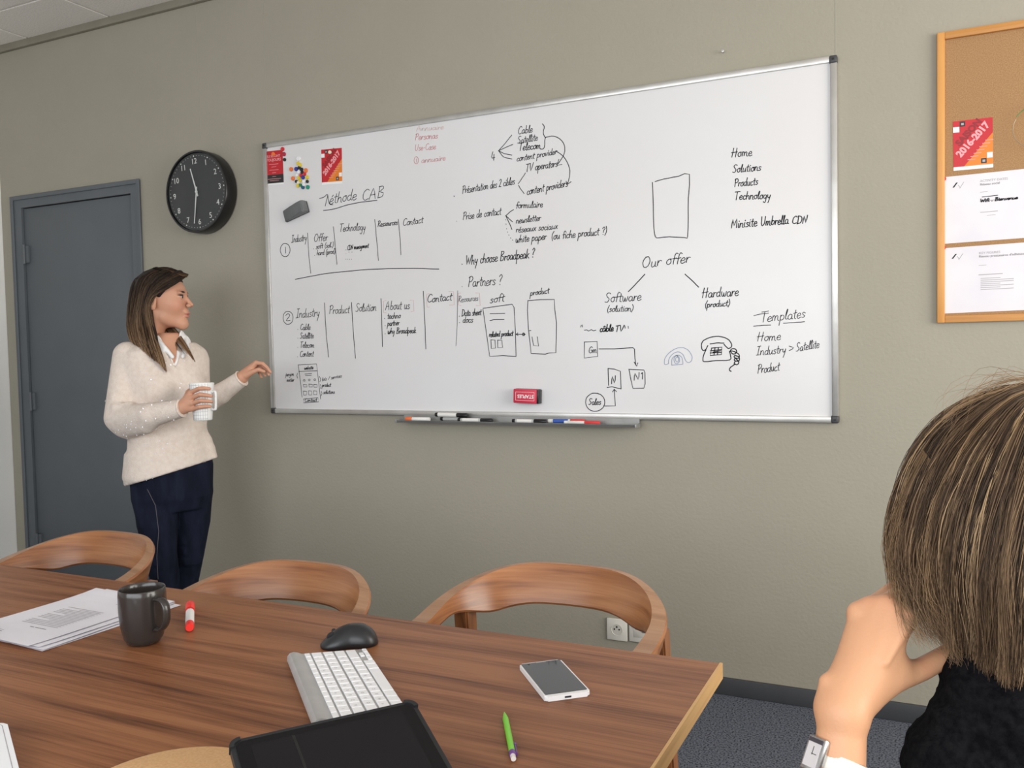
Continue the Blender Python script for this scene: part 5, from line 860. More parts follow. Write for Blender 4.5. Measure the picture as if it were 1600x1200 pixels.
 ('k', 1.15, 'réseaux sociaux', '1235,729 -1,-7 -1,-5 1,2 1,5 2,3 2,2 2,-1 2,0;1244,722 5,1 4,1 1,2 -1,2 -2,1 -2,-1 -3,-2 -2,-2 0,-4 0,-2 2,-2 2,0 3,1 3,2;1250,732 4,4;1265,726 -1,2 -2,0 -3,-1 -1,-2 1,-1 2,-2 2,-1 1,-2 -2,-2 -2,-1 -3,0 -2,1;1267,722 5,0 4,1 1,3 -1,2 -2,1 -2,-1 -2,-2 -3,-3 0,-3 0,-2 2,-2 2,0 3,1 3,2;1290,727 -2,1 -2,1 -3,-1 -3,-2 -1,-3 0,-3 1,-2 3,-1 2,1 3,3 1,4 1,3 0,-3 -1,-4 0,-3 0,-1 1,0 1,1;1295,729 -1,-5 0,-3 1,-3 1,-1 3,1 2,3 2,5 1,3 -1,-4 -1,-6 1,-1 1,-1;1308,730 7,-13;1317,730 -11,-13;1337,728 -1,1 -2,1 -2,-1 -2,-2 1,-2 2,-1 2,-2 1,-1 -2,-2 -2,-2 -2,1 -3,1;1346,729 -3,-1 -2,-2 -2,-3 0,-3 1,-2 2,-1 3,1 2,2 1,3 1,3 -2,2 -1,1 2,0 2,-1;1361,727 -2,1 -1,1 -3,-2 -2,-2 -1,-3 0,-2 1,-2 2,-1 2,0 3,2;1365,729 -1,-6 -1,-4 1,-2 2,0;1367,734 0,1;1379,726 -2,2 -2,1 -2,-1 -3,-2 -1,-3 0,-3 1,-2 2,-1 3,1 2,2 2,5 1,3 -1,-3 -1,-5 0,-2 1,-1 1,0 1,1;1385,730 -1,-5 -1,-4 1,-2 2,-1 2,1 3,2 1,5 1,4 -1,-4 -1,-6 1,-1 1,-1;1398,730 6,-12;1406,730 -11,-12'),
 ('k', 1.20, 'white paper', '1232,692 -1,-7 0,-6 2,-2 2,1 2,6 1,5 0,-4 0,-6 1,-2 2,1 2,6 3,8;1253,706 -2,-7 -2,-8 -1,-8 -1,-6 0,3 2,6 3,3 2,2 2,-1 1,-3 0,-4 -1,-4 1,-1 1,0;1264,693 -1,-7 -1,-5 1,-2 1,0;1265,699 1,1;1274,702 -1,-6 -2,-7 -1,-5 0,-4 1,-1 2,-1;1268,694 9,1;1277,685 5,1 4,1 1,3 -1,2 -2,1 -2,0 -2,-3 -3,-3 0,-4 0,-3 2,-1 2,0 3,1 3,2;1302,694 -2,-7 -1,-7 -2,-7 -1,-7;1300,688 3,4 2,2 3,-1 1,-3 0,-3 -1,-4 -3,-2 -2,-1 -2,0 -2,2;1323,691 -2,1 -2,1 -3,-1 -2,-2 -1,-4 -1,-4 2,-2 2,-1 3,2 2,2 2,5 1,4 -1,-4 -1,-5 0,-2 0,-1 1,0 2,1;1329,693 -1,-7 -2,-7 -1,-6 -1,-7;1328,688 2,3 3,3 2,-1 2,-3 0,-4 -2,-4 -2,-2 -3,0 -2,0 -1,2;1341,687 5,1 3,2 1,2 -1,3 -2,1 -2,-1 -2,-2 -2,-4 -1,-3 0,-3 2,-2 2,0 3,1 3,2;1354,695 -2,-9 0,-5 0,2 1,5 2,4 3,2 1,0 2,-1'),
 ('k', 1.20, '(ou fiche product ?)', '1391,709 -4,-6 -3,-6 -1,-6 -1,-5 1,-6 1,-6;1397,693 -3,-1 -3,-2 -1,-3 -1,-4 1,-3 3,-1 3,1 2,3 1,3 0,4 -1,2 -1,1 1,0 3,0;1404,694 -1,-6 -1,-4 1,-3 2,-2 3,2 2,3 2,6 1,4 -1,-5 -1,-7 1,-2 1,0;1439,705 -1,1 -2,1 -2,-2 -2,-3 -1,-6 -1,-6 -1,-6 -1,-5;1427,693 9,1;1438,694 -1,-7 -1,-6 1,-1 1,0;1440,699 0,2;1452,691 -2,2 -2,1 -3,-2 -2,-2 -1,-4 0,-3 1,-2 2,-1 3,1 3,1;1459,708 -2,-7 -2,-7 -1,-8 -1,-6 0,3 2,5 2,4 3,2 2,-1 1,-3 -1,-4 0,-5 1,-1 1,0;1467,686 5,1 4,1 1,3 -1,2 -2,1 -2,0 -3,-2 -2,-4 0,-4 0,-3 2,-1 2,0 3,1 3,2;1491,695 -1,-7 -1,-7 -2,-7 -1,-7;1490,689 2,4 3,2 2,-1 2,-3 0,-3 -2,-4 -2,-2 -3,-1 -1,0 -2,2;1504,696 -1,-9 -1,-5 0,2 2,5 2,4 2,2 2,0 2,-1;1519,695 -2,-1 -3,-2 -1,-3 -1,-4 1,-3 3,-1 2,1 3,2 1,4 0,4 -1,2 -2,1 2,0 3,-1;1535,693 -2,2 -2,0 -3,-1 -2,-3 -1,-3 0,-4 1,-2 2,-1 3,2 3,3;1539,710 -2,-7 -1,-7 -2,-8 0,-5 1,-1 1,0;1541,695 -1,-5 -1,-5 1,-3 2,-1 2,1 2,3 2,6 1,4 -1,-5 -1,-6 1,-2 1,-1;1562,693 -2,2 -2,0 -2,-1 -3,-3 -1,-3 0,-3 1,-3 3,-1 2,1 3,2;1570,706 -2,-6 -1,-7 -1,-5 0,-4 1,-1 2,-1;1564,698 9,1;1585,704 3,4 3,2 2,-2 2,-4 -3,-3 -3,-4 -1,-4 -1,-3;1586,683 0,-1;1599,712 1,-5 1,-6 -1,-5 -1,-6 -3,-6 -3,-5'),
 ('k', 1.30, '#dot', '991,610 2,-2'),
 ('k', 1.35, 'Why choose Broadpeak ?', '1014,642 -1,-22 0,-14 5,14 5,14 0,-14 1,-13 6,14 7,22;1041,642 -2,-9 -1,-9 -2,-11 -2,-8 1,4 2,7 3,5 3,2 2,-1 1,-3 -1,-6 -1,-5 1,-2 2,0;1052,626 -1,-6 0,-5 1,-3 2,0 3,2 3,3 2,7 0,2 -3,-10 -3,-13 -3,-7 -2,-6;1085,623 -2,2 -2,1 -3,-2 -2,-4 -1,-4 0,-4 1,-3 2,-1 3,1 3,2;1093,645 -2,-9 -2,-9 -2,-11 -1,-7 0,4 2,7 3,4 3,3 2,-2 1,-3 -1,-6 -1,-5 1,-1 2,-1;1109,628 -3,-2 -3,-2 -1,-5 -1,-4 1,-4 3,-1 3,1 2,3 2,5 0,4 -2,3 -1,2 2,0 3,-1;1123,627 -3,-1 -3,-3 -2,-4 0,-5 1,-3 2,-2 3,1 3,4 1,4 0,5 -1,3 -1,1 1,0 3,-1;1138,626 -2,1 -2,1 -2,-1 -2,-3 1,-2 2,-2 2,-2 1,-2 -1,-3 -3,-3 -2,1 -3,1;1140,619 5,1 4,2 1,3 -1,3 -2,1 -2,0 -2,-3 -3,-5 -1,-4 1,-4 1,-2 3,0 3,1 3,3;1169,648 -6,-36;1168,648 5,0 4,0 2,-3 -1,-4 -5,-5 -5,-5 4,-2 5,-2 -1,-7 -3,-6 -5,-2 -6,0;1183,629 -2,-11 -1,-7 1,4 1,6 2,4 3,3 2,0 1,-1;1199,631 -3,-2 -3,-2 -1,-4 -1,-5 1,-3 3,-2 3,1 2,4 1,4 0,4 -1,3 -1,2 2,0 2,-1;1215,628 -1,2 -2,2 -3,-2 -3,-3 -1,-4 -1,-5 2,-3 2,-1 3,2 2,3 2,7 1,4 -1,-4 -1,-7 0,-3 1,-2 1,1 1,1;1230,628 -2,2 -2,2 -3,-2 -3,-4 -1,-4 0,-4 1,-3 3,-1 3,2 3,4;1234,649 -2,-9 -1,-8 -2,-9 0,-7 0,-2 2,1;1236,632 -1,-9 -2,-9 -1,-9 -2,-8;1235,625 3,4 2,3 3,-1 2,-3 -1,-5 -1,-5 -3,-3 -3,-1 -1,1 -2,2;1248,621 5,2 4,1 1,4 -1,3 -2,1 -2,-1 -3,-3 -2,-4 -1,-4 1,-4 2,-2 2,0 3,1 3,2;1271,629 -2,2 -2,2 -3,-2 -2,-3 -2,-4 0,-5 1,-3 3,-1 2,2 3,3 2,7 1,4 -1,-4 -1,-7 0,-3 0,-1 1,0 2,1;1280,650 -2,-9 -1,-8 -2,-9 -1,-9;1285,632 -5,-5 -4,-4 1,-2 3,-1 2,-2 2,-3;1301,645 3,4 3,3 2,-2 2,-5 -3,-4 -3,-5 -2,-4 -1,-5;1301,619 0,-2'),
 ('f', 1.20, '#dot', '989,521 2,-2'),
 ('k', 1.20, 'Partners ?', '1027,558 -8,-40;1022,553 6,4 6,2 4,-3 2,-6 -3,-6 -5,-5 -4,-2 -5,0;1053,534 -3,3 -2,1 -4,-2 -3,-3 -2,-5 0,-5 1,-4 3,-1 4,2 3,4 2,7 1,5 -1,-5 -1,-7 0,-4 1,-2 1,1 2,1;1060,537 -2,-12 -2,-8 1,4 2,7 3,5 2,3 3,0 2,-1;1079,553 -2,-10 -2,-8 -2,-8 0,-6 2,-2 2,0;1071,541 11,1;1084,539 -2,-12 -1,-8 0,4 2,8 4,5 3,3 2,-1 2,-4 -1,-7 -1,-6 1,-2 2,0;1099,527 7,1 5,2 0,4 -1,3 -2,1 -2,0 -4,-3 -2,-5 -1,-5 0,-5 2,-2 3,0 4,2 3,2;1117,540 -2,-12 -1,-8 0,4 2,7 3,5 3,3 2,0 2,-1;1139,537 -2,2 -3,1 -3,-2 -2,-3 2,-2 2,-3 2,-2 2,-3 -2,-3 -4,-2 -2,0 -3,2;1157,551 4,5 4,3 3,-3 2,-5 -3,-5 -4,-5 -2,-5 -2,-5;1158,521 0,-2'),
 ('d', 0.80, 'Ressources', '977,483 -5,-24;974,481 4,2 3,1 2,-2 1,-3 -2,-4 -3,-2 -3,-1 -1,-1 2,-5 4,-7;985,464 4,1 3,1 0,2 -1,2 -1,1 -1,0 -2,-3 -2,-3 -1,-3 1,-2 1,-2 2,0 2,1 2,2;1001,469 -2,2 -1,0 -2,-1 -1,-2 1,-1 1,-2 2,-1 0,-2 -1,-2 -2,-1 -1,0 -2,1;1009,470 -2,2 -1,0 -2,-1 -1,-2 1,-1 1,-2 2,-1 0,-2 -1,-2 -2,-1 -1,0 -2,1;1015,472 -2,-1 -2,-1 -1,-3 0,-3 1,-3 1,-1 2,1 2,2 1,3 0,3 -1,2 -1,1 2,0 1,0;1021,472 -1,-4 -1,-4 1,-3 1,-1 2,1 2,3 1,5 1,4 -1,-4 -1,-6 1,-2 1,0;1031,473 -1,-7 -1,-5 0,2 1,5 2,3 2,2 1,0 1,-1;1044,471 -1,2 -2,0 -2,-1 -1,-3 -1,-2 0,-3 1,-2 1,-1 2,1 2,1;1045,466 4,1 3,2 0,2 0,2 -1,1 -2,-1 -2,-2 -2,-3 0,-3 0,-3 1,-1 2,0 2,1 2,2;1061,472 -1,1 -2,0 -1,-1 -1,-1 0,-2 2,-1 1,-2 1,-1 -1,-2 -2,-2 -2,1 -2,0'),
 ('p', 0.90, '#faint red brackets', '983,495 -12,-1 0,-47 12,-2;1050,492 17,-1 2,-50 -18,2'),
 ('k', 1.25, '. Data sheet', '974,403 0,-1;990,429 -4,-27;989,428 4,0 3,-1 2,-5 0,-6 -2,-6 -3,-5 -4,-2 -4,-1;1007,414 -1,1 -2,1 -2,-1 -2,-2 -1,-3 0,-4 1,-2 2,-1 2,1 2,3 1,5 1,3 -1,-3 -1,-5 0,-2 1,-2 0,1 1,0;1015,425 -1,-6 -2,-6 0,-5 -1,-4 1,-1 2,0;1010,417 7,2;1024,414 -1,2 -2,1 -2,-1 -2,-3 -1,-3 0,-3 1,-3 2,-1 2,2 1,2 2,5 0,3 0,-3 -1,-4 0,-3 0,-1 1,0 1,1;1040,415 -1,1 -1,1 -2,-2 -1,-1 1,-2 1,-2 1,-1 1,-2 -1,-2 -2,-2 -1,1 -2,1;1045,430 -1,-7 -1,-6 -2,-8 0,-6 0,3 1,5 2,4 2,1 1,-1 1,-2 0,-4 -1,-4 1,-1 1,0;1051,410 4,1 3,1 0,2 -1,2 -1,1 -1,0 -2,-2 -2,-3 0,-4 0,-3 1,-1 2,0 2,1 2,2;1060,411 3,1 3,1 1,2 -1,2 -1,1 -1,0 -2,-2 -2,-3 -1,-4 1,-3 1,-1 2,0 1,1 2,2;1073,426 -1,-6 -1,-6 -1,-5 0,-4 1,-1 1,0;1069,418 6,1'),
 ('k', 1.20, '. docs', '974,378 0,-1;1000,386 -2,1 -2,1 -3,-1 -2,-3 -1,-3 0,-2 1,-2 2,-1 3,2 3,2;1004,400 -2,-6 -1,-6 -2,-6 0,-5 1,-1 1,1;1011,389 -3,-1 -2,-1 -2,-3 0,-4 1,-2 2,-1 3,1 2,2 1,3 0,3 -1,2 -1,1 1,0 3,-1;1025,386 -1,2 -2,1 -3,-2 -2,-2 -1,-3 0,-3 1,-2 2,-1 3,1 3,2;1036,387 -2,1 -2,1 -2,-1 -1,-2 1,-2 2,-1 1,-2 1,-1 -1,-2 -3,-2 -2,1 -2,1'),
 ('k', 1.20, 'soft', '1128,464 -2,1 -3,1 -3,-2 -3,-2 2,-2 3,-2 3,-1 1,-2 -2,-3 -4,-2 -3,0 -4,1;1142,468 -4,-2 -4,-2 -2,-4 -1,-4 2,-3 3,-1 5,1 3,3 2,4 0,4 -2,2 -2,2 3,0 4,-1;1170,482 -2,2 -3,1 -2,-2 -3,-4 -2,-6 -2,-7 -1,-6 -2,-7;1151,469 14,1;1174,480 -2,-7 -2,-7 -1,-6 0,-4 2,-2 3,0;1165,470 14,3'),
 ('k', 1.15, '#tall box sketch with two small boxes', '1082,430 65,6 62,5 8,-12 4,-99 0,-92;1221,238 -28,2 -28,2 -59,-2 -12,93 -13,94;1112,408 65,-1;1111,381 18,3 44,-1;1113,305 18,-1 2,-32 -19,-1 -1,34;1143,303 18,-1 3,-28 -21,-1 0,30'),
 ('k', 1.30, 'related product', '1108,328 -1,-7 -1,-4 0,2 1,4 2,2 1,2 1,0 1,-1;1113,321 3,1 2,1 0,2 0,1 -1,1 -1,0 -2,-2 -1,-2 -1,-3 1,-3 1,-1 1,0 2,1 1,1;1121,323 2,6 1,5 0,3 0,1 -1,-1 -1,-4 -1,-6 -1,-7 0,-3 1,0 1,0 1,1;1131,325 -1,1 -2,1 -1,-1 -2,-2 -1,-2 0,-3 1,-2 1,-1 2,2 1,2 1,3 1,3 0,-3 -1,-3 0,-2 0,-1 1,0 1,1;1137,335 -1,-5 -1,-5 -1,-4 0,-3 1,-1 1,0;1133,328 6,1;1139,322 3,1 2,1 0,2 0,2 -1,0 -1,0 -2,-2 -1,-2 -1,-3 1,-2 1,-1 1,0 2,1 1,1;1152,326 -1,2 -1,0 -2,-1 -2,-2 0,-2 0,-3 1,-2 1,0 2,1 1,3;1155,339 -1,-5 -1,-6 -1,-5 -1,-4 1,-1 1,0;1162,328 -1,-5 -1,-6 -1,-5 -1,-5;1161,324 2,2 1,2 2,-1 1,-2 -1,-3 0,-2 -2,-2 -2,-1 -1,1 -1,1;1170,328 -1,-6 -1,-4 1,2 0,3 2,3 1,2 1,0 1,-1;1179,329 -2,-1 -1,-2 -1,-2 0,-3 0,-2 2,-1 1,1 2,2 0,2 1,3 -1,2 -1,1 1,0 2,-1;1189,327 -1,1 -2,1 -1,-1 -2,-2 -1,-3 0,-2 1,-2 1,0 2,1 2,2;1191,340 -1,-6 -1,-5 -1,-5 0,-4 0,-1 1,0;1192,329 -1,-4 0,-3 0,-2 1,-1 2,1 2,2 1,5 0,2 -1,-3 0,-5 0,-1 1,-1;1205,328 -1,1 -1,1 -2,-2 -1,-2 -1,-2 0,-2 1,-2 1,-1 2,1 1,1;1210,337 -1,-5 -1,-5 -1,-4 0,-3 1,-1 1,0;1206,330 6,1'),
 ('k', 1.20, '#double arrow', '1222,324 41,-1;1231,329 -9,-5 10,-5;1253,328 10,-5 -11,-5;1257,328 -5,-1 -2,-5 4,-4 5,1 1,5 -3,4'),
 ('k', 1.20, 'product', '1290,482 -1,-6 -2,-5 -1,-6 -1,-6;1289,478 2,3 2,2 3,-1 2,-2 -1,-3 -1,-3 -2,-2 -3,-1 -2,0 -1,1;1302,484 -1,-7 -1,-5 1,2 1,4 2,3 2,2 2,0 1,0;1317,485 -3,-2 -2,-1 -1,-3 -1,-3 1,-2 3,-1 2,1 2,2 1,3 1,3 -2,2 -1,1 2,0 2,-1;1332,484 -1,1 -2,1 -3,-2 -3,-2 -1,-3 0,-3 2,-1 2,-1 2,2 3,2;1336,498 -2,-6 -1,-6 -1,-6 -1,-4 1,-1 1,0;1338,487 -1,-5 -1,-4 1,-2 2,-1 2,1 2,3 2,5 0,3 0,-4 -1,-5 1,-2 1,0;1358,486 -2,1 -2,0 -2,-1 -2,-2 -1,-3 0,-3 1,-2 2,0 2,0 3,2;1365,496 -1,-5 -1,-5 -1,-5 0,-3 1,-1 2,0;1360,489 8,2'),
 ('k', 1.20, '#tall empty box sketch', '1276,452 52,2 59,-2 1,-39 6,-49 -2,-58 -3,-56 -28,-1 -16,-4 -59,3 -4,41 -6,59 -2,69 3,35'),
 ('k', 1.10, '#small open box', '1291,312 6,-33 21,-3 -5,36;1280,336 7,1'),
 ('k', 1.20, 'Our offer', '1757,591 -7,-2 -6,-4 -5,-7 -3,-9 1,-9 3,-7 7,-1 8,5 5,8 3,9 -1,9 -3,6 -6,1 -6,-1;1771,571 -2,-7 -1,-7 1,-4 3,-1 5,2 4,4 2,8 1,6 -1,-7 -2,-9 2,-2 3,-1;1793,574 -2,-12 -1,-7 0,3 2,7 4,5 3,4 4,0 3,-2;1836,577 -5,-2 -4,-3 -3,-5 0,-5 2,-3 4,-2 4,2 4,3 2,5 0,5 -2,3 -2,2 2,0 5,-1;1866,594 -3,2 -2,1 -3,-3 -3,-5 -2,-7 -2,-8 -2,-8 -1,-8;1846,577 15,2;1881,593 -3,3 -2,1 -3,-3 -3,-5 -2,-8 -2,-8 -2,-8 -1,-7;1861,577 15,2;1876,567 8,2 6,2 1,4 -2,3 -2,1 -3,-1 -4,-3 -4,-5 -1,-5 1,-4 3,-2 3,0 5,2 4,3;1898,579 -2,-11 -1,-8 0,4 2,7 3,4 4,4 3,0 3,-1'),
 ('k', 1.40, '#slanting line', '1743,528 -10,-10 -10,-10 -11,-10 -10,-10 -11,-10 -11,-10'),
 ('k', 1.40, '#slanting line', '1890,520 8,-8 8,-7 8,-8 8,-8 8,-9 8,-8'),
 ('k', 1.15, 'Software', '1612,463 -3,3 -4,1 -5,-2 -4,-5 1,-4 3,-5 4,-3 2,-4 -3,-6 -4,-5 -5,0 -5,1;1623,451 -4,-2 -4,-2 -2,-4 0,-5 2,-3 3,-2 4,1 3,4 1,4 1,4 -2,3 -2,2 2,0 4,-1;1649,464 -2,3 -3,1 -2,-3 -3,-4 -1,-7 -2,-7 -1,-7 -2,-7;1631,450 13,1;1653,462 -2,-8 -2,-8 -1,-7 -1,-5 2,-1 3,0;1644,451 13,2;1659,451 -1,-9 1,-7 2,-3 3,2 2,7 2,7 0,-6 -1,-7 2,-2 3,1 3,7 3,10;1695,447 -2,2 -3,2 -4,-2 -3,-3 -2,-4 0,-5 2,-3 3,-1 3,2 4,3 2,7 1,4 -1,-4 -1,-7 0,-3 1,-1 1,0 2,1;1703,451 -2,-10 -1,-7 1,3 1,6 3,4 3,3 3,0 2,-1;1715,442 7,1 5,2 1,3 -2,3 -2,1 -2,0 -4,-3 -3,-5 -1,-4 1,-4 2,-2 3,0 4,2 4,2'),
 ('k', 1.10, '(solution)', '1607,421 -3,-5 -3,-5 -1,-4 -1,-5 1,-5 1,-4;1615,407 -1,1 -2,1 -3,-1 -1,-2 1,-1 2,-2 2,-1 1,-1 -2,-2 -2,-2 -2,1 -3,0;1624,409 -3,-1 -2,-2 -2,-2 0,-3 1,-3 2,-1 3,1 3,2 1,3 0,3 -2,2 -1,1 2,0 2,-1;1631,404 3,6 2,6 0,3 0,1 -1,-1 -2,-3 -2,-8 -1,-8 1,-2 1,-1 1,0 2,1;1639,409 -2,-5 0,-4 1,-2 1,-1 3,1 2,2 2,5 1,4 -1,-5 -1,-5 1,-1 1,-1;1656,417 -1,-6 -1,-5 -1,-4 -1,-4 2,-1 2,0;1650,410 9,0;1662,408 -2,-5 0,-5 1,-1 1,0;1663,413 0,1;1673,408 -3,0 -3,-2 -1,-3 -1,-3 2,-2 2,-1 3,1 2,2 1,3 0,3 -1,1 -1,1 1,0 3,0;1680,408 -2,-7 -1,-5 1,3 1,4 2,3 3,2 2,-1 1,-2 0,-4 -1,-4 1,-1 1,0;1695,421 2,-5 1,-4 -1,-5 -1,-5 -3,-4 -3,-5'),
 ('k', 1.20, 'Hardware', '1958,468 -7,-34;1970,468 -7,-34;1950,451 21,3;1985,447 -3,3 -2,1 -3,-2 -3,-3 -2,-4 0,-4 2,-3 3,-1 3,2 2,3 2,6 1,4 0,-4 -2,-6 0,-3 1,-2 1,1 2,1;1991,451 -1,-10 -1,-7 0,4 2,6 2,4 2,2 3,0 2,-1;2013,449 -2,2 -3,1 -3,-2 -3,-3 -1,-4 0,-4 1,-3 3,-1 3,3 4,3;2017,469 -2,-9 -2,-8 -1,-8 -1,-7 1,-1 2,0;2019,452 -1,-8 1,-7 2,-2 2,1 2,7 1,6 0,-5 0,-7 1,-2 3,1 2,7 3,9;2049,448 -2,2 -3,1 -3,-1 -3,-3 -1,-4 0,-5 1,-2 3,-2 3,2 3,3 2,6 1,4 -1,-4 -1,-6 0,-3 0,-1 2,0 1,1;2055,452 -1,-9 -1,-7 0,3 2,6 2,4 3,3 2,0 2,-1;2065,443 6,1 4,2 1,3 -2,3 -1,1 -2,-1 -3,-2 -3,-4 -1,-5 1,-3 2,-2 3,0 3,1 3,2'),
 ('k', 1.15, '(product)', '1969,423 -3,-5 -3,-5 -1,-4 0,-5 0,-4 1,-4;1969,411 -1,-6 -1,-6 -1,-5 -1,-5;1968,406 3,3 2,2 2,-1 1,-2 0,-3 -1,-3 -2,-2 -2,0 -2,0 -1,1;1981,411 -1,-7 -1,-4 0,2 1,4 2,2 2,2 2,0 1,0;1994,411 -2,-1 -2,-1 -2,-3 0,-3 1,-2 2,-1 2,1 2,2 1,2 0,3 -1,2 -1,1 2,0 2,-1;2008,410 -2,1 -1,1 -3,-2 -2,-2 -1,-2 0,-3 1,-2 2,0 3,1 2,3;2011,423 -1,-6 -1,-5 -2,-6 0,-4 1,-1 1,0;2013,412 -1,-4 0,-3 0,-3 2,-1 2,1 2,3 1,4 1,4 -1,-4 0,-5 0,-2 2,0;2031,410 -1,1 -2,1 -2,-1 -2,-2 -1,-3 0,-2 1,-2 2,-1 2,1 3,1;2038,421 -1,-5 -1,-5 -1,-5 0,-3 1,-1 2,0;2033,414 8,1;2044,425 1,-4 1,-5 0,-4 -1,-5 -3,-4 -2,-5'),
 ('k', 1.10, '#quote marks and wavy line', '1494,351 -2,-7;1499,352 0,-8;1506,332 4,0 3,1 3,0 3,-2 2,-2 3,0 3,1 4,2 3,2 3,-2 2,-2 3,-1 3,0 3,1 4,1;1664,344 2,-9;1677,342 1,-8'),
 ('k', 1.70, 'câble', '1578,335 -2,1 -2,1 -2,-2 -2,-2 -1,-3 0,-3 1,-2 2,-1 2,1 3,1;1589,336 -2,1 -2,1 -2,-1 -2,-2 -2,-3 0,-4 1,-2 3,-1 2,1 2,3 2,5 1,3 -1,-3 -1,-5 0,-2 0,-1 1,0 2,1;1583,342 2,2 2,1 1,-1 1,-2;1597,351 -1,-7 -2,-6 -1,-7 -1,-5 0,2 1,3 2,4 3,2 2,0 2,-2 0,-3 -1,-4 -3,-2 -2,-1 -2,0 -2,2;1606,333 3,8 2,6 0,3 0,2 -1,-2 -2,-4 -1,-8 -2,-8 1,-4 1,0 1,0 2,1;1612,331 4,1 4,1 0,3 -1,2 -1,1 -2,0 -2,-3 -2,-3 -1,-3 1,-3 1,-1 2,0 3,1 2,1'),
 ('k', 1.40, 'TV', '1631,344 16,2;1638,345 -5,-22;1648,345 0,-13 1,-8 6,8 7,14'),
 ('k', 1.20, '#small box', '1505,288 51,1 1,-56 -53,-5 2,60'),
 ('k', 1.10, 'Gm', '1537,266 -2,3 -2,1 -4,-3 -3,-4 -2,-7 0,-7 2,-2 4,-1 2,2 3,3 1,3 0,3 -2,0 -3,0;1540,258 -1,-7 -1,-5 1,3 1,5 1,3 2,1 2,0 0,-3 -1,-5 0,-4 0,3 1,5 2,3 2,2 2,-1 0,-2 0,-4 -1,-4 1,-1 2,0'),
 ('k', 1.25, '#bent arrow', '1563,261 60,-1 71,3 6,-5 1,-34 3,-24 4,-4;1698,210 10,-15 4,12'),
 ('k', 1.20, '#small box with N', '1597,188 25,-3 23,-8 1,-65;1597,187 1,-62;1592,117 19,3 35,-8'),
 ('k', 1.30, 'N', '1610,131 1,17 2,10 4,-12 4,-12 3,10 1,17'),
 ('k', 1.20, '#small box with N1', '1677,184 57,-3 4,-9 0,-42 -5,-15 -41,-1 -7,30 -7,38'),
 ('k', 1.25, 'N1', '1697,144 1,16 2,9 6,-11 6,-11 3,9 1,16;1724,167 3,4 2,1 0,-10 -1,-14'),
 ('k', 1.20, '#circle', '1559,94 -7,1 -7,1 -6,0 -7,-1 -6,-3 -6,-4 -5,-4 -4,-5 -3,-6 -1,-6 -1,-6 1,-6 2,-6 3,-6 4,-5 5,-4 5,-3 7,-2 6,-1 7,0 7,1 6,2 6,3 5,4 5,4 3,6 3,6 1,6 0,6 -1,6 -2,5 -4,6 -4,4 -5,4 -7,2 -6,3'),
 ('k', 1.20, 'Sales', '1532,74 -2,1 -3,1 -3,-2 -2,-3 1,-3 1,-3 3,-2 1,-2 -2,-5 -3,-3 -2,0 -3,1;1541,62 -2,1 -2,1 -2,-1 -2,-2 -1,-3 0,-3 1,-2 2,-1 2,1 2,3 1,4 1,3 -1,-3 0,-4 0,-2 0,-2 1,1 1,0;1545,59 2,7 2,6 1,3 -1,1 -1,-1 -1,-3 -2,-8 -1,-8 1,-3 0,-1 2,1 1,1;1550,58 4,1 3,1 1,2 -1,2 -1,1 -2,0 -2,-2 -2,-3 0,-3 0,-3 1,-1 2,0 2,1 3,1;1567,63 -1,2 -1,0 -2,-1 -2,-2 1,-1 2,-2 1,-1 1,-1 -1,-2 -2,-2 -2,0 -2,1'),
 ('k', 1.25, '#bent arrow', '1577,48 46,1 -3,60;1613,101 7,10 8,-9'),
 ('b', 1.00, '#blue telephone sketch', '1826,204 -3,-2 -3,-1 -2,-1 -3,0 -3,1 -1,3 0,6 1,9 4,8 6,8 8,8 9,6 10,6 11,4 10,1 9,0 8,-3 8,-4 7,-7 5,-8 4,-8 1,-6 -1,-5 -1,-5 -3,-4 -4,-3 -4,-1 -4,1 -4,3 -3,4 -3,7 -3,8 -3,6 -6,5 -6,4 -7,1 -6,-1 -7,-3 -6,-4 -5,-5 -4,-5 -3,-5 -2,-6 -1,-6 0,-6;1838,198 0,8 0,7 1,7 3,5 4,3 5,3 4,2 5,0 5,0 4,-3 4,-3 3,-5 1,-6 1,-8 0,-7;1838,198 38,2;1860,231 -2,0 -2,1 -2,-1 -2,-1 -2,-2 -2,-2 -1,-2 -1,-4 0,-3 0,-3 1,-3 1,-2 1,-3 2,-2 2,-1 2,0 2,0 2,0 2,2 2,2 2,2 1,3 0,3 0,3 0,3 -1,3 -1,3 -2,1 -2,2 -1,1;1860,227 -2,0 -1,0 -1,0 -1,-1 -1,-1 -1,-1 0,-2 -1,-2 0,-2 0,-2 0,-2 1,-1 1,-2 1,-1 1,-1 1,0 1,0 1,0 1,1 1,1 1,2 1,2 0,2 0,2 0,1 -1,2 0,2 -1,1 -1,1 -1,1'),
 ('k', 1.40, '#black telephone sketch', '1968,265 -3,-5 -2,-5 -3,-4 -4,-2 -3,-1 -3,1 -3,4 -1,7 -1,6 1,6 2,5 4,6 7,4 9,4 9,3 10,2 10,1 9,0 10,-2 11,-3 8,-4 7,-5 5,-7 3,-6 1,-4 0,-4 -2,-4 -3,-2 -4,-2 -4,0 -4,4 -5,5 -5,6;1976,271 8,1 8,1 7,1 8,0 9,-1 8,0;1961,250 -3,-6 -3,-6 -2,-6 -2,-6 -1,-6 0,-5 0,-3 1,-2 5,-1 11,0 16,2 16,1 16,0 17,0 12,2 4,5 -1,7 -1,7 -1,4 -1,3 -1,4'),
 ('k', 1.40, '#telephone keypad sketch', '1981,256 36,3 -2,-26 -39,-3 5,26;1993,258 -4,-27;2005,258 -4,-26;1977,247 39,3;1976,239 39,2;1986,242 26,4'),
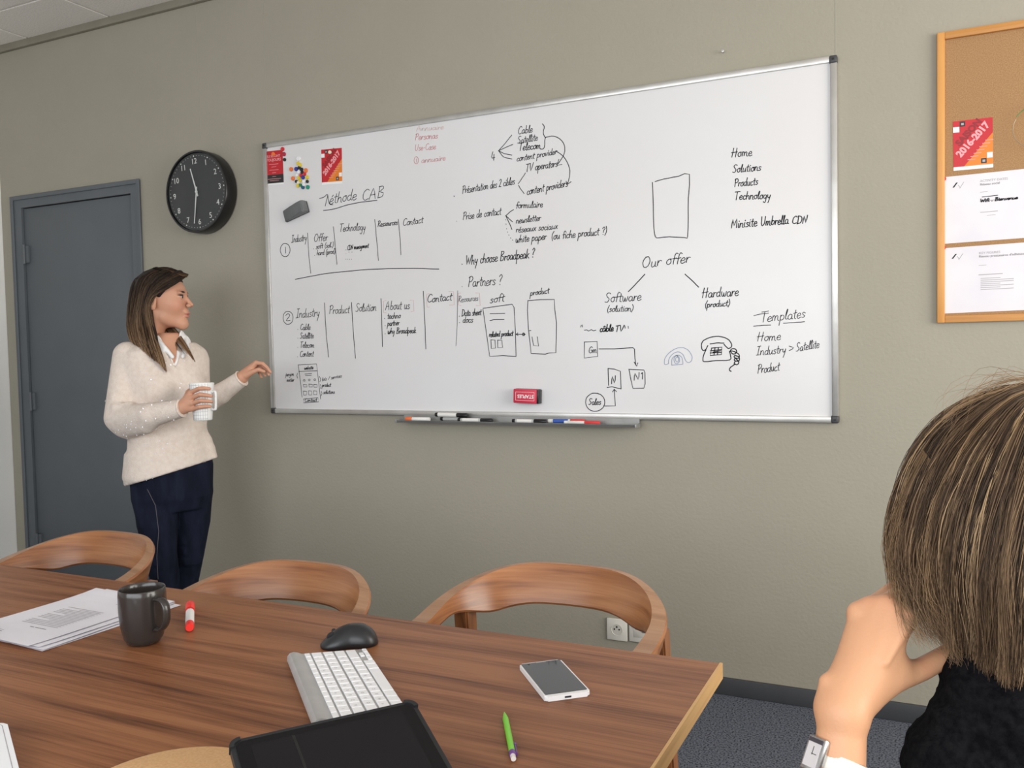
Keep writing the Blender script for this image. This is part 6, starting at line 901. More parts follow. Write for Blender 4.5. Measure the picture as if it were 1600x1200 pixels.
 ('k', 1.50, '#curly telephone cord sketch', '2043,241 3,4 2,4 3,3 5,1 6,-1 3,-2 2,-4 1,-5 -2,-3 -3,-3 -6,-1 -4,1 -3,3 -2,4 1,3 3,0 6,-2 5,-2 5,-3 5,-3 3,-4 1,-4 -1,-4 -2,-3 -4,-1 -6,1 -4,2 -1,2 0,3 2,2 5,-1 6,-2 4,-3 1,-4 0,-5 -2,-4 -5,-1 -6,1 -4,1 -1,3 2,4 2,1 4,-3 5,-5 3,-5 -1,-3 -2,-4 -3,-2 -3,0 -4,2 -3,1 0,2 1,3 2,3;2063,199 -6,-3 -5,-4 -5,-3 -3,-4 -2,-3 0,-3 1,-2 3,-2 2,-1'),
 ('k', 1.20, '#empty upright rectangle', '1776,854 1,-40 1,-40 0,-44 1,-38 2,-21 3,-11 5,-5 9,0 16,1 21,0 30,-4 26,-3 8,-3 2,7 2,29 1,36 0,33 1,34 5,47 0,37 -17,4 -22,-7 -19,-1 -18,-2 -15,-1 -13,-2 -11,-2 -9,-2'),
 ('k', 1.15, 'Home', '2065,942 -7,-30;2076,941 -6,-30;2057,927 20,1;2087,926 -4,-1 -2,-2 -2,-3 0,-4 1,-3 3,-2 3,1 2,3 1,3 0,4 -1,3 -1,1 1,0 3,-1;2095,926 -2,-9 -1,-6 1,3 1,6 2,4 2,2 2,-1 1,-3 -1,-6 -1,-5 1,3 1,6 3,3 2,2 2,-1 1,-2 -1,-5 0,-5 1,-2 2,0;2115,916 6,1 4,1 0,3 -1,2 -1,2 -3,-1 -2,-2 -3,-3 0,-4 0,-4 2,-1 3,-1 2,1 4,2'),
 ('k', 1.15, 'Solutions', '2076,882 -2,2 -3,1 -4,-2 -2,-3 1,-3 2,-4 2,-2 2,-3 -2,-5 -3,-4 -3,0 -4,2;2083,872 -3,-1 -2,-2 -2,-3 0,-3 1,-3 3,-2 2,1 2,3 1,3 0,3 -1,2 -1,2 2,0 2,-1;2090,866 2,7 2,6 1,4 -1,1 -1,-1 -1,-4 -2,-9 -1,-8 0,-4 1,0 2,0 1,1;2097,871 -1,-5 -1,-4 1,-3 2,-1 2,1 2,2 2,6 1,4 -1,-5 -1,-6 1,-2 1,0;2114,880 -2,-6 -1,-6 -1,-5 0,-4 1,-1 2,0;2108,873 9,0;2119,870 -1,-6 -1,-5 1,-2 1,0;2120,876 1,1;2129,870 -2,-1 -3,-2 -1,-3 0,-4 1,-2 2,-2 2,1 3,3 1,3 0,3 -2,2 -1,2 2,0 2,-1;2136,871 -1,-8 -1,-6 0,3 2,5 2,4 2,2 2,-1 1,-3 0,-4 -1,-5 1,-1 2,0;2156,868 -2,1 -2,1 -2,-1 -1,-2 1,-2 2,-2 1,-1 1,-2 -1,-2 -2,-1 -2,0 -3,1'),
 ('k', 1.15, 'Products', '2071,837 -4,-27;2068,833 4,3 4,1 2,-2 1,-4 -1,-4 -3,-3 -3,-1 -3,0;2081,823 -1,-8 -1,-5 0,2 1,5 2,3 2,3 1,-1 2,0;2093,823 -2,-1 -2,-1 -1,-4 -1,-3 1,-3 2,-1 3,1 2,2 0,4 0,3 -1,2 -1,1 2,0 2,0;2106,821 -1,2 -2,0 -2,-1 -2,-3 -1,-3 0,-3 1,-2 2,-1 2,2 3,3;2110,837 -2,-7 -1,-7 -1,-6 -1,-6 1,-1 1,1;2111,823 -1,-5 0,-5 0,-2 2,-2 2,2 2,2 1,6 1,4 -1,-5 -1,-6 1,-2 1,0;2128,820 -1,2 -2,0 -2,-1 -2,-3 0,-3 0,-3 1,-2 1,-1 2,1 3,1;2135,832 -1,-6 -1,-6 -1,-5 0,-4 1,-1 1,0;2130,824 7,1;2145,822 -2,1 -1,1 -2,-2 -1,-1 1,-2 1,-2 2,-1 1,-2 -2,-2 -2,-2 -2,1 -1,1'),
 ('k', 1.20, 'Technology', '2068,792 17,0;2076,791 -5,-26;2083,771 5,1 4,1 0,2 -1,2 -1,2 -2,-1 -3,-2 -2,-3 0,-3 0,-3 2,-2 2,0 3,1 2,1;2104,775 -2,1 -1,1 -3,-1 -2,-3 -1,-3 0,-3 1,-2 2,-1 3,1 2,1;2110,790 -1,-7 -2,-6 -1,-8 -1,-6 0,3 2,5 2,4 3,1 2,-1 1,-3 -1,-4 0,-4 1,-1 1,0;2120,776 -1,-8 -1,-5 0,3 2,5 2,3 3,2 1,-1 2,-3 -1,-4 -1,-4 1,-2 2,0;2139,775 -3,-1 -3,-1 -1,-3 0,-4 1,-2 2,-2 3,1 2,2 1,3 0,4 -1,2 -1,1 1,0 3,-1;2145,769 3,7 2,6 1,4 -1,2 -1,-2 -2,-4 -1,-8 -1,-9 0,-3 1,-1 1,0 2,2;2158,774 -3,-1 -2,-2 -2,-3 0,-3 1,-3 2,-2 3,1 2,2 1,4 0,3 -1,2 -1,2 1,-1 3,0;2173,770 -2,2 -2,1 -3,-1 -2,-3 -1,-3 1,-3 1,-1 2,-1 3,2 2,3 1,4 0,1 -1,-7 -2,-10 -2,-5 -2,-2 -2,1 -2,3;2177,773 0,-5 0,-3 1,-2 2,-1 2,1 2,3 2,4 0,2 -2,-7 -3,-10 -2,-5 -2,-4'),
 ('k', 1.30, 'Minisite', '2054,670 3,17 3,12 1,-11 2,-11 5,12 5,11 0,-12 -2,-18;2079,684 -1,-7 -1,-6 1,-1 2,-1;2081,690 0,2;2085,684 -2,-9 -1,-6 1,3 1,6 3,4 3,2 2,-1 1,-3 -1,-5 -1,-4 2,-2 1,0;2100,685 -2,-7 0,-6 1,-2 1,0;2101,691 1,2;2113,683 -2,1 -2,1 -2,-1 -1,-2 1,-2 2,-2 2,-2 1,-2 -2,-2 -3,-2 -2,0 -2,1;2117,686 -1,-7 -1,-6 1,-2 2,0;2119,692 0,1;2128,695 -2,-7 -1,-6 -1,-6 0,-5 1,-1 2,0;2122,686 9,1;2131,677 5,1 4,1 0,3 -1,3 -1,1 -2,-1 -3,-2 -2,-4 -1,-4 1,-3 2,-2 2,0 3,1 3,2'),
 ('k', 1.30, 'Umbrella', '2157,700 -1,-12 -1,-10 1,-6 2,-3 3,2 4,6 2,10 2,13;2172,684 -2,-9 0,-6 0,3 1,6 2,4 2,2 1,-1 1,-3 -1,-6 -1,-5 1,3 1,6 2,4 2,2 2,-1 0,-3 0,-5 -1,-5 1,-1 2,0;2193,700 -1,-7 -2,-8 -1,-8 -1,-5 0,2 1,4 2,4 2,3 3,-1 2,-2 0,-4 -2,-4 -2,-2 -3,-2 -1,1 -2,1;2202,684 -1,-9 -1,-6 0,3 2,5 1,4 2,2 2,0 2,-1;2210,676 4,1 4,1 0,3 -1,2 -1,1 -2,0 -2,-3 -2,-3 -1,-4 1,-3 1,-2 2,0 3,1 2,2;2221,679 3,8 2,7 0,4 0,2 -1,-2 -1,-4 -2,-10 -1,-10 0,-3 1,-1 1,0 2,1;2228,678 2,8 2,7 1,4 -1,2 -1,-1 -1,-5 -2,-10 -1,-9 0,-4 1,-1 2,1 1,1;2242,682 -1,2 -2,1 -3,-1 -2,-3 -1,-4 0,-3 1,-3 2,-1 2,1 3,3 1,6 1,3 -1,-3 -1,-6 0,-2 1,-2 1,0 1,1'),
 ('k', 1.30, 'CDN', '2272,689 -2,3 -2,1 -4,-2 -4,-4 -2,-7 -1,-6 2,-4 3,-2 4,1 3,2;2277,693 -4,-26;2275,692 5,0 5,-2 2,-4 0,-6 -2,-6 -4,-5 -5,-1 -5,-1;2289,667 3,15 2,9 3,-11 2,-11 3,9 3,15'),
 ('k', 0.95, 'Templates', '2154,376 22,3;2164,376 -6,-34;2174,350 6,2 5,2 1,3 -2,3 -2,1 -2,-1 -4,-3 -2,-4 -1,-5 1,-4 2,-1 3,0 3,1 4,3;2191,362 -2,-10 -1,-7 0,3 2,7 2,5 3,3 2,-1 1,-4 -1,-7 -1,-6 1,4 1,7 3,4 3,3 2,-1 1,-3 -1,-6 0,-5 1,-1 3,-1;2217,364 -2,-9 -1,-9 -2,-8 -2,-9;2215,357 3,4 3,3 4,-1 2,-3 0,-5 -2,-4 -3,-3 -3,-1 -3,0 -2,2;2233,359 3,10 3,8 1,5 -1,2 -1,-2 -2,-5 -3,-12 -1,-11 0,-4 2,-1 2,1 2,1;2253,363 -2,2 -3,1 -3,-2 -3,-3 -2,-4 0,-5 2,-3 3,-1 3,2 3,4 2,6 1,5 -1,-5 -1,-6 0,-3 1,-2 1,1 1,1;2266,379 -2,-8 -2,-7 -1,-7 0,-5 2,-2 2,0;2258,368 11,3;2270,358 6,2 5,2 0,3 -1,3 -2,1 -2,-1 -4,-3 -2,-4 -1,-5 1,-3 2,-2 3,0 3,2 3,2;2296,368 -3,2 -2,1 -3,-2 -1,-3 1,-2 2,-2 3,-2 1,-1 -2,-3 -3,-3 -3,1 -2,1'),
 ('k', 0.95, '#top bar', '2127,365 9,2 9,2 8,1 8,1 8,0 7,1'),
 ('k', 1.00, '#underline', '2126,329 11,1 10,0 10,1 9,0 9,0 8,0'),
 ('k', 1.00, '#underline', '2225,336 11,0 11,1 11,0 11,1 12,0 12,1'),
 ('k', 0.95, 'Home', '2146,308 -7,-31;2159,308 -7,-31;2138,292 22,3;2171,293 -3,-2 -4,-1 -1,-4 -1,-4 2,-3 3,-2 3,2 3,3 1,3 1,4 -2,3 -2,1 2,0 3,-1;2180,293 -1,-9 -2,-7 1,4 1,6 3,4 3,2 2,-1 1,-3 -1,-6 -1,-5 0,3 2,6 3,4 3,2 1,0 1,-3 0,-5 -1,-5 2,-1 2,-1;2204,287 6,1 5,1 0,3 -1,3 -2,1 -2,-1 -4,-3 -2,-3 -1,-4 1,-3 2,-2 3,0 3,1 3,2'),
 ('k', 0.95, 'Industry', '2139,258 11,2;2145,259 -6,-29;2134,229 11,1;2150,244 -1,-9 -1,-6 0,4 2,5 2,4 3,3 2,-1 1,-3 0,-5 -1,-4 1,-2 2,0;2173,242 -2,2 -2,1 -3,-2 -2,-3 -1,-4 0,-3 1,-3 2,0 3,2 3,3;2177,260 -2,-7 -1,-8 -1,-7 -1,-6 1,-1 1,0;2179,246 -1,-6 0,-5 0,-3 2,-1 3,2 2,3 2,6 1,4 -1,-5 -1,-7 1,-1 1,-1;2200,245 -1,2 -2,0 -3,-1 -1,-2 1,-2 2,-2 2,-1 1,-2 -2,-3 -2,-2 -2,1 -3,0;2208,259 -1,-7 -1,-7 -1,-6 -1,-4 2,-1 2,0;2202,249 9,2;2213,248 -1,-8 -1,-6 0,2 2,6 2,4 2,2 2,0 2,-1;2223,249 -1,-4 0,-5 2,-2 1,0 3,2 2,3 2,5 0,2 -2,-9 -3,-10 -2,-6 -2,-5'),
 ('k', 0.95, '>', '2243,258 9,-3 5,-3 -5,-5 -9,-4'),
 ('k', 0.90, 'Satellite', '2278,267 -2,2 -2,1 -3,-3 -2,-4 1,-4 1,-3 2,-2 2,-3 -2,-6 -3,-4 -2,-1 -3,1;2287,253 -2,2 -1,1 -2,-2 -2,-3 -2,-4 0,-3 2,-3 1,0 2,1 2,4 2,5 0,4 0,-4 -1,-5 0,-3 1,-1 0,0 1,1;2295,269 -1,-7 -1,-6 -1,-6 0,-4 1,-2 2,1;2290,259 8,3;2298,251 4,1 3,2 0,3 -1,2 -1,1 -1,-1 -2,-3 -2,-3 -1,-4 1,-3 1,-2 2,1 2,1 2,2;2308,255 3,8 2,7 0,5 0,1 -1,-1 -2,-5 -1,-10 -1,-9 0,-4 1,0 1,0 2,2;2314,256 2,9 2,7 1,4 -1,1 -1,-1 -1,-5 -1,-10 -1,-9 0,-3 1,-1 1,1 1,1;2321,263 -1,-7 -1,-5 1,-2 1,0;2322,269 0,2;2329,273 -1,-7 -1,-6 -1,-6 0,-4 1,-1 1,0;2324,264 7,2;2331,256 5,2 3,2 0,2 -1,3 -1,0 -2,0 -2,-3 -1,-4 -1,-3 0,-4 2,-1 2,0 2,2 2,2'),
 ('k', 0.95, 'Product', '2144,197 -5,-31;2140,193 4,3 4,2 3,-2 1,-4 -2,-5 -3,-4 -3,-2 -3,0;2153,184 -1,-10 -1,-6 1,3 1,6 2,4 2,3 1,0 2,-1;2167,184 -3,-1 -2,-3 -1,-3 -1,-4 1,-3 2,-2 3,2 2,3 1,4 0,4 -1,2 -1,1 1,0 2,0;2180,184 -1,1 -2,1 -3,-2 -2,-3 -1,-4 0,-4 2,-2 1,0 3,2 2,4;2184,202 -2,-7 -1,-8 -1,-8 -1,-6 1,-1 1,0;2185,188 -1,-5 0,-5 1,-4 1,-1 2,2 2,4 2,6 0,5 -1,-6 0,-7 0,-2 2,0;2203,187 -1,2 -2,0 -2,-2 -2,-3 -1,-3 0,-4 1,-2 2,-1 2,1 3,2;2210,202 -1,-7 -1,-7 -1,-6 0,-4 1,-2 2,1;2205,192 8,3'),
]

def ribbon(bm, pts, hw, y):
    P2 = [Vector((a, b)) for a, b in pts]
    Q = [P2[0]]
    for q in P2[1:]:
        if (q-Q[-1]).length > .0004: Q.append(q)
    if len(Q) < 2: Q = [Q[0], Q[0]+Vector((.0018, 0))]
    ends = []
    for i, q in enumerate(Q):
        t = (Q[min(i+1, len(Q)-1)]-Q[max(i-1, 0)])
        t = t.normalized() if t.length > 1e-6 else Vector((1, 0))
        n = Vector((-t.y, t.x))*hw
        e = q-t*hw*.7 if i == 0 else (q+t*hw*.7 if i == len(Q)-1 else q)
        ends.append((bm.verts.new((e.x+n.x, y, e.y+n.y)), bm.verts.new((e.x-n.x, y, e.y-n.y))))
    for a, b in zip(ends[:-1], ends[1:]):
        bm.faces.new((a[0], a[1], b[1], b[0]))
INKM = {'k': 'ink', 'r': 'ink_red', 'p': 'ink_pink', 'b': 'ink_blue', 'f': 'ink_faint', 'd': 'ink'}
INKL = {'r': 'red handwriting', 'p': 'faint red handwriting', 'b': 'thin blue marker drawing', 'f': 'faint grey handwriting'}
for k, (c, w, lab, data) in enumerate(INK):
    bm = bmesh.new()
    for s in data.split(';'):
        pts = [tuple(v) for v in np.cumsum([[float(v)/1000 for v in q.split(',')] for q in s.split()], axis=0)]
        ribbon(bm, [(a, b+.98) for a, b in pts], .00125*w, BF-.0004-.00002*(k % 5))
    me = bpy.data.meshes.new('handwriting'); bm.to_mesh(me); bm.free(); me.materials.append(MT[INKM[c]])
    nm = 'marker_drawing' if lab.startswith('#') else 'handwriting'
    o = link(bpy.data.objects.new(nm, me)); local(o, wb)
    if c in INKL: o['label'] = INKL[c]
# black note written on the upper printed sheet
O, ex, ey, root = INK_SHEET
def sheet_ink(strokes, w, name):
    bm = bmesh.new()
    for q in strokes:
        pts = catmull([(O+ex*u+ey*v).to_tuple() for u, v in q], max(2, (len(q)-1)*3)) if len(q) > 2 else [O+ex*u+ey*v for u, v in q]
        ribbon(bm, [(p_.x, p_.z) for p_ in pts], w, O.y-.0009)
    me = bpy.data.meshes.new(name); bm.to_mesh(me); bm.free(); me.materials.append(MT['ink'])
    local(link(bpy.data.objects.new(name, me)), root)
SHEETINK = [[(0.3477, 0.6218), (0.3504, 0.575), (0.3648, 0.611), (0.3687, 0.575), (0.3869, 0.623)], [(0.3916, 0.599), (0.3889, 0.5786), (0.3935, 0.5755)], [(0.3931, 0.6086), (0.3939, 0.611)], [(0.4202, 0.6182), (0.4143, 0.623), (0.4085, 0.6134), (0.4054, 0.5942), (0.4028, 0.575)], [(0.3991, 0.599), (0.4157, 0.6002)], [(0.4202, 0.599), (0.4175, 0.5786), (0.4221, 0.5755)], [(0.4218, 0.6086), (0.4226, 0.611)], [(0.4472, 0.5786), (0.4489, 0.5774)], [(0.4846, 0.623), (0.4789, 0.575)], [(0.482, 0.623), (0.4976, 0.623), (0.5018, 0.6134), (0.4847, 0.6002), (0.501, 0.5942), (0.4966, 0.5774), (0.4768, 0.575)], [(0.5127, 0.599), (0.51, 0.5786), (0.5146, 0.5755)], [(0.5143, 0.6086), (0.5151, 0.611)], [(0.5209, 0.5858), (0.537, 0.5894), (0.5353, 0.5978), (0.5289, 0.599), (0.5208, 0.5894), (0.5214, 0.5779), (0.5289, 0.575), (0.5385, 0.5798)], [(0.5445, 0.599), (0.5419, 0.575), (0.5443, 0.5894), (0.5529, 0.599), (0.559, 0.593), (0.5578, 0.5774), (0.5628, 0.575)], [(0.5688, 0.599), (0.5732, 0.575), (0.5849, 0.599)], [(0.59, 0.5858), (0.606, 0.5894), (0.6043, 0.5978), (0.5979, 0.599), (0.5899, 0.5894), (0.5904, 0.5779), (0.5979, 0.575), (0.6076, 0.5798)], [(0.6136, 0.599), (0.611, 0.575), (0.6133, 0.5894), (0.6219, 0.599), (0.628, 0.593), (0.6269, 0.5774), (0.6318, 0.575)], [(0.6388, 0.599), (0.637, 0.5822), (0.6422, 0.575), (0.6508, 0.5822), (0.6539, 0.599), (0.6519, 0.5798), (0.6566, 0.5755)], [(0.6616, 0.5858), (0.6777, 0.5894), (0.676, 0.5978), (0.6696, 0.599), (0.6615, 0.5894), (0.6621, 0.5779), (0.6696, 0.575), (0.6792, 0.5798)]]
sheet_ink([[(.36, .650), (.50, .655)]], .0011, 'marker_line')
sheet_ink(SHEETINK, .0013, 'handwriting')

# ================================================================== TABLE
TZ0, TZ1 = .714, .740
TX0, TX1, TY0, TY1 = -.12, 2.357, -2.66, -1.668
def on_table(px, py, z=.740):
    d_ = _fw + _rt*(px-800)/FPX + _up*(600-py)/FPX
    t = (z-CAM[2])/d_[2]; p = CAM+t*d_
    return Vector((float(p[0]), float(p[1]), z))
tb = empty('meeting_table', ((TX0+TX1)/2, (TY0+TY1)/2, 0)); tag(tb, 'long walnut meeting table with pale light-wood edge, in the foreground', 'table')
skew = .018     # the short end leans a little
def tab_outline(e=0):
    return [(TX0, TY0), (TX1-e-.016, TY0), (TX1-e, TY1), (TX0, TY1)]
bm = bmesh.new(); add_prism(bm, [(TX0+.004, TY0+.004), (TX1-.0165, TY0+.004), (TX1-.004, TY1-.004), (TX0+.004, TY1-.004)], TZ1-.003, TZ1)
local(bm_obj('veneer_top', bm, MT['walnut']), tb)
bm = bmesh.new(); add_prism(bm, tab_outline(), TZ0, TZ1-.0031)
add_prism(bm, [(TX1-.0162, TY0), (TX1-.0125, TY0), (TX1+.0008, TY1), (TX1-.0038, TY1)], TZ0, TZ1-.0002)
local(bm_obj('edge_core', bm, MT['oak_edge']), tb)
for lx, ly in ((TX1-.19, TY1-.14), (TX1-.20, TY0+.12), (TX0+.15, TY1-.14), (TX0+.15, TY0+.12)):
    bm = bmesh.new()
    s0, s1 = .026, .034
    a = [bm.verts.new((lx+sx*s0, ly+sy*s0, 0)) for sx, sy in ((-1, -1), (1, -1), (1, 1), (-1, 1))]
    b_ = [bm.verts.new((lx+sx*s1, ly+sy*s1, TZ0-.0005)) for sx, sy in ((-1, -1), (1, -1), (1, 1), (-1, 1))]
    for i in range(4): bm.faces.new((a[i], a[(i+1) % 4], b_[(i+1) % 4], b_[i]))
    bm.faces.new(a[::-1]); bm.faces.new(b_)
    bmesh.ops.bevel(bm, geom=[e for e in bm.edges if abs(e.verts[0].co.z-e.verts[1].co.z) > .3], offset=.006, segments=2, affect='EDGES')
    local(bm_obj('leg', bm, MT['leg_wood'], None, smooth=.7), tb)
for lo, hi in (((TX0+.19, TY1-.29, TZ0-.065), (TX1-.23, TY1-.27, TZ0-.0005)), ((TX0+.19, TY0+.11, TZ0-.065), (TX1-.24, TY0+.13, TZ0-.0005))):
    local(box('apron_rail', lo, hi, MT['leg_wood']), tb)

# ------------------------------------------------------------------ chairs
def chair_path(n=48, hw=.235, back=.21, arm=.245):
    """centre line of the bent-wood band, from the tip of one arm round the back to the other"""
    pts = []
    for i in range(n+1):
        s = -1+2*i/n
        a = abs(s)
        if a > .58:
            k = (a-.58)/.42
            x = hw-.010*k*k; y = -arm*k
        else:
            th = a/.58*PI/2
            x = hw*math.sin(th)**.92; y = back*math.cos(th)**.92
        pts.append((math.copysign(x, s) if a > 1e-6 else 0.0, y, a))
    return pts
MT['seat_pad'] = noisy('charcoal_seat_pad', (.03, .03, .033, 1), (.05, .05, .055, 1), scale=150, rough=.9)
def make_chair():
    root = empty('dining_chair')
    path = chair_path(64)
    # band: cross section a slanting slab, tall at the back and shallow along the arms
    secs = []
    for i, (x, y, a) in enumerate(path):
        p0 = path[max(i-1, 0)]; p1 = path[min(i+1, len(path)-1)]
        t = Vector((p1[0]-p0[0], p1[1]-p0[1], 0)).normalized()
        n = Vector((t.y, -t.x, 0))           # outward?
        if n.dot(Vector((x, y+.12, 0))) < 0: n = -n
        k = max(0.0, min(1.0, (a-.10)/.62)); k = k*k*(3-2*k)
        zt = .770*(1-k)+.699*k
        kh = max(0.0, min(1.0, (a-.26)/.28)); kh = kh*kh*(3-2*kh)
        hgt = .084*(1-kh)+.030*kh
        th = .019*(1-k)+.041*k
        lean = .028*(1-k)
        if a > .80: zt -= .012*((a-.8)/.2)**1.5
        c = Vector((x, y, 0))
        secs.append((c, n, zt, hgt, th, lean))
    bm = bmesh.new(); rings = []
    for c, n, zt, h, th, lean in secs:
        o_t = c+n*(th/2+lean*.5); i_t = c-n*(th/2-lean*.5)
        o_b = c+n*(th/2-lean*.5); i_b = c-n*(th/2+lean*.5)
        r = .005
        ring = [i_t+Vector((0, 0, zt-r)), i_t+n*r*.6+Vector((0, 0, zt)), o_t-n*r*.6+Vector((0, 0, zt)), o_t+Vector((0, 0, zt-r)),
                o_b+Vector((0, 0, zt-h+r)), o_b-n*r*.6+Vector((0, 0, zt-h)), i_b+n*r*.6+Vector((0, 0, zt-h)), i_b+Vector((0, 0, zt-h+r))]
        rings.append([bm.verts.new(v) for v in ring])
    for a, b_ in zip(rings[:-1], rings[1:]):
        for k in range(8):
            bm.faces.new((a[k], a[(k+1) % 8], b_[(k+1) % 8], b_[k]))
    bm.faces.new(rings[0]); bm.faces.new(rings[-1][::-1])
    bmesh.ops.recalc_face_normals(bm, faces=bm.faces)
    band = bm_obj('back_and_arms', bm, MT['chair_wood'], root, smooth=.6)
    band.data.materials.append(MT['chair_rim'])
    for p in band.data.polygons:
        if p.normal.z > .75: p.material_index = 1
    # legs: square section, splayed, running up into the band
    for s in (-1, 1):
        for (x0, y0, x1, y1, zt) in ((s*.232, -.135, s*.238, -.175, .672), (s*.218, .112, s*.236, .195, .682)):
            bm = bmesh.new()
            a = [bm.verts.new((x1+q*.015, y1+w*.017, 0)) for q, w in ((-1, -1), (1, -1), (1, 1), (-1, 1))]
            b_ = [bm.verts.new((x0+q*.017, y0+w*.024, zt)) for q, w in ((-1, -1), (1, -1), (1, 1), (-1, 1))]
            for i in range(4): bm.faces.new((a[i], a[(i+1) % 4], b_[(i+1) % 4], b_[i]))
            bm.faces.new(a[::-1]); bm.faces.new(b_)
            bmesh.ops.bevel(bm, geom=[e for e in bm.edges if abs(e.verts[0].co.z-e.verts[1].co.z) > .3], offset=.004, segments=2, affect='EDGES')
            bm_obj('leg', bm, MT['chair_leg'], root, smooth=.7)
    for s in (-1, 1):
        box('side_rail', (s*.218-.011, -.14, .385), (s*.218+.011, .15, .425), MT['chair_wood'], root, bevel=.003)
    box('front_rail', (-.205, -.150, .385), (.205, -.128, .425), MT['chair_wood'], root, bevel=.003)
    box('rear_rail', (-.19, .13, .385), (.19, .152, .425), MT['chair_wood'], root, bevel=.003)
    prism('seat', rrect(-.222, -.20, .222, .175, .05), .4255, .442, MT['chair_wood'], root)
    bm = bmesh.new(); add_prism(bm, rrect(-.212, -.19, .212, .165, .05), .4425, .468)
    bmesh.ops.bevel(bm, geom=[e for e in bm.edges if e.verts[0].co.z > .46 and e.verts[1].co.z > .46], offset=.010, segments=3, affect='EDGES')
    bm_obj('seat_pad', bm, MT['seat_pad'], root, smooth=.9)
    return root
CH = [((1.955, -1.500, 0), .02, 'walnut armchair at the right end of the table back edge, in front of the sockets'),
      ((1.383, -1.690, 0), .02, 'walnut armchair between the other two, pushed under the table behind the red marker'),
      ((.662, -1.610, 0), -.02, 'walnut armchair at the left, its curved back against the grey door and jeans')]
chair0 = make_chair()
for k, (loc, rz, lab) in enumerate(CH):
    c = chair0 if k == 0 else copy_tree(chair0)
    c.location = loc; c.rotation_euler = (0, 0, rz)
    tag(c, lab, 'chair', 'curved-back walnut chairs along the far side of the table')

# ------------------------------------------------------------------ papers
def loose_sheet(name_loc, ang, z, label, printed=False, curl=0.0):
    root = empty('paper_sheet', name_loc, ang); root.location.z = z
    tag(root, label, 'paper', 'loose sheets in the pile beside the dark mug')
    n = 10; vs = []; fs = []
    for j in range(2):
        for i in range(n+1):
            for k in range(5):
                u = i/n; v = k/4
                vs.append(((u-.5)*.297, (v-.5)*.21, curl*(abs(2*u-1)**4)*(.4+.6*v)+(.00015 if j else 0)))
    def idx(j, i, k): return j*(n+1)*5+i*5+k
    for i in range(n):
        for k in range(4):
            fs.append((idx(1, i, k), idx(1, i+1, k), idx(1, i+1, k+1), idx(1, i, k+1)))
            fs.append((idx(0, i, k+1), idx(0, i+1, k+1), idx(0, i+1, k), idx(0, i, k)))
    for i in range(n):
        for k in (0, 4):
            fs.append((idx(0, i, k), idx(0, i+1, k), idx(1, i+1, k), idx(1, i, k)))
    for k in range(4):
        for i in (0, n):
            fs.append((idx(0, i, k), idx(1, i, k), idx(1, i, k+1), idx(0, i, k+1)))
    mesh_obj('sheet', vs, fs, MT['paper'], root, smooth=False)
    if printed:
        def line(u, v, w, h, m, nm='printed_line'):
            bmx = bmesh.new()
            seg = max(2, int(w/.05))
            for s in range(seg):
                a, b_ = u+w*s/seg, u+w*(s+.86)/seg
                zz = lambda t, vv: curl*(abs(2*t-1)**4)*(.4+.6*vv)+.0004
                bmx.faces.new([bmx.verts.new((( uu-.5)*.297, (vv-.5)*.21, zz(uu, vv))) for uu, vv in ((a, v), (b_, v), (b_, v+h), (a, v+h))])
            o = bm_obj(nm, bmx, m, root); o['kind'] = 'stuff'; return o
        line(.045, .66, .012, .25, MT['print'], 'letterhead')
        line(.11, .60, .008, .17, MT['print'], 'letterhead'); line(.135, .62, .006, .10, MT['print_light'], 'address_line')
        line(.25, .45, .008, .05, MT['print'], 'subject_line'); line(.25, .28, .008, .15, MT['print'], 'subject_line')
        for k in range(16):
            line(.30+.022*k, .22, .009, .50 if k % 5 != 4 else .3, MT['print_light'], 'text_line')
        line(.80, .10, .008, .25, MT['print_light'], 'footer_line')
    return root
pc0 = Vector((1.128, -1.914, .74)); pang = math.radians(88.5)
OFF = [(.034, .010, -.035, 'white sheet at the bottom of the pile, its corner sticking out towards the mug'),
       (.026, .004, .030, 'white sheet second from the bottom of the pile, turned slightly askew'),
       (.018, .010, -.010, 'white sheet in mid pile, edge showing below the printed one'),
       (.0, .0, .0, 'topmost printed white sheet of the pile, grey paragraph in the middle')]
for k, (dx, dy, da, lab) in enumerate(OFF):
    loose_sheet((pc0.x+dx, pc0.y+dy, 0), pang+da, TZ1+.0005+.0022*k, lab, printed=(k == 3), curl=.0015+.001*k)

# ------------------------------------------------------------------ dark mug
def lerp_prof(pr): return pr
mc = on_table(224, 1001); mc = on_table(225, 1004)
MUGP = (mc.x, mc.y, TZ1)
MT['mug'] = new_mat('dark_glazed_stoneware', (.032, .027, .025, 1), .20, spec=.5)
MT['coffee'] = new_mat('mug_inside', (.03, .028, .027, 1), .15)
mug = empty('mug', MUGP); tag(mug, 'dark grey-brown glazed mug on the table beside the papers', 'mug')
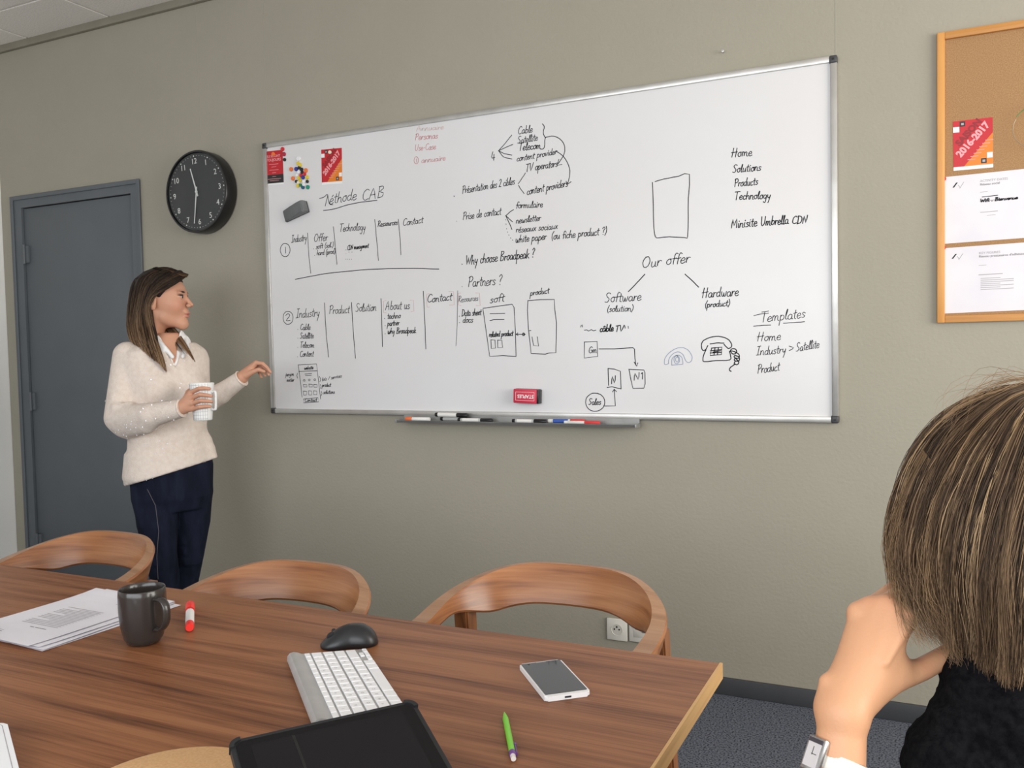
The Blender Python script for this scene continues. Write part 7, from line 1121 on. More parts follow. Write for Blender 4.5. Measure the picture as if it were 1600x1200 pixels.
# photo: rim 72 px, height 96 px
lathe('body', [(0, .0005), (.024, .0005), (.028, .003), (.0335, .012), (.0385, .035), (.0405, .060), (.0405, .088), (.0395, .0985), (.0385, .100), (.0372, .0988),
               (.0372, .088), (.0372, .060), (.035, .035), (.030, .014), (.02, .008), (0, .007)], MT['mug'], mug, 56, smooth=1.2)
hd = math.radians(-8)
bm = bmesh.new()
hp = [(.0385, .084), (.054, .086), (.066, .080), (.070, .064), (.067, .047), (.055, .034), (.0385, .031)]
pts = catmull([(x*math.cos(hd), x*math.sin(hd), z) for x, z in hp], 24)
side = Vector((-math.sin(hd), math.cos(hd), 0)); rings = []
for i, p in enumerate(pts):
    t = (pts[min(i+1, 24)]-pts[max(i-1, 0)]).normalized(); nn = side.cross(t)
    rings.append([bm.verts.new(p+side*(.0075*math.cos(a))+nn*(.0038*math.sin(a))) for a in [2*PI*k/12 for k in range(12)]])
for a, b_ in zip(rings[:-1], rings[1:]):
    for k in range(12): bm.faces.new((a[k], a[(k+1) % 12], b_[(k+1) % 12], b_[k]))
bm.faces.new(rings[0]); bm.faces.new(rings[-1][::-1])
bm_obj('handle', bm, MT['mug'], mug, smooth=True)

# ------------------------------------------------------------------ red marker on the table
r = .0088
a = on_table(296.5, 988); b_ = on_table(297.5, 951)
marker('fluorescent red marker with a white label lying on the table right of the dark mug', (a.x, a.y, TZ1+r+.0003), (b_.x, b_.y, TZ1+r+.0003), r,
       colour('marker_red', (.85, .03, .02, 1)), colour('marker_red', (.85, .03, .02, 1)), .30, band=MT['print_white'])

# ------------------------------------------------------------------ mouse
ma = on_table(506, 1012); mb_ = on_table(586, 1004)
mdir = (mb_-ma); mlen = .098; mcen = (ma+mb_)/2
mo = empty('computer_mouse', (mcen.x, mcen.y, TZ1), math.atan2(mdir.y, mdir.x)); tag(mo, 'black contoured computer mouse above the white keyboard', 'mouse')
nu, nv = 40, 20; vs = []; fs = []
def mouse_pt(u, v):     # u along -1..1 (buttons at -1), v 0..pi over the top
    x = u*.050
    w = .031*(1-abs(u)**3.2)**.5*(1+.10*u)-.003*math.exp(-(u/.35)**2)
    h = .034*(1-max(0, -u)**2.2*.80)*(1-max(0, u)**3.0)**.55 if abs(u) < 1 else 0
    h *= (1-.25*max(0, -u))
    y = w*math.cos(v); z = h*(math.sin(v)**.75)
    y += .004*(1-abs(u))
    return (x, y, .0015+z)
for i in range(nu+1):
    u = -1+2*i/nu
    for j in range(nv+1):
        vs.append(mouse_pt(max(-.9999, min(.9999, u)), PI*j/nv))
for i in range(nu):
    for j in range(nv):
        a = i*(nv+1)+j; fs.append((a, a+1, a+nv+2, a+nv+1))
base = [tuple((i*(nv+1)+q) for q in (0, nv)) for i in range(nu+1)]
for i in range(nu): fs.append((base[i][0], base[i+1][0], base[i+1][1], base[i][1]))
mbd = mesh_obj('body', vs, fs, new_mat('mouse_black', (.014, .015, .017, 1), .38), mo, smooth=True)
lathe('scroll_wheel', [(0, -.003), (.008, -.003), (.009, 0), (.008, .003), (0, .003)], MT['black_soft'], mo, 20, Matrix.Translation((-.030, 0, .0175)) @ Matrix.Rotation(PI/2, 4, 'X'))
tube('grip_crease', [Vector(mouse_pt(u, 1.0+.25*u))+Vector((0, 0, .0002)) for u in [-.5+.1*k for k in range(12)]], .0008, new_mat('mouse_gloss', (.04, .045, .05, 1), .25), mo, 6)
lathe('thumb_button', [(0, -.004), (.004, -.003), (.0045, 0), (.004, .003), (0, .004)], MT['black_soft'], mo, 12, Matrix.Translation((-.026, .024, .020)) @ Matrix.Rotation(PI/2, 4, 'Y'))

# ------------------------------------------------------------------ keyboard
k0 = on_table(490, 1146); k1 = on_table(448, 1036)
kx = (k1-k0); kx.z = 0; kx.normalize(); ky = Vector((-kx.y, kx.x, 0))
KL, KW = .281, .131
# the near left corner (tube side) is k0; the tube runs along k0-k1, keys to its right
kroot = empty('keyboard', (k0.x, k0.y, TZ1)); tag(kroot, 'slim aluminium wireless keyboard with white keys, half under the black tablet', 'keyboard')
kroot.rotation_euler = (0, 0, math.atan2(kx.y, kx.x))
# local: x along the tube, away; -y towards the user side (right of the photograph)
MT['kb_alu'] = noisy('anodised_aluminium', (.44, .43, .42, 1), (.48, .47, .46, 1), scale=40, rough=.38, metal=.35)
MT['key'] = new_mat('white_keycap', (.84, .84, .86, 1), .4)
bm = bmesh.new()
pf = [(.0, .006), (-.001, .013), (-.005, .0175), (-.011, .0185), (-.018, .0165), (-.024, .0135), (-KW, .0055), (-KW, .0025), (-.024, .0035), (-.018, .0015), (-.008, .0008), (-.002, .003)]
a = [bm.verts.new((0, y, z)) for y, z in pf]; b_ = [bm.verts.new((KL, y, z)) for y, z in pf]
for i in range(len(pf)):
    j = (i+1) % len(pf); bm.faces.new((a[i], a[j], b_[j], b_[i]))
bm.faces.new(a[::-1]); bm.faces.new(b_)
bm_obj('case', bm, MT['kb_alu'], kroot, smooth=.6)
lathe('battery_cap', [(0, 0), (.0072, 0), (.0072, .0012), (.006, .0016), (0, .0012)], MT['tray'], kroot, 20, Matrix.Translation((0, -.0095, .0095)) @ Matrix.Rotation(-PI/2, 4, 'Y'))
def kz(y): return .0135+(.0055-.0135)*((-y-.024)/(KW-.024))
RWS = [([18]*14, -.0275, .0085), ([18.5]*13+[18.5*1.3], -.039, .0155), ([27]+[17.9]*12+[17.9], -.058, .0155), ([31]+[17.9]*11+[31], -.077, .0155), ([41]+[17.9]*10+[41], -.096, .0155),
       ([18, 18, 18, 22, 92, 22, 18], -.1145, .0165)]
cap_me = {}
for ws, yt, hh in RWS:
    x = .0035
    tot = sum(ws); sc_ = ((KL-.007) if len(ws) > 7 else (KL-.007-.056))/tot
    for w in ws:
        W = w*sc_-.0028
        key = (round(W, 4), hh)
        if key not in cap_me:
            bm = bmesh.new(); add_box(bm, (0, -hh, 0), (W, 0, .0028), .0007, 1)
            o = bm_obj('key', bm, MT['key'], kroot); cap_me[key] = o.data
        else:
            o = link(bpy.data.objects.new('key', cap_me[key]), kroot)
        o.location = (x, yt, kz(yt)-.0004); o.rotation_euler = (math.atan2(.0135-.0055, KW-.024), 0, 0)
        x += w*sc_
for (x, y, w) in ((KL-.0575, -.1235, .0165), (KL-.039, -.1145, .0165), (KL-.039, -.1235, .0165), (KL-.0205, -.1235, .0165)):
    bm = bmesh.new(); add_box(bm, (0, -.0072, 0), (w, 0, .0028), .0007, 1)
    o = bm_obj('key', bm, MT['key'], kroot); o.location = (x, y, kz(y)-.0004); o.rotation_euler = (.0746, 0, 0)
MT['legend'] = new_mat('key_legend_grey', (.45, .45, .47, 1), .7)
rows_ = ["1234567890-=", "azertyuiop^$", "qsdfghjklm%", "<wxcvbn,;:!"]
for r_i, (s_, yt, x0) in enumerate(((rows_[0], -.039, .024), (rows_[1], -.058, .031), (rows_[2], -.077, .035), (rows_[3], -.096, .026))):
    o = None
    for c_i, ch in enumerate(s_):
        t = text_obj('key_legend', ch.upper(), .0062, MT['legend'], kroot, Matrix.Translation((x0+c_i*.0196+.006, yt-.007, kz(yt-.007)+.0030)) @ Matrix.Rotation(.0746, 4, 'X'), .00005)

# ------------------------------------------------------------------ phone
pA = on_table(812, 1047); pB = on_table(852, 1098); pC = on_table(913, 1084)
py_ = (pA-pB).normalized(); PL = .137; PW = .070
phx = Vector((-py_.y, py_.x, 0)); phx = -phx if phx.dot(pC-pB) < 0 else phx
ph = empty('smartphone', (pB.x, pB.y, TZ1)); ph.matrix_world = frame((pB.x, pB.y, TZ1), phx, py_)
tag(ph, 'white smartphone with a dark glossy screen lying on the table', 'smartphone')
def shell(name, x0, y0, x1, y1, r, z0, z1, mat, parent, bev=0.0):
    bm = bmesh.new(); add_prism(bm, rrect(x0, y0, x1, y1, r), z0, z1)
    if bev:
        bmesh.ops.bevel(bm, geom=[e for e in bm.edges if abs(e.verts[0].co.z-e.verts[1].co.z) < 1e-6], offset=bev, segments=2, affect='EDGES')
    return bm_obj(name, bm, mat, parent, smooth=.6)
shell('back_cover', 0, 0, PW, PL, .005, .0006, .0082, new_mat('phone_white', (.80, .79, .79, 1), .3), ph, .002)
MT['screen'] = new_mat('dark_glass', (.012, .014, .016, 1), .04, spec=.9)
shell('screen_glass', .0025, .007, PW-.0025, PL-.003, .002, .0081, .0088, MT['screen'], ph)
box('charging_port', (PW/2-.005, -.0004, .003), (PW/2+.005, .0012, .0055), MT['black_soft'], ph)
lathe('front_camera', [(0, .0088), (.0018, .0088), (.0018, .0091), (0, .0091)], MT['black'], ph, 12, Matrix.Translation((.014, PL-.008, 0)))
box('speaker_slot', (PW/2-.008, PL-.0065, .0087), (PW/2+.008, PL-.0052, .0091), MT['tray'], ph)

# ------------------------------------------------------------------ green mechanical pencil
g0 = on_table(788, 1118); g1 = on_table(802, 1189)
z = (g0-g1).normalized(); Lp = (g0-g1).length
R5 = .0042
x = Vector((0, 0, 1)); y = z.cross(x)
mm = Matrix(((x.x, y.x, z.x, g1.x), (x.y, y.y, z.y, g1.y), (x.z, y.z, z.z, TZ1+R5+.0004), (0, 0, 0, 1)))
pen = empty('mechanical_pencil', tuple(g1)); pen.matrix_world = mm; tag(pen, 'lime green mechanical pencil with a purple clip lying on the table', 'pencil')
C_LIME = colour('lime_plastic', (.20, .62, .04, 1), .35); C_PUR = colour('purple_plastic', (.16, .055, .26, 1), .35)
lathe('barrel', [(0, .008), (R5, .008), (R5, Lp-.022), (R5*.9, Lp-.019), (R5*.45, Lp-.006), (0, Lp-.006)], C_LIME, pen, 12)
lathe('tip', [(0, Lp-.0065), (R5*.42, Lp-.0065), (R5*.15, Lp), (0, Lp)], C_LIME, pen, 12)
lathe('collar', [(0, .004), (R5*1.05, .004), (R5*1.08, .009), (R5*1.05, .014), (0, .014)], C_PUR, pen, 12)
lathe('eraser_tip', [(0, -.004), (R5*.8, -.004), (R5*.85, .0042), (0, .0042)], colour('eraser_white', (.72, .66, .62, 1)), pen, 12)
cl = bmesh.new(); add_box(cl, (-.0015, R5+.0002, .010), (.0015, R5+.002, .036), .0005, 1); add_box(cl, (-.002, R5-.001, .008), (.002, R5+.0022, .0115)); add_box(cl, (-.0018, R5-.0002, .033), (.0018, R5+.003, .037), .0005, 1)
bm_obj('clip', cl, C_PUR, pen)

# ------------------------------------------------------------------ black tablet in its case
TILT = math.radians(17); TWd = .172
zt_ = TZ1+TWd*math.sin(TILT)
t0 = on_table(357, 1174, zt_); t1 = on_table(645, 1108, zt_)
ex_ = (t1-t0); ex_.z = 0; TL = ex_.length; ex_.normalize(); eyv = Vector((-ex_.y*math.cos(TILT), ex_.x*math.cos(TILT), math.sin(TILT)))
tab = empty('tablet', tuple(t0)); tab.matrix_world = frame((t0.x, t0.y, zt_+.003), ex_, eyv)
tag(tab, 'black tablet propped in a black case at the bottom edge, in front of the keyboard', 'tablet')
shell('case', 0, -TWd, TL, 0, .012, 0, .0105, MT['black_soft'], tab, .003)
shell('bezel_glass', .006, -TWd+.006, TL-.006, -.006, .008, .0104, .0118, new_mat('tablet_bezel', (.004, .004, .005, 1), .12, spec=.25), tab, .0004)
shell('display', .022, -TWd+.016, TL-.022, -.016, .001, .0117, .0121, new_mat('tablet_display', (.008, .007, .009, 1), .10, spec=.25), tab)
for cx_, cy_, a0 in ((0, 0, 90), (TL, 0, 0), (0, -TWd, 180), (TL, -TWd, 270)):
    sx = 1 if cx_ == 0 else -1; sy = -1 if cy_ == 0 else 1; cc = (cx_+sx*.013, cy_+sy*.013)
    arc = [(cc[0]+.0145*math.cos(math.radians(a0+9*k)), cc[1]+.0145*math.sin(math.radians(a0+9*k))) for k in range(11)]
    inn = [(cc[0]+.009*math.cos(math.radians(a0+9*k)), cc[1]+.009*math.sin(math.radians(a0+9*k))) for k in range(10, -1, -1)]
    prism('corner_bumper', arc+inn, .002, .0128, MT['black_soft'], tab)
bm = bmesh.new()      # folded cover that props the tablet up
vs_ = [(.03, -.03, -.001), (TL-.03, -.03, -.001), (TL-.03, -.09, -.05+.0), (.03, -.09, -.05)]
q0 = [bm.verts.new(v) for v in ((.03, -.010, -.0005), (TL-.03, -.010, -.0005), (TL-.03, -.0265, -.0455), (.03, -.0265, -.0455))]
q1 = [bm.verts.new(v.co+Vector((0, -.004, .001))) for v in q0]
bm.faces.new(q0); bm.faces.new(q1[::-1])
for i in range(4): bm.faces.new((q0[i], q0[(i+1) % 4], q1[(i+1) % 4], q1[i]))
bm_obj('folded_cover', bm, MT['black_soft'], tab)
tab_strap = bmesh.new(); add_box(tab_strap, (.070, -TWd+.016, .0119), (.073, -.016, .0123), mtx=Matrix.Translation((.0, 0, 0)))
bm_obj('cover_fold', tab_strap, MT['black'], tab)

# ------------------------------------------------------------------ tan mat and white laptop corner
cm = on_table(252, 1240)
R_c = .118
cmx = on_table(262, 1179); ccen = Vector((cmx.x, cmx.y, 0))+Vector((CAM[0]-cmx.x, CAM[1]-cmx.y, 0)).normalized()*R_c
matc = lathe('round_mat', [(0, 0), (R_c-.002, 0), (R_c, .0015), (R_c, .0045), (R_c-.002, .006), (0, .006)], noisy('tan_cork', srgb(214, 166, 116), srgb(224, 180, 130), scale=300, rough=.7), None, 72)
matc.location = (ccen.x, ccen.y, TZ1+.0003); tag(matc, 'round tan mat at the bottom edge of the view, left of the black tablet', 'mat')
w0 = on_table(28, 1200, TZ1+.014); w1 = on_table(10, 1130, TZ1+.014)
wy = (w1-w0); wy.z = 0; wy.normalize(); wx = Vector((wy.y, -wy.x, 0))
lp = empty('laptop', tuple(w1)); lp.matrix_world = frame((w1.x, w1.y, TZ1), wx, wy)
tag(lp, 'white closed laptop, only its rounded corner showing at the bottom left', 'laptop')
MT['laptop_white'] = new_mat('laptop_white', (.86, .87, .90, 1), .3)
shell('base', -.31, -.215, .001, .008, .014, .001, .008, MT['laptop_white'], lp, .002)
shell('lid', -.31, -.215, .001, .008, .014, .0086, .0145, MT['laptop_white'], lp, .0015)
bm = bmesh.new()
o1 = rrect(-.304, -.209, -.005, .002, .010); o2 = rrect(-.303, -.208, -.006, .001, .009)
va = [bm.verts.new((x_, y_, .0147)) for x_, y_ in o1]; vb = [bm.verts.new((x_, y_, .0147)) for x_, y_ in o2]
for i in range(len(o1)): bm.faces.new((va[i], va[(i+1) % len(o1)], vb[(i+1) % len(o1)], vb[i]))
bm_obj('rim_line', bm, MT['print_light'], lp)

# ================================================================== SMOOTH BODY MODELLER (distance field -> one closed mesh)
class Field:
    def __init__(s, lo, hi, h):
        s.lo = np.array(lo, float); s.h = h
        n = np.ceil((np.array(hi)-s.lo)/h).astype(int)+1
        s.ax = [s.lo[i]+h*np.arange(n[i]) for i in range(3)]
        s.F = np.full(n, 1.0, np.float32)
    def sub(s, lo, hi, pad):
        sl = []
        for i in range(3):
            a = int(max(0, math.floor((lo[i]-pad-s.lo[i])/s.h))); b = int(min(len(s.ax[i]), math.ceil((hi[i]+pad-s.lo[i])/s.h)+1))
            if b <= a: return None, None
            sl.append(slice(a, b))
        P = np.stack(np.meshgrid(s.ax[0][sl[0]], s.ax[1][sl[1]], s.ax[2][sl[2]], indexing='ij'), -1)
        return tuple(sl), P
    def join(s, sl, d, k, neg=False):
        F = s.F[sl]
        if neg:
            h = np.clip(.5-.5*(F+d)/k, 0, 1); s.F[sl] = F*(1-h)-d*h+k*h*(1-h)
        else:
            h = np.clip(.5+.5*(F-d)/k, 0, 1); s.F[sl] = F*(1-h)+d*h-k*h*(1-h)
    def limb(s, pts, rad, k=.01, neg=False):
        pts = [np.array(p, float) for p in pts]
        if not hasattr(rad, '__len__'): rad = [rad]*len(pts)
        A = np.array(pts); pad = max(rad)+k+3*s.h
        sl, P = s.sub(A.min(0), A.max(0), pad)
        if sl is None: return
        D = None
        for a, b, ra, rb in zip(pts[:-1], pts[1:], rad[:-1], rad[1:]):
            ab = b-a; L2 = max(ab @ ab, 1e-12)
            t = np.clip(((P-a) @ ab)/L2, 0, 1)
            d = np.linalg.norm(P-a-t[..., None]*ab, axis=-1)-(ra+(rb-ra)*t)
            D = d if D is None else np.minimum(D, d)
        s.join(sl, D, k, neg)
    def ell(s, c, r, k=.01, rot=None, neg=False):
        c = np.array(c, float); r = np.array(r, float)
        sl, P = s.sub(c-r.max(), c+r.max(), k+3*s.h)
        if sl is None: return
        Q = P-c
        if rot is not None: Q = Q @ np.array(rot)        # columns of rot = local axes
        q = np.linalg.norm(Q/r, axis=-1); g = np.linalg.norm(Q/(r*r), axis=-1)+1e-9
        s.join(sl, q*(q-1)/g, k, neg)
    def loft(s, secs, ax, k=.01, neg=False, p=2.0):
        """secs: (centre, lateral radius, depth radius); ax: lateral axis; stacked in z"""
        secs = sorted(secs, key=lambda q: q[0][2]); Z = [q[0][2] for q in secs]
        C = np.array([q[0] for q in secs], float); R = max(max(q[1], q[2]) for q in secs)
        sl, P = s.sub(C.min(0)-[R, R, 0], C.max(0)+[R, R, 0], k+3*s.h)
        if sl is None: return
        z = s.ax[2][sl[2]]
        def it(v):       # smooth interpolation along z
            return np.interp(z, Z, v)
        cx, cy, ra, rb = it(C[:, 0]), it(C[:, 1]), it([q[1] for q in secs]), it([q[2] for q in secs])
        ax = np.array([ax[0], ax[1]]); ay = np.array([-ax[1], ax[0]])
        dx = P[..., 0]-cx; dy = P[..., 1]-cy
        u = (dx*ax[0]+dy*ax[1])/ra; v = (dx*ay[0]+dy*ay[1])/rb
        d = ((np.abs(u)**p+np.abs(v)**p)**(1/p)-1)*np.minimum(ra, rb)
        dz = np.maximum(Z[0]-z, z-Z[-1])
        s.join(sl, np.maximum(d, dz), k, neg)
    def cut(s, p0, n, k=.004):
        P = np.stack(np.meshgrid(*s.ax, indexing='ij'), -1); d = (P-np.array(p0)) @ np.array(n)
        s.F = np.maximum(s.F, d.astype(np.float32))
    def mesh(s):
        """naive surface nets"""
        F = s.F; I = F < 0; nx, ny, nz = F.shape
        acc = np.zeros((nx-1, ny-1, nz-1, 3), np.float32); cnt = np.zeros((nx-1, ny-1, nz-1), np.float32)
        for ax in range(3):
            o = [q for q in range(3) if q != ax]
            for a in (0, 1):
                for b in (0, 1):
                    s0 = [None]*3; s1 = [None]*3
                    s0[ax] = slice(0, -1); s1[ax] = slice(1, None)
                    for q, w in ((o[0], a), (o[1], b)):
                        s0[q] = s1[q] = slice(w, F.shape[q]-1+w)
                    f0, f1 = F[tuple(s0)], F[tuple(s1)]
                    m = (f0 < 0) != (f1 < 0)
                    t = np.where(m, f0/np.where(m, f0-f1, 1), 0)
                    acc[..., ax] += t*m; acc[..., o[0]] += a*m; acc[..., o[1]] += b*m; cnt += m
        act = cnt > 0; idx = np.full(act.shape, -1, np.int64); ii = np.argwhere(act); idx[act] = np.arange(len(ii))
        V = (ii+acc[act]/cnt[act][:, None])*s.h+s.lo
        quads = []
        for ax in range(3):
            o = [(ax+1) % 3, (ax+2) % 3]
            s0 = [slice(1, -1)]*3; s1 = [slice(1, -1)]*3; s0[ax] = slice(0, -1); s1[ax] = slice(1, None)
            f0, f1 = I[tuple(s0)], I[tuple(s1)]
            e = np.argwhere(f0 != f1)
            if not len(e): continue
            flip = f0[tuple(e.T)]
            b = e.copy(); b[:, o[0]] += 1; b[:, o[1]] += 1
            def cell(da, db):
                c = b.copy(); c[:, o[0]] -= da; c[:, o[1]] -= db
                return idx[tuple(c.T)]
            q = np.stack([cell(1, 1), cell(0, 1), cell(0, 0), cell(1, 0)], 1)
            q[~flip] = q[~flip][:, ::-1]; quads.append(q)
        Q = np.concatenate(quads); Q = Q[(Q >= 0).all(1)]
        return V.astype(float), Q

def relax(V, Q, n=1, f=.5):
    A = np.concatenate([Q[:, [0, 1, 2, 3]].ravel(), Q[:, [1, 2, 3, 0]].ravel()])
    B = np.concatenate([Q[:, [1, 2, 3, 0]].ravel(), Q[:, [0, 1, 2, 3]].ravel()])
    C = np.bincount(A, minlength=len(V)); C = np.maximum(C, 1)[:, None]
    for _ in range(n):
        S = np.stack([np.bincount(A, V[B, i], minlength=len(V)) for i in range(3)], 1)
        V = V*(1-f)+f*S/C
    return V
def np_mesh(name, V, Q, mat, parent=None, col=None):
    me = bpy.data.meshes.new(name); m = Q.shape[1]
    me.vertices.add(len(V)); me.vertices.foreach_set('co', np.asarray(V, np.float32).ravel())
    me.loops.add(Q.size); me.loops.foreach_set('vertex_index', Q.astype(np.int32).ravel())
    me.polygons.add(len(Q)); me.polygons.foreach_set('loop_start', np.arange(0, Q.size, m, dtype=np.int32))
    me.polygons.foreach_set('use_smooth', np.ones(len(Q), bool))
    me.update(calc_edges=True); me.validate()
    if col is not None:
        ca = me.color_attributes.new('Col', 'FLOAT_COLOR', 'POINT')
        ca.data.foreach_set('color', np.asarray(col, np.float32).ravel())
    me.materials.append(mat)
    o = bpy.data.objects.new(name, me)
    return link(o, parent)

def attr_mat(name, rough, spec=.5, bump=None, sss=0.0, **kw):
    m = new_mat(name, (1, 1, 1, 1), rough, 0, spec, **kw)
    nt, N, L, b = nodes(m)
    at_ = N.new('ShaderNodeAttribute'); at_.attribute_name = 'Col'
    L.new(at_.outputs['Color'], b.inputs['Base Color'])
    if sss:
        b.inputs['Subsurface Weight'].default_value = sss
        b.inputs['Subsurface Radius'].default_value = (.010, .004, .002); b.inputs['Subsurface Scale'].default_value = .6
    if bump:
        tc = N.new('ShaderNodeTexCoord'); nz = N.new('ShaderNodeTexNoise'); nz.inputs['Scale'].default_value = bump[0]
        L.new(tc.outputs['Object'], nz.inputs['Vector'])
        bp = N.new('ShaderNodeBump'); bp.inputs['Strength'].default_value = bump[1]; bp.inputs['Distance'].default_value = .001
        L.new(nz.outputs['Fac'], bp.inputs['Height']); L.new(bp.outputs['Normal'], b.inputs['Normal'])
    return m
MT['skin'] = attr_mat('skin', .48, .4, (350, .25), sss=.12)
MT['hair'] = attr_mat('hair', .5, .22)

def axes(f, l):
    """rotation whose columns are forward, left, up for a person"""
    f = np.array(f, float); f /= np.linalg.norm(f); l = np.array(l, float); l -= f*(l @ f); l /= np.linalg.norm(l)
    return np.stack([f, l, np.cross(f, l)], 1)

def head_mesh(skin, lip, h=.0022):
    """head and neck; x forward, y left, z up, origin between the ear canals"""
    F = Field((-.13, -.10, -.20), (.16, .10, .16), h)
    F.ell((.000, 0, .050), (.093, .074, .084), .02)
    F.ell((.040, 0, .000), (.058, .060, .090), .03)
    F.limb([(.020, .036, -.050), (.083, .010, -.078)], [.018, .014], .02); F.limb([(.020, -.036, -.050), (.083, -.010, -.078)], [.018, .014], .02)
    F.ell((.088, 0, -.077), (.019, .022, .017), .016)
    F.limb([(.070, 0, -.030), (.080, 0, -.062)], [.031, .021], .02)
    for s in (-1, 1):
        F.ell((.066, s*.034, -.002), (.027, .023, .028), .02)
        F.ell((.088, s*.028, .046), (.011, .026, .007), .014)
        F.ell((.106, s*.032, .0295), (.014, .016, .0120), .008, neg=True)
    F.limb([(.094, 0, .034), (.108, 0, .016), (.118, 0, .003)], [.009, .0080, .0085], .007)
    F.ell((.119, 0, .001), (.0095, .0080, .0070), .004)
    for s in (-1, 1):
        F.ell((.113, s*.0115, -.003), (.010, .0065, .0072), .004)
        F.ell((.116, s*.006, -.0105), (.004, .003, .003), .002, neg=True)
    F.ell((.1005, 0, -.026), (.010, .022, .012), .010)
    F.ell((.1045, 0, -.0325), (.0095, .021, .0052), .004)
    F.ell((.1035, 0, -.0445), (.0090, .0185, .0062), .004)
    F.ell((.118, 0, -.0385), (.014, .026, .0013), .002, neg=True)
    for s in (-1, 1):      # eyelids around the ball, with an opening
        F.ell((.0865, s*.031, .030), (.0138, .0150, .0128), .003)
        F.ell((.101, s*.033, .0295), (.009, .0135, .0052), .002, neg=True)
    for s in (-1, 1):      # ears
        F.ell((-.006, s*.078, .006), (.018, .0095, .031), .005, rot=axes((1, 0, -.15), (.35, 1, 0)))
        F.ell((-.002, s*.088, .008), (.0095, .006, .019), .003, neg=True, rot=axes((1, 0, -.15), (.35, 1, 0)))
        F.limb([(.004, s*.074, -.010), (.000, s*.074, -.020)], [.006, .006], .004)
    F.limb([(-.022, 0, -.04), (-.034, 0, -.10), (-.040, 0, -.17)], [.052, .049, .056], .025)
    F.limb([(-.045, .02, -.14), (-.03, .0, -.19)], [.05, .06], .02)
    for s in (-1, 1): F.limb([(-.01, s*.050, -.03), (.000, s*.018, -.165)], [.012, .010], .014)
    V, Q = F.mesh()
    C = np.tile(np.array(skin, float), (len(V), 1))
    def blend(c, r, colr, a):
        q = np.linalg.norm((V-np.array(c))/np.array(r), axis=1); w = (a*np.clip(1.6-1.6*q, 0, 1))[:, None]
        C[:, :3] = C[:, :3]*(1-w)+np.array(colr)*w
    blend((.110, 0, -.0385), (.022, .026, .0135), lip, 1.0)
    for s in (-1, 1):
        blend((.085, s*.045, -.008), (.05, .035, .035), (skin[0]*1.02, skin[1]*.78, skin[2]*.75), .35)
        blend((.096, s*.030, .0490), (.026, .022, .0050), (.045, .022, .012), 1.3)
        blend((.092, s*.036, .0360), (.02, .019, .0050), (.035, .018, .014), 1.5)
    return V, Q, C

def place(V, R, o, s=1.0):
    return (V*s) @ np.array(R).T+np.array(o)

def merge(parts):
    Vs, Qs, Cs = [], [], []; n = 0
    for V, Q, C in parts:
        Vs.append(V); Qs.append(Q+n); Cs.append(C); n += len(V)
    return np.concatenate(Vs), np.concatenate(Qs), np.concatenate(Cs)

def eyes(parent, R, o, s=1.0, iris=(.05, .03, .02)):
    for sd in (-1, 1):
        c = place(np.array([[.0865, sd*.031, .030]]), R, o, s)[0]
        d = np.array(R)[:, 0]
        m = frame(c, *[Vector(v) for v in (np.array(R)[:, 1], np.array(R)[:, 2])])      # z = left x up = forward
        r = .0125*s
        lathe('eyeball', [(0, -r)]+[(r*math.sin(a), -r*math.cos(a)) for a in np.linspace(.2, 2.5, 14)]+[(r*.58, r*.80), (0, r*.84)], MT['eye_white'], parent, 20, m, True)
        lathe('iris', [(r*.62, r*.775), (r*.58, r*.83), (r*.3, r*.95), (0, r*.985)], MT['iris'], parent, 20, m, True)
MT['eye_white'] = new_mat('eye_white', (.42, .36, .33, 1), .35); MT['iris'] = new_mat('iris_brown', (.03, .018, .012, 1), .12)

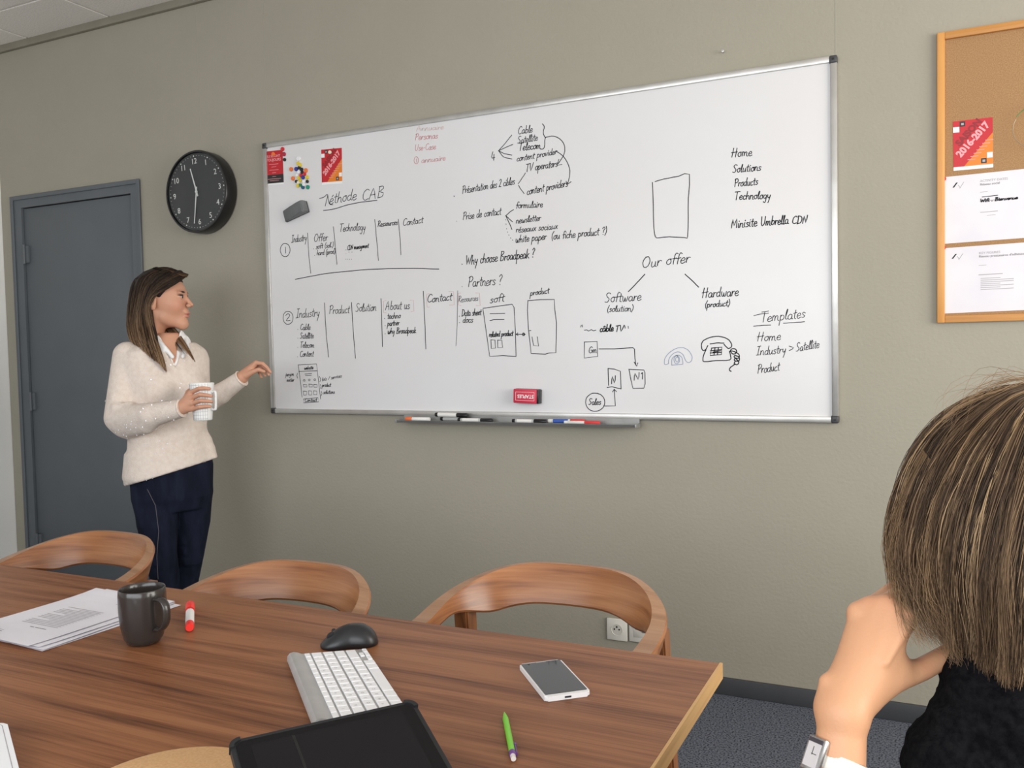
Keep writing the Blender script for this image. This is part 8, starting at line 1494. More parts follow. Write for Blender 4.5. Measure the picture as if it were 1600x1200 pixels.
def strands(name, guides, n, mat, parent, cols, width=.00045, thick=.012, M_=18, wav=.003, seed=1, tipf=.45, urange=(0, 1), inward=None, grad=1.0):
    """hair: n tapering strands interpolated between neighbouring guide curves"""
    rs = np.random.RandomState(seed)
    Gd = np.array([[tuple(v) for v in catmull(g_, M_-1)] for g_ in guides])      # g, M, 3
    ng = len(guides); cen = Gd.reshape(-1, 3).mean(0) if inward is None else np.array(inward)
    u = rs.rand(n)*(urange[1]-urange[0])+urange[0]
    u = u*(ng-1); k = np.minimum(u.astype(int), ng-2); f = (u-k)[:, None, None]
    S = Gd[k]*(1-f)+Gd[k+1]*f
    T_ = np.linspace(0, 1, M_)[None, :, None]
    nc = max(3, n//22); uc = np.sort(rs.rand(nc)); uc = (uc*(urange[1]-urange[0])+urange[0])*(ng-1)     # locks: strands gather towards their lock
    cid = np.clip(np.searchsorted(uc, u+rs.randn(n)*.03), 0, nc-1); cpick = rs.randint(0, len(cols), nc)
    kc = np.minimum(uc.astype(int), ng-2); fc = (uc-kc)[:, None, None]; SC = (Gd[kc]*(1-fc)+Gd[kc+1]*fc)[cid]
    S = S+(SC-S)*(.20+.35*rs.rand(nc)[cid])[:, None, None]*np.clip(T_*1.6-.2, 0, 1)
    dep = (rs.rand(nc)[cid])[:, None, None]*.45
    inn = cen-S; inn /= np.linalg.norm(inn, axis=-1, keepdims=True)
    S = S+inn*thick*(rs.rand(n)[:, None, None]**1.3*.6+dep)*(.35+.65*np.sin(np.minimum(T_*3, 1.57)))
    ph = rs.rand(n, 1, 3)*6.28; am = rs.rand(n, 1, 1)*wav
    S = S+am*np.sin(T_*(4+5*rs.rand(n, 1, 1))+ph)*np.minimum(T_*2.5, 1)
    end = 1-(rs.rand(n)**2.2)*.16                # ragged ends
    idx = np.linspace(0, 1, M_)[None, :]*end[:, None]*(M_-1)
    i0 = np.clip(idx.astype(int), 0, M_-2); fr = (idx-i0)[..., None]
    S = np.take_along_axis(S, i0[..., None].repeat(3, 2), 1)*(1-fr)+np.take_along_axis(S, (i0+1)[..., None].repeat(3, 2), 1)*fr
    Tn = np.gradient(S, axis=1); Tn /= np.linalg.norm(Tn, axis=-1, keepdims=True)+1e-9
    ref = rs.randn(n, 1, 3); N1 = np.cross(Tn, ref); N1 /= np.linalg.norm(N1, axis=-1, keepdims=True)+1e-9; N2 = np.cross(Tn, N1)
    w = width*(.7+.6*rs.rand(n, 1, 1))*np.where(T_ < tipf, 1, 1-(T_-tipf)/(1-tipf)*.75)
    ring = np.stack([S+w*(math.cos(a)*N1+math.sin(a)*N2) for a in (0, 2.094, 4.189)], 2)     # n, M, 3, 3
    V = ring.reshape(-1, 3)
    base = (np.arange(n)[:, None]*M_+np.arange(M_-1)[None, :]).reshape(-1)*3
    Q = np.concatenate([np.stack([base+a, base+(a+1) % 3, base+3+(a+1) % 3, base+3+a], 1) for a in range(3)])
    cols = np.array(cols)                        # rows: root rgb, tip rgb
    pick = cpick[cid]; c0 = cols[pick][:, 0]; c1 = cols[pick][:, 1]
    jit = (.8+.4*rs.rand(n, 1, 1))
    C = (c0[:, None]*(1-T_**grad)+c1[:, None]*T_**grad)*jit
    C = np.concatenate([C, np.ones(C.shape[:2]+(1,))], -1)[:, :, None].repeat(3, 2).reshape(-1, 4)
    o = np_mesh(name, V, Q, mat, parent, C); o['kind'] = 'stuff'
    return o

# ================================================================== PEOPLE
def flat(C, n): return np.tile(np.array(C+(1.,), float), (n, 1))
RH = np.array([math.cos(YAW), math.sin(YAW), 0]); AH = np.array([-math.sin(YAW), math.cos(YAW), 0]); UP = np.array([0, 0, 1.])
SK1 = (.58, .30, .195, 1.); SK2 = (.66, .345, .19, 1.)
def A3(px, py, d): return np.array(at(px, py, d))
def knit(F, amp, wl, ax, wl2=None):
    X = np.stack(np.meshgrid(*F.ax, indexing='ij'), -1); wl2 = wl2 or wl
    u = X @ np.array(ax)
    F.F = F.F+(amp*np.sin(X[..., 2]*2*PI/wl+np.sin(u*2*PI/wl2)*1.3)*np.sin(u*2*PI/wl2)).astype(np.float32)

# ------------------------------------------------------------------ standing woman
FW1 = .65*RH-.76*AH; L1 = .76*RH+.65*AH
yw = math.radians(-4); HF = math.cos(yw)*RH-math.sin(yw)*AH; HL = np.cross(UP, HF); R1 = axes(HF+np.array([0, 0, -.03]), HL)
HO1 = A3(250, 476, 3.50); HS1 = 1.03
parts = []
V, Q, C = head_mesh(SK1, (.50, .17, .14)); parts.append((place(V, R1, HO1, HS1), Q, C))
TS = [(262, 522, .062, .060), (261, 536, .100, .072), (259, 548, .148, .086), (258, 562, .166, .098), (259, 585, .160, .108), (260, 612, .155, .118),
      (261, 640, .146, .108), (263, 672, .142, .102), (265, 705, .152, .108), (267, 740, .166, .116)]
def tsec(e, y0=0, y1=2000): return [(A3(c, y, 3.50), a+e, b_+e) for c, y, a, b_ in TS if y0 <= y <= y1]
ARM_R = [A3(200, 556, 3.44), A3(185, 653, 3.37), A3(236, 649, 3.28), A3(286, 637.5, 3.245)]
ARM_L = [A3(299, 560, 3.56), A3(311, 636, 3.56), A3(345, 615, 3.545), A3(378, 591, 3.52)]
LEG_R = [A3(243, 768, 3.47), A3(246, 815, 3.46), A3(251, 864, 3.46), A3(258, 905, 3.49), A3(264, 1000, 3.53)]
LEG_L = [A3(299, 770, 3.57), A3(300, 812, 3.57), A3(297, 864, 3.57), A3(291, 905, 3.59), A3(287, 1000, 3.63)]
lo = np.array([-.62, -.95, .0]); hi = np.array([.42, -.05, 1.42])
B = Field(lo, hi, .0075)
B.loft(tsec(-.022), L1, .03)
B.loft([(A3(268, 715, 3.5), .130, .085), (A3(270, 760, 3.51), .140, .095), (A3(271, 790, 3.52), .135, .09)], L1, .03)
B.loft([(c_, a*.80, b_-.004) for c_, a, b_ in tsec(0, 0, 612)], L1, .02)
B.limb(ARM_R, [.034, .034, .031, .024], .02); B.limb(ARM_L, [.034, .032, .030, .024], .02)
B.limb(LEG_R, [.070, .064, .048, .044, .034], .015); B.limb(LEG_L, [.070, .062, .047, .044, .034], .015)
for L_ in (LEG_R, LEG_L):
    f_ = L_[-1]*[1, 1, 0]; B.limb([f_+[0, 0, .035], f_+FW1*.13+[0, 0, .025]], [.032, .024], .02)
V, Q = B.mesh(); parts.append((V, Q, np.tile(SK1, (len(V), 1))))
# right hand closed round the mug
Hd = Field(A3(300, 625, 3.26)-.12, A3(300, 625, 3.26)+.13, .0019)
W_ = A3(283, 638, 3.248)
kn = [A3(298, 613.5, 3.236), A3(298.5, 622, 3.230), A3(299.5, 630.5, 3.230), A3(300.5, 639, 3.236)]
Hd.limb([ARM_R[2]*.3+ARM_R[3]*.7, W_], [.026, .0225], .008)
for q, rr in zip(kn, (.0125, .0125, .012, .011)): Hd.limb([W_, W_*.5+q*.5, q], [.018, .0145, rr*.85], .012)
Hd.limb([W_, A3(292, 622, 3.252), A3(292, 634, 3.252)], [.018, .014, .014], .01)
fing = [(A3(311, 607, 3.2175), A3(320, 606.5, 3.2165), A3(327, 607.5, 3.222)), (A3(312, 616.5, 3.2155), A3(322, 617.5, 3.2165), A3(330, 619, 3.223)),
        (A3(313, 626, 3.2165), A3(323, 626.5, 3.218), A3(330.5, 627.5, 3.225)), (A3(312, 636, 3.221), A3(321, 635, 3.222), A3(328, 635, 3.228))]
for q, f3 in zip(kn, fing): Hd.limb([q]+list(f3), [.0092, .0082, .0074, .0064], .0035)
Hd.limb([A3(289, 630, 3.262), A3(294, 613, 3.292), A3(303, 606, 3.312), A3(312, 605, 3.322)], [.014, .0105, .009, .0075], .008)
V, Q = Hd.mesh(); V = relax(V, Q, 1); parts.append((V, Q, np.tile(SK1, (len(V), 1))))
# left hand, loosely pinched, held out to the board
Hd = Field(A3(398, 580, 3.52)-.13, A3(398, 580, 3.52)+.12, .0019)
W_ = A3(378, 590, 3.52)
Hd.limb([A3(362, 601, 3.53), W_], [.026, .0215], .008)
kn = [A3(400, 567, 3.508), A3(399, 567.5, 3.523), A3(397, 569, 3.537), A3(394, 572, 3.548)]
for q in kn: Hd.limb([W_, W_*.45+q*.55, q], [.0185, .0150, .0100], .012)
fing = [(A3(410, 568, 3.505), A3(417, 574, 3.504), A3(422.5, 581.5, 3.504)), (A3(410, 570.5, 3.523), A3(416.5, 578, 3.520), A3(420, 585.5, 3.514)),
        (A3(407, 573, 3.538), A3(412, 581, 3.535), A3(414.5, 587, 3.528)), (A3(403, 577, 3.550), A3(406.5, 584, 3.546), A3(408.5, 589, 3.540))]
for q, f3 in zip(kn, fing): Hd.limb([q]+list(f3), [.0088, .0078, .0068, .0056], .0035)
Hd.limb([A3(385, 586, 3.508), A3(395, 581, 3.499), A3(404, 577.5, 3.495), A3(412.5, 580.5, 3.497)], [.015, .0105, .0088, .0066], .008)
V, Q = Hd.mesh(); V = relax(V, Q, 1); parts.append((V, Q, np.tile(SK1, (len(V), 1))))
V, Q, C = merge(parts)
w1 = np_mesh('person', V, Q, MT['skin'], None, C)
tag(w1, 'standing person in cream sweater and dark jeans holding a mug, looking at the board', 'person')
eyes(w1, R1, HO1, HS1)
# sweater
MT['sweater'] = noisy('cream_knit', (.70, .60, .53, 1), (.76, .67, .60, 1), scale=60, rough=.95, bump=.7, bscale=260, spec=.1, bdist=.003, detail=6)
S = Field([-.60, -.95, .66], [.42, -.05, 1.42], .0062)
S.loft(tsec(.011, 528), L1, .02)
hemC = [(A3(265, 705, 3.50), .168, .124), (A3(268, 738, 3.50), .181, .134), (A3(269, 775, 3.51), .184, .137)]
S.loft(hemC, L1, .02)
S.limb(ARM_R[:2]+[ARM_R[2]], [.057, .053, .046], .012); S.limb([ARM_R[2], ARM_R[3]], [.046, .034], .01)
S.limb(ARM_L[:3], [.053, .046, .041], .025); S.limb([ARM_L[2], ARM_L[3]], [.041, .033], .01)
S.limb([A3(196, 668, 3.37), A3(228, 664, 3.30)], [.042, .036], .03)
S.limb([A3(322, 690, 3.55), A3(333, 716, 3.54)], [.018, .012], .04)
for s_ in (-1, 1):     # bust
    S.ell(A3(262, 606, 3.50)+FW1*.078+L1*s_*.060, (.054, .054, .050), .04)
# folds: elbow, waist, across the front
for a, b_, r in ((A3(178, 636, 3.325), A3(205, 628, 3.33), .008), (A3(176, 620, 3.34), A3(196, 612, 3.36), .006), (A3(214, 560, 3.40), A3(222, 600, 3.37), .010)):
    S.limb([a, b_], [r, r*.4], .022)
zv = A3(283, 573, 3.4)[2]; cN = A3(259, 560, 3.5)
def wedge(F, zb, tan, w0=0.0):
    X = np.stack(np.meshgrid(*F.ax, indexing='ij'), -1); q = X-cN
    l = np.abs(q @ L1); f = q @ FW1; cs = 1/math.hypot(1, tan)
    d = np.maximum((l-w0-(X[..., 2]-zb)*tan)*cs, -f).astype(np.float32)
    F.F = np.maximum(F.F, -d)
wedge(S, zv-.004, .46)
S.limb([A3(262, 500, 3.5), A3(261, 535, 3.5)], [.066, .062], .01, neg=True)
p0 = A3(203, 757, 3.45); p1 = A3(338, 716, 3.52); e1 = p1-p0; n_ = np.cross(e1, AH+0.0*UP); n_ /= np.linalg.norm(n_); n_ = n_ if n_[2] < 0 else -n_
S.cut(p0, n_)
cw = ARM_R[3]-ARM_R[2]; cw /= np.linalg.norm(cw)
X = np.stack(np.meshgrid(*S.ax, indexing='ij'), -1)
nearc = np.linalg.norm(X-ARM_R[3], axis=-1) < .07
S.F = np.where(nearc, np.maximum(S.F, (X-ARM_R[3]+cw*.002) @ cw), S.F)
cw2 = ARM_L[3]-ARM_L[2]; cw2 /= np.linalg.norm(cw2); nearc = np.linalg.norm(X-ARM_L[3], axis=-1) < .07
S.F = np.where(nearc, np.maximum(S.F, (X-ARM_L[3]) @ cw2), S.F).astype(np.float32); del X, nearc
V, Q = S.mesh(); V = relax(V, Q, 2)
np_mesh('sweater', V, Q, MT['sweater'], w1)
rs = np.random.RandomState(4); bm = bmesh.new()       # sequins
sel = rs.choice(len(V), 260, replace=False)
NV = V-np.array([cN[0], cN[1], 0])
for i in sel:
    nrm = np.array([V[i][0]-cN[0], V[i][1]-cN[1], 0.0]); nrm /= np.linalg.norm(nrm)+1e-9
    if V[i][2] < .72: continue
    c = V[i]+nrm*.002; t1 = np.cross(nrm, UP)
    bm.faces.new([bm.verts.new(c+.0024*(math.cos(a)*t1+math.sin(a)*UP)) for a in (0, 1.05, 2.1, 3.14, 4.19, 5.24)])
o = bm_obj('sequins', bm, new_mat('sequin', (.95, .95, .98, 1), .2, .3), w1); o['kind'] = 'stuff'
# ribbed cuffs and neckline trim
MT['rib'] = noisy('cream_rib', (.70, .59, .52, 1), (.80, .70, .62, 1), scale=90, rough=.95, bump=.4, bscale=300, spec=.1)
def ring_tube(c, axis, r1, r2, w, name, mat, parent, ref=UP):
    ax = np.array(axis)/np.linalg.norm(axis); u = np.cross(ax, ref); u /= np.linalg.norm(u); v = np.cross(ax, u)
    return tube(name, [Vector(c+r1*math.cos(t)*u+r2*math.sin(t)*v) for t in np.linspace(0, 2*PI, 33)], w, mat, parent, 8)
ring_tube(ARM_R[3]-cw*.004, cw, .0325, .0325, .0035, 'cuff', MT['rib'], w1)
ring_tube(ARM_L[3]-cw2*.002, cw2, .032, .032, .0035, 'cuff', MT['rib'], w1)
# shirt with an open collar
MT['shirt'] = noisy('white_shirt', (.82, .81, .80, 1), (.88, .87, .86, 1), scale=50, rough=.8, spec=.2)
S = Field([-.40, -.75, 1.12], [.25, -.20, 1.46], .005)
S.loft([(c_, a-(.004 if a < .12 else .02), b_) for c_, a, b_ in tsec(.002, 530, 600)], L1, .02)
S.limb([A3(262, 525, 3.5), A3(261, 540, 3.5)], [.064, .068], .02)
wedge(S, zv+.006, .30)
S.limb([A3(262, 480, 3.5), A3(261, 528, 3.5)], [.060, .058], .006, neg=True)
zc = A3(262, 524, 3.5)[2]; c0_ = A3(262, 530, 3.5)*[1, 1, 0]+[0, 0, zc]
def CL(f, l, z): return c0_+FW1*f+L1*l+np.array([0, 0, z])
for s_ in (-1, 1):
    S.limb([CL(-.055, s_*.02, .014), CL(-.02, s_*.062, .008), CL(.040, s_*.062, -.012), CL(.086, s_*.040, -.052), CL(.106, s_*.020, -.088)], [.007, .008, .008, .009, .008], .006)
    S.limb([CL(-.02, s_*.068, -.002), CL(.040, s_*.070, -.022), CL(.088, s_*.050, -.066)], [.006, .007, .006], .010)
V, Q = S.mesh(); V = relax(V, Q, 1); np_mesh('shirt_collar', V, Q, MT['shirt'], w1)
# jeans
MT['denim'] = noisy('dark_denim', (.0060, .0080, .018, 1), (.012, .016, .034, 1), scale=26, rough=.85, bump=.35, bscale=330, spec=.15, stretch=(1, 1, .35))
S = Field([-.50, -.85, .06], [.32, -.15, .98], .0065)
S.loft([(A3(267, 690, 3.5), .150, .108), (A3(269, 730, 3.505), .164, .118), (A3(270, 775, 3.515), .160, .116), (A3(270, 795, 3.52), .145, .10)], L1, .03)
S.limb(LEG_R, [.086, .079, .062, .056, .042], .008); S.limb(LEG_L, [.083, .073, .056, .050, .040], .008)
for L_ in (LEG_R, LEG_L):        # creases at the knees
    for k in range(5):
        c = L_[2]+np.array([0, 0, .05-.022*k]); r = .060-.001*k
        S.limb([c-RH*r*.9-AH*.02, c-AH*r+UP*.004*(-1)**k, c+RH*r*.9-AH*.012], [.004, .006, .004], .010)
V, Q = S.mesh(); V = relax(V, Q, 1); np_mesh('jeans', V, Q, MT['denim'], w1)
MT['stitch'] = new_mat('denim_stitch', (.12, .11, .12, 1), .9)
tube('side_seam', [Vector(A3(*p)) for p in ((228, 760, 3.375), (243, 790, 3.368), (248, 830, 3.381), (245, 870, 3.392), (247, 905, 3.423))], .0011, MT['stitch'], w1, 5)
S = Field([-.45, -.85, -.01], [.30, -.20, .14], .005)
for L_ in (LEG_R, LEG_L):
    f_ = L_[-1]*[1, 1, 0]; S.limb([f_+[0, 0, .10], f_-FW1*.02+[0, 0, .045], f_+FW1*.09+[0, 0, .038], f_+FW1*.15+[0, 0, .030]], [.044, .042, .038, .027], .02)
S.cut([0, 0, .001], [0, 0, -1.])
V, Q = S.mesh(); np_mesh('shoes', V, Q, MT['black_soft'], w1)
# hair
def hair_mass(name, guides, rad, parent, color, ells=(), cuts=(), h=.004, inward=None, push=.0):
    P = np.array([p for g_ in guides for p in g_]); Fh = Field(P.min(0)-.05, P.max(0)+.05, h)
    for c, r, rot in ells: Fh.ell(c, r, .02, rot)
    for g_ in guides:
        q = np.array([tuple(v) for v in catmull(g_, 10)])
        if inward is not None:
            d = np.array(inward)-q; d[:, 2] *= .3; q = q+d/np.linalg.norm(d, axis=1)[:, None]*push
        Fh.limb(list(q), [rad*(1 if i < 8 else (1-.3*(i-7))) for i in range(len(q))], .012)
    for c, r, rot in cuts: Fh.ell(c, r, .006, rot, neg=True)
    V, Q = Fh.mesh(); V = relax(V, Q, 2)
    return np_mesh(name, V, Q, MT['hair'], parent, flat(color, len(V)))
def G(*a): return [A3(*p) for p in a]
g1 = [G((293, 431, 3.475), (279, 441, 3.43), (260, 452, 3.412), (245, 458, 3.400), (234, 473, 3.400), (234, 494, 3.405), (242, 528, 3.395), (254, 560, 3.375), (261, 584, 3.372)),
      G((288, 426, 3.475), (264, 436, 3.415), (240, 453, 3.402), (227, 485, 3.405), (235, 520, 3.39), (245, 553, 3.365), (252, 572, 3.36)),
      G((273, 421, 3.475), (248, 431, 3.41), (229, 457, 3.405), (223, 493, 3.41), (226, 528, 3.385), (233, 548, 3.365), (238, 562, 3.36)),
      G((254, 418, 3.48), (225, 431, 3.425), (214, 460, 3.425), (208, 500, 3.43), (212, 526, 3.405), (218, 540, 3.385), (222, 549, 3.38)),
      G((243, 418, 3.50), (212, 435, 3.475), (204, 462, 3.475), (200, 500, 3.48), (201, 518, 3.46), (205, 532, 3.44), (209, 540, 3.43)),
      G((243, 419, 3.53), (211, 436, 3.545), (202, 465, 3.55), (199, 500, 3.55), (200, 515, 3.54), (202, 524, 3.53), (203, 530, 3.52)),
      G((248, 420, 3.55), (224, 438, 3.585), (217, 470, 3.60), (213, 500, 3.60), (215, 518, 3.58), (218, 530, 3.57), (220, 536, 3.56)),
      G((262, 422, 3.55), (252, 445, 3.60), (244, 475, 3.605), (250, 505, 3.58), (268, 522, 3.51), (284, 540, 3.435), (297, 556, 3.41)),
      G((280, 425, 3.53), (268, 445, 3.59), (258, 475, 3.60), (266, 502, 3.57), (280, 522, 3.50), (295, 545, 3.425), (306, 568, 3.41))]
H1C = HO1+np.array([0, 0, .05])
DK = ((.012, .007, .005), (.055, .032, .019)); MD = ((.014, .008, .006), (.25, .140, .072)); LT = ((.020, .012, .008), (.50, .31, .17)); BL = ((.07, .04, .023), (.60, .42, .26))
capR = R1
hair_mass('hair', g1[1:6], .016, w1, (.020, .0125, .009), ells=[(place(np.array([[.000, 0, .054]]), R1, HO1, HS1)[0], (.100, .080, .090), R1)],
          cuts=[(place(np.array([[.098, 0, -.010]]), R1, HO1, HS1)[0], (.090, .13, .104), R1), (place(np.array([[-.002, -.08, .004]]), R1, HO1, HS1)[0], (.026, .03, .030), R1)], inward=H1C, push=.021)
strands('hair_strands', g1[:7], 6500, MT['hair'], w1, [DK, DK, MD, MD, LT, LT, BL], .0008, .011, wav=.005, seed=2, inward=H1C, grad=2.0)
strands('hair_strands', g1[6:], 700, MT['hair'], w1, [DK, MD, LT], .00075, .010, seed=5, inward=H1C)
strands('hair_strands', [G((240, 418, 3.49), (262, 417, 3.485), (280, 423, 3.48), (296, 428, 3.478)), G((240, 418, 3.46), (262, 423, 3.445), (281, 431, 3.445), (293, 432, 3.46)),
                         G((236, 420, 3.54), (258, 419, 3.54), (276, 424, 3.53), (293, 431, 3.50))], 700, MT['hair'], w1, [DK, DK, MD], .00075, .006, seed=6, tipf=.6, inward=H1C)

# ------------------------------------------------------------------ mug held by the standing woman
mt_, mb = A3(315, 598.5, 3.270), A3(317.5, 657, 3.270); ax_ = (mt_-mb); MH = np.linalg.norm(ax_); ax_ /= MH
mg = empty('mug', tuple(mb))
hx_ = RH-AH*.25; mg.matrix_world = frame(mb, hx_-ax_*(hx_ @ ax_), np.cross(ax_, hx_))
tag(mg, 'tall white mug with a thin dark grid pattern, held by the standing person', 'mug')
MT['mug_white'] = new_mat('white_glaze', (.84, .84, .83, 1), .2)
def mrad(z): return .0335+(.0455-.0335)*(z/MH)
lathe('body', [(0, 0), (.031, 0), (mrad(.003), .003)]+[(mrad(z), z) for z in np.linspace(.01, MH-.001, 8)]+[(mrad(MH)-.0015, MH+.0005), (mrad(MH)-.003, MH-.001)]+[(mrad(z)-.003, z) for z in (MH*.6, MH*.2)]+[(0, .006)], MT['mug_white'], mg, 48, smooth=1.2)
MT['grid'] = new_mat('grid_print', (.10, .11, .13, 1), .5)
a0s = [math.radians(v) for v in range(150, 340, 14)]
gb = bmesh.new()
for a in a0s:
    add_tube(gb, [((mrad(z)+.0001)*math.cos(a), (mrad(z)+.0001)*math.sin(a), z) for z in np.linspace(.003, MH-.003, 4)], .00035, 4)
for z in np.arange(.008, MH-.002, .0125):
    add_tube(gb, [((mrad(z)+.0001)*math.cos(a), (mrad(z)+.0001)*math.sin(a), z) for a in np.linspace(a0s[0], a0s[-1], 16)], .00035, 4)
o = bm_obj('grid_pattern', gb, MT['grid'], mg); o['kind'] = 'stuff'
pts = catmull([(mrad(MH*.72), 0, MH*.74), (.056, 0, MH*.76), (.0585, 0, MH*.66), (.056, 0, MH*.34), (.052, 0, MH*.28), (mrad(MH*.3), 0, MH*.30)], 20)
bm = bmesh.new(); rings = []
for i, p in enumerate(pts):
    t = (pts[min(i+1, 20)]-pts[max(i-1, 0)]).normalized(); sd = Vector((0, 1, 0)); nn = sd.cross(t)
    rings.append([bm.verts.new(p+sd*(.0065*math.cos(a))+nn*(.0042*math.sin(a))) for a in [2*PI*k/10 for k in range(10)]])
for a, b_ in zip(rings[:-1], rings[1:]):
    for k in range(10): bm.faces.new((a[k], a[(k+1) % 10], b_[(k+1) % 10], b_[k]))
bm.faces.new(rings[0]); bm.faces.new(rings[-1][::-1]); bm_obj('handle', bm, MT['mug_white'], mg, smooth=True)

# ------------------------------------------------------------------ seated woman in the foreground
F2 = -.6*RH+.8*AH; L2 = np.cross(UP, F2); FH2 = -.10*RH+.99*AH; R2 = axes(FH2+np.array([0, 0, -.12]), np.cross(UP, FH2)); HO2 = A3(1537, 842, .925)
parts = []
V, Q, C = head_mesh(SK2, (.50, .18, .15), .003); parts.append((place(V, R2, HO2, .95), Q, C))
PEL = HO2-F2*.36; PEL[2] = .585
NK = HO2-F2*.05+np.array([0, 0, -.17]); SHL = NK+L2*.150+np.array([0, 0, -.145])-F2*.01; SHR = NK-L2*.165+np.array([0, 0, -.06])-F2*.02
WR = A3(1317, 1112, .852); FA = A3(1311, 1200, .842); ELB = A3(1300, 1470, .80)
EL2 = SHR+F2*.12+np.array([0, 0, -.22])-L2*.03; WR2 = EL2+F2*.20+L2*.10+np.array([0, 0, -.0])
KN = [PEL+F2*.42+L2*.11, PEL+F2*.42-L2*.11]; HP = [PEL+L2*.09, PEL-L2*.09]
B = Field(np.minimum(PEL, HO2)-[.5, .5, .0]-[0, 0, 5], np.array([3.7, -1.5, 1.05]), .009) if False else Field([2.20, -2.70, .0], [3.65, -1.35, 1.02], .010)
def body2(F, e):
    F.limb([PEL, PEL*.5+NK*.5-F2*.02+np.array([0, 0, .02]), NK-np.array([0, 0, .06])], [.115+e, .125+e, .085+e], .06)
    F.limb([SHL, NK-np.array([0, 0, .03]), SHR], [.050+e, .055+e, .050+e], .05)
    F.limb([SHL, ELB], [.046+e, .040+e], .03); F.limb([SHR, EL2], [.046+e, .038+e], .03)
    F.limb([EL2, WR2], [.036+e, .027+e], .02)
def legs2(F, e):
    for h_, k_ in zip(HP, KN):
        an = k_-F2*.02; an = np.array([an[0], an[1], .08])
        F.limb([h_, k_, an], [.085+e, .058+e, .038+e], .03)
body2(B, -.01); legs2(B, -.006); B.limb([ELB, FA*.6+ELB*.4], [.040, .034], .02)
for k_ in KN:
    f_ = np.array([k_[0], k_[1], 0])-F2*.02; B.limb([f_+[0, 0, .035], f_+F2*.13+[0, 0, .025]], [.03, .022], .02)
B.limb([WR2, WR2+F2*.09], [.024, .020], .015)
V, Q = B.mesh(); V = relax(V, Q, 1); parts.append((V, Q, np.tile(SK2, (len(V), 1))))
# forearm and left hand, fingers bent up into the face, thumb under the jaw
Hd = Field(A3(1390, 1110, .87)-[.16, .16, .21], A3(1390, 1110, .87)+[.17, .17, .17], .0021)
Hd.limb([ELB*.35+FA*.65, FA, WR], [.0290, .0245, .0225], .01)
Hd.limb([A3(1293, 1066, .862), A3(1291, 1100, .86)], [.0085, .0095], .010)            # ulna bump
PM = A3(1368, 1030, .862)
kn = [A3(1412, 966, .868), A3(1384, 950, .880), A3(1361, 951, .890), A3(1345, 962, .896)]        # index .. little
for q, r1_, r2_ in zip(kn, (.0165, .0155, .0150, .0140), (.0125, .0122, .0118, .0112)):
    m_ = WR*.45+q*.55+_rt*0; Hd.limb([WR, m_, q], [.0195, r1_, r2_], .012)
Hd.limb([A3(1342, 1075, .868), A3(1395, 1035, .872)], [.018, .014], .02)
for q in kn: Hd.limb([WR*.42+q*.58-_fw*.0168, q-_fw*.0095], [.0032, .0052], .005)       # tendons and knuckles
Hd.ell(A3(1340, 957, .892), (.0105, .0105, .0105), .006)
fing = [((1446, 940, .880), (1478, 922, .900), (1500, 905, .925)), ((1418, 922, .905), (1455, 900, .925), (1482, 885, .945)),
        ((1392, 926, .920), (1428, 902, .942), (1456, 885, .962)), ((1372, 938, .925), (1405, 918, .948), (1430, 905, .965))]
for q, f3, r in zip(kn, fing, (1.0, 1.0, .95, .86)):
    Hd.limb([q]+[A3(*p) for p in f3], [.0110*r, .0102*r, .0090*r, .0076*r], .006)
Hd.limb([A3(1352, 1078, .866), A3(1392, 1060, .872), A3(1440, 1046, .882), A3(1476, 1026, .895), A3(1508, 1004, .915)], [.0175, .0150, .0112, .0108, .0085], .016)
V, Q = Hd.mesh(); V = relax(V, Q, 1); C = np.tile(SK2, (len(V), 1))
for q in kn+[A3(*f3[0]) for f3 in fing]+[A3(1440, 1046, .882)]:      # pinker skin over the joints
    w = np.clip(1.4-np.linalg.norm(V-q, axis=1)/.013, 0, 1)[:, None]*.45; C[:, :3] = C[:, :3]*(1-w)+np.array([.62, .25, .15])*w
parts.append((V, Q, C))
V, Q, C = merge(parts)
w2 = np_mesh('person', V, Q, MT['skin'], None, C)
tag(w2, 'seated person seen from behind at the right, highlighted brown hair, chin on hand', 'person')
eyes(w2, R2, HO2, .95)
# black chunky knit
MT['black_knit'] = noisy('black_knit', (.004, .004, .005, 1), (.010, .010, .011, 1), scale=120, rough=.98, bump=.8, bscale=300, spec=.05)
S = Field([2.20, -2.72, .42], [3.65, -1.35, 1.08], .0065)
body2(S, .016)
S.limb([A3(1488, 1195, .86), A3(1545, 1110, .85), A3(1600, 1120, .83), A3(1700, 1120, .86)], [.046, .040, .045, .04], .04)
S.limb([A3(1512, 1045, .90), A3(1535, 1050, .86), A3(1600, 1070, .84), A3(1690, 1060, .87), A3(1700, 1030, .95), A3(1600, 1010, .99), A3(1530, 1020, .95), A3(1512, 1045, .90)], .030, .02)
knit(S, .0042, .030, RH, .024)
V, Q = S.mesh(); V = relax(V, Q, 1); np_mesh('knit_sweater', V, Q, MT['black_knit'], w2)
S = Field([2.25, -2.70, .05], [3.60, -1.40, .75], .009); legs2(S, .006); S.limb([HP[0], HP[1]], [.105, .105], .03)
V, Q = S.mesh(); np_mesh('trousers', V, Q, MT['denim'], w2)
S = Field([2.25, -2.45, -.01], [3.3, -1.40, .14], .006)
for k_ in KN:
    f_ = np.array([k_[0], k_[1], 0])-F2*.02; S.limb([f_+[0, 0, .10], f_-F2*.02+[0, 0, .045], f_+F2*.09+[0, 0, .038], f_+F2*.15+[0, 0, .030]], [.044, .042, .038, .027], .02)
S.cut([0, 0, .001], [0, 0, -1.])
V, Q = S.mesh(); np_mesh('shoes', V, Q, MT['black_soft'], w2)
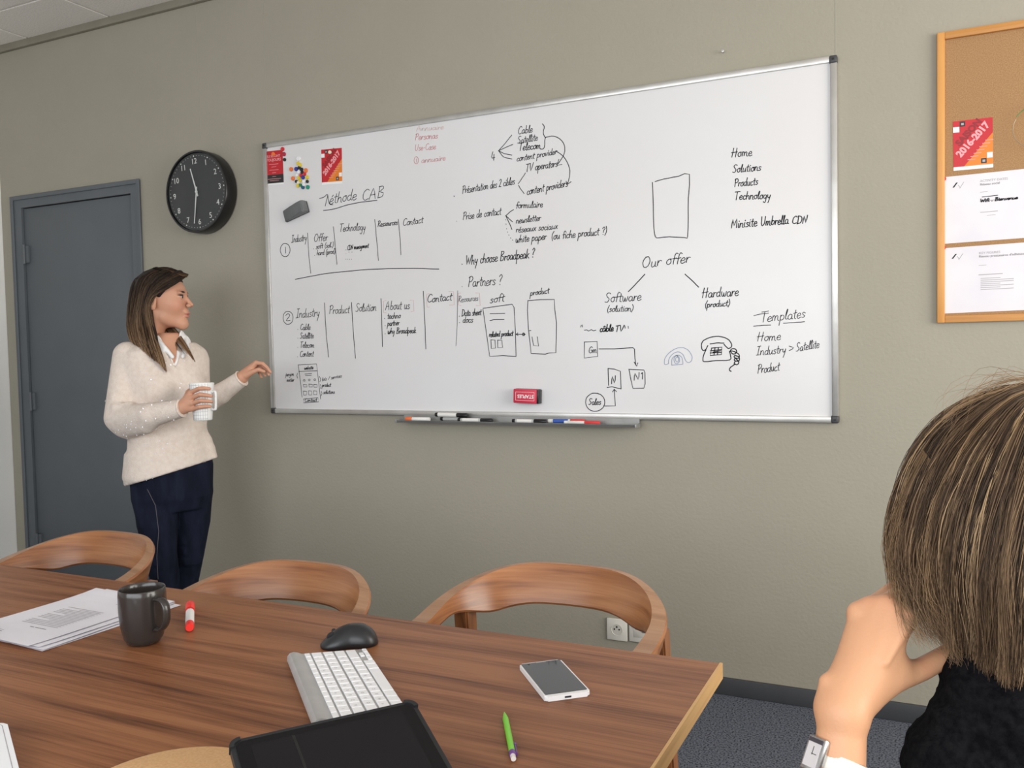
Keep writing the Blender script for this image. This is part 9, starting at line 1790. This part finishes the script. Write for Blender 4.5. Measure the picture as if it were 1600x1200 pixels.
g2 = [G((1640, 596, .97), (1560, 606, .98), (1488, 640, .985), (1436, 705, .985), (1408, 785, .985), (1400, 850, .985), (1402, 905, .985)),
      G((1640, 596, .94), (1570, 604, .93), (1490, 636, .925), (1430, 698, .925), (1396, 778, .925), (1384, 852, .93), (1390, 915, .935)),
      G((1640, 598, .91), (1570, 612, .88), (1494, 665, .862), (1442, 745, .856), (1414, 835, .862), (1414, 905, .87), (1424, 948, .875)),
      G((1645, 600, .90), (1585, 628, .85), (1528, 700, .826), (1486, 790, .82), (1470, 880, .826), (1478, 955, .832), (1488, 1008, .84)),
      G((1650, 602, .90), (1612, 640, .83), (1574, 730, .806), (1544, 830, .80), (1530, 920, .80), (1532, 1000, .81), (1528, 1056, .82)),
      G((1660, 604, .90), (1645, 650, .82), (1620, 740, .80), (1600, 840, .79), (1590, 930, .79), (1588, 1020, .80), (1582, 1082, .81)),
      G((1680, 606, .90), (1690, 660, .82), (1680, 750, .80), (1670, 850, .79), (1660, 950, .79), (1652, 1040, .80), (1645, 1100, .81)),
      G((1700, 606, .92), (1740, 670, .86), (1750, 770, .85), (1750, 880, .85), (1742, 980, .855), (1735, 1050, .86), (1728, 1095, .86)),
      G((1700, 606, .95), (1755, 680, .93), (1768, 790, .93), (1765, 900, .935), (1755, 990, .94), (1745, 1050, .94), (1738, 1090, .94)),
      G((1690, 606, .98), (1725, 690, 1.01), (1730, 800, 1.02), (1725, 900, 1.02), (1710, 990, 1.01), (1700, 1040, 1.0), (1690, 1070, 1.0))]
H2C = A3(1560, 830, .93)
T1 = ((.070, .042, .024), (.10, .062, .036)); T2 = ((.115, .070, .038), (.18, .112, .064)); T3 = ((.21, .13, .066), (.32, .205, .115)); T4 = ((.38, .25, .13), (.46, .31, .18)); T5 = ((.035, .022, .014), (.05, .032, .020))
hair_mass('hair', g2, .016, w2, (.060, .037, .023), ells=[(place(np.array([[-.012, 0, .055]]), R2, HO2)[0], (.098, .078, .086), R2)],
          cuts=[(place(np.array([[.10, 0, -.01]]), R2, HO2)[0], (.085, .062, .104), R2)], h=.0045, inward=H2C, push=.030)
strands('hair_strands', g2[1:8], 9500, MT['hair'], w2, [T5, T5, T1, T1, T1, T2, T2, T3, T4], .00042, .022, 20, .006, seed=11, inward=H2C)
strands('hair_strands', g2[:2]+g2[1:2], 900, MT['hair'], w2, [T1, T2, T3], .00042, .012, 18, .005, seed=12, inward=H2C)
strands('hair_strands', g2[7:], 1200, MT['hair'], w2, [T1, T1, T2], .0006, .016, 16, .006, seed=13, inward=H2C)
wisp = [G((1440, 700, .875), (1400, 790, .895), (1384, 860, .90), (1392, 920, .878), (1404, 975, .848), (1426, 1012, .842)),
        G((1470, 740, .85), (1425, 830, .86), (1420, 900, .86), (1440, 955, .855), (1462, 990, .85), (1478, 1012, .85)),
        G((1490, 780, .83), (1460, 870, .835), (1462, 940, .84), (1478, 985, .845), (1492, 1020, .85), (1500, 1040, .85))]
strands('hair_strands', wisp, 520, MT['hair'], w2, [T2, T3, T3], .00030, .012, 18, .010, seed=14, inward=H2C)
strands('hair_strands', [G((1660, 600, .92), (1600, 590, .91), (1540, 600, .90), (1490, 628, .89), (1470, 655, .885)), G((1680, 602, .90), (1620, 592, .88), (1560, 612, .86), (1510, 650, .85), (1480, 690, .845))],
        40, MT['hair'], w2, [T2, T3], .00022, .0, 14, .018, seed=15, inward=H2C)
# wristwatch
wc = A3(1311, 1196, .8455); fa = (WR-ELB); fa /= np.linalg.norm(fa)
fa2 = fa+_rt*.28; fa2 /= np.linalg.norm(fa2)
wt = empty('wristwatch', tuple(wc)); tag(wt, 'wristwatch with white strap and rectangular silver case on the foreground wrist', 'watch')
u = _rt-fa2*(_rt @ fa2); u /= np.linalg.norm(u); v = np.cross(fa2, u)         # v: away from or towards the camera
MT['strap'] = new_mat('cream_strap', (.80, .76, .68, 1), .5); MT['steel'] = new_mat('steel', (.55, .54, .54, 1), .22, .9)
vs, fs = [], []; n = 48
for i in range(n):
    t = 2*PI*i/n
    for rr, hh in ((0, -.009), (0, .009), (.0022, .008), (.0022, -.008)):
        vs.append(wc+(.0262+rr)*math.cos(t)*u+(.0268+rr)*math.sin(t)*v+fa2*hh)
for i in range(n):
    j = (i+1) % n
    for k in range(4): fs.append((4*i+k, 4*j+k, 4*j+(k+1) % 4, 4*i+(k+1) % 4))
local(mesh_obj('strap', vs, fs, MT['strap'], None, True), wt)
tow = -np.sign(v @ _fw)      # sign so that tow*v points... away; flip to face the camera
tv = v*(1 if v @ _fw < 0 else -1)
def on_strap(ang, r): return wc+r*(-math.cos(ang)*u+math.sin(ang)*tv), (-math.cos(ang)*u+math.sin(ang)*tv)
c_, nrm = on_strap(math.radians(24), .0280); tx_ = np.cross(fa2, nrm)
m = frame(c_, tx_, fa2)
if Vector(m.col[2][:3]).dot(Vector(nrm)) < 0: m = frame(c_, -tx_, fa2)
def wbox(name, lo, hi, mat, bev):
    bm = bmesh.new(); add_box(bm, lo, hi, bev, 2, m); return local(bm_obj(name, bm, mat, None, smooth=.6), wt)
wbox('watch_case', (-.0115, -.0165, .000), (.0115, .0165, .0075), MT['steel'], .0015)
wbox('dial', (-.0085, -.0125, .0074), (.0085, .0135, .0080), new_mat('pearl_dial', (.62, .58, .58, 1), .25), .0)
wbox('dial_border', (-.0092, .0105, .0075), (.0092, .0145, .0084), new_mat('dial_dark', (.05, .04, .05, 1), .3), .0)
wbox('watch_hand', (-.0003, -.001, .0080), (.0003, .007, .0083), MT['black'], 0); wbox('watch_hand', (-.001, -.0003, .0080), (.0055, .0003, .0083), MT['black'], 0)
c_, nrm = on_strap(math.radians(165), .0290); m = frame(c_, np.cross(fa2, nrm), fa2)
wbox('buckle', (-.003, -.010, -.002), (.003, .010, .002), MT['steel'], .0008)
# her chair, out of view below
c = copy_tree(chair0); sp = PEL+F2*.02; c.location = (sp[0], sp[1], 0); c.rotation_euler = (0, 0, math.atan2(F2[1], F2[0])+PI/2)
del c['group']; tag(c, 'walnut armchair on which the seated person in the foreground sits', 'chair')
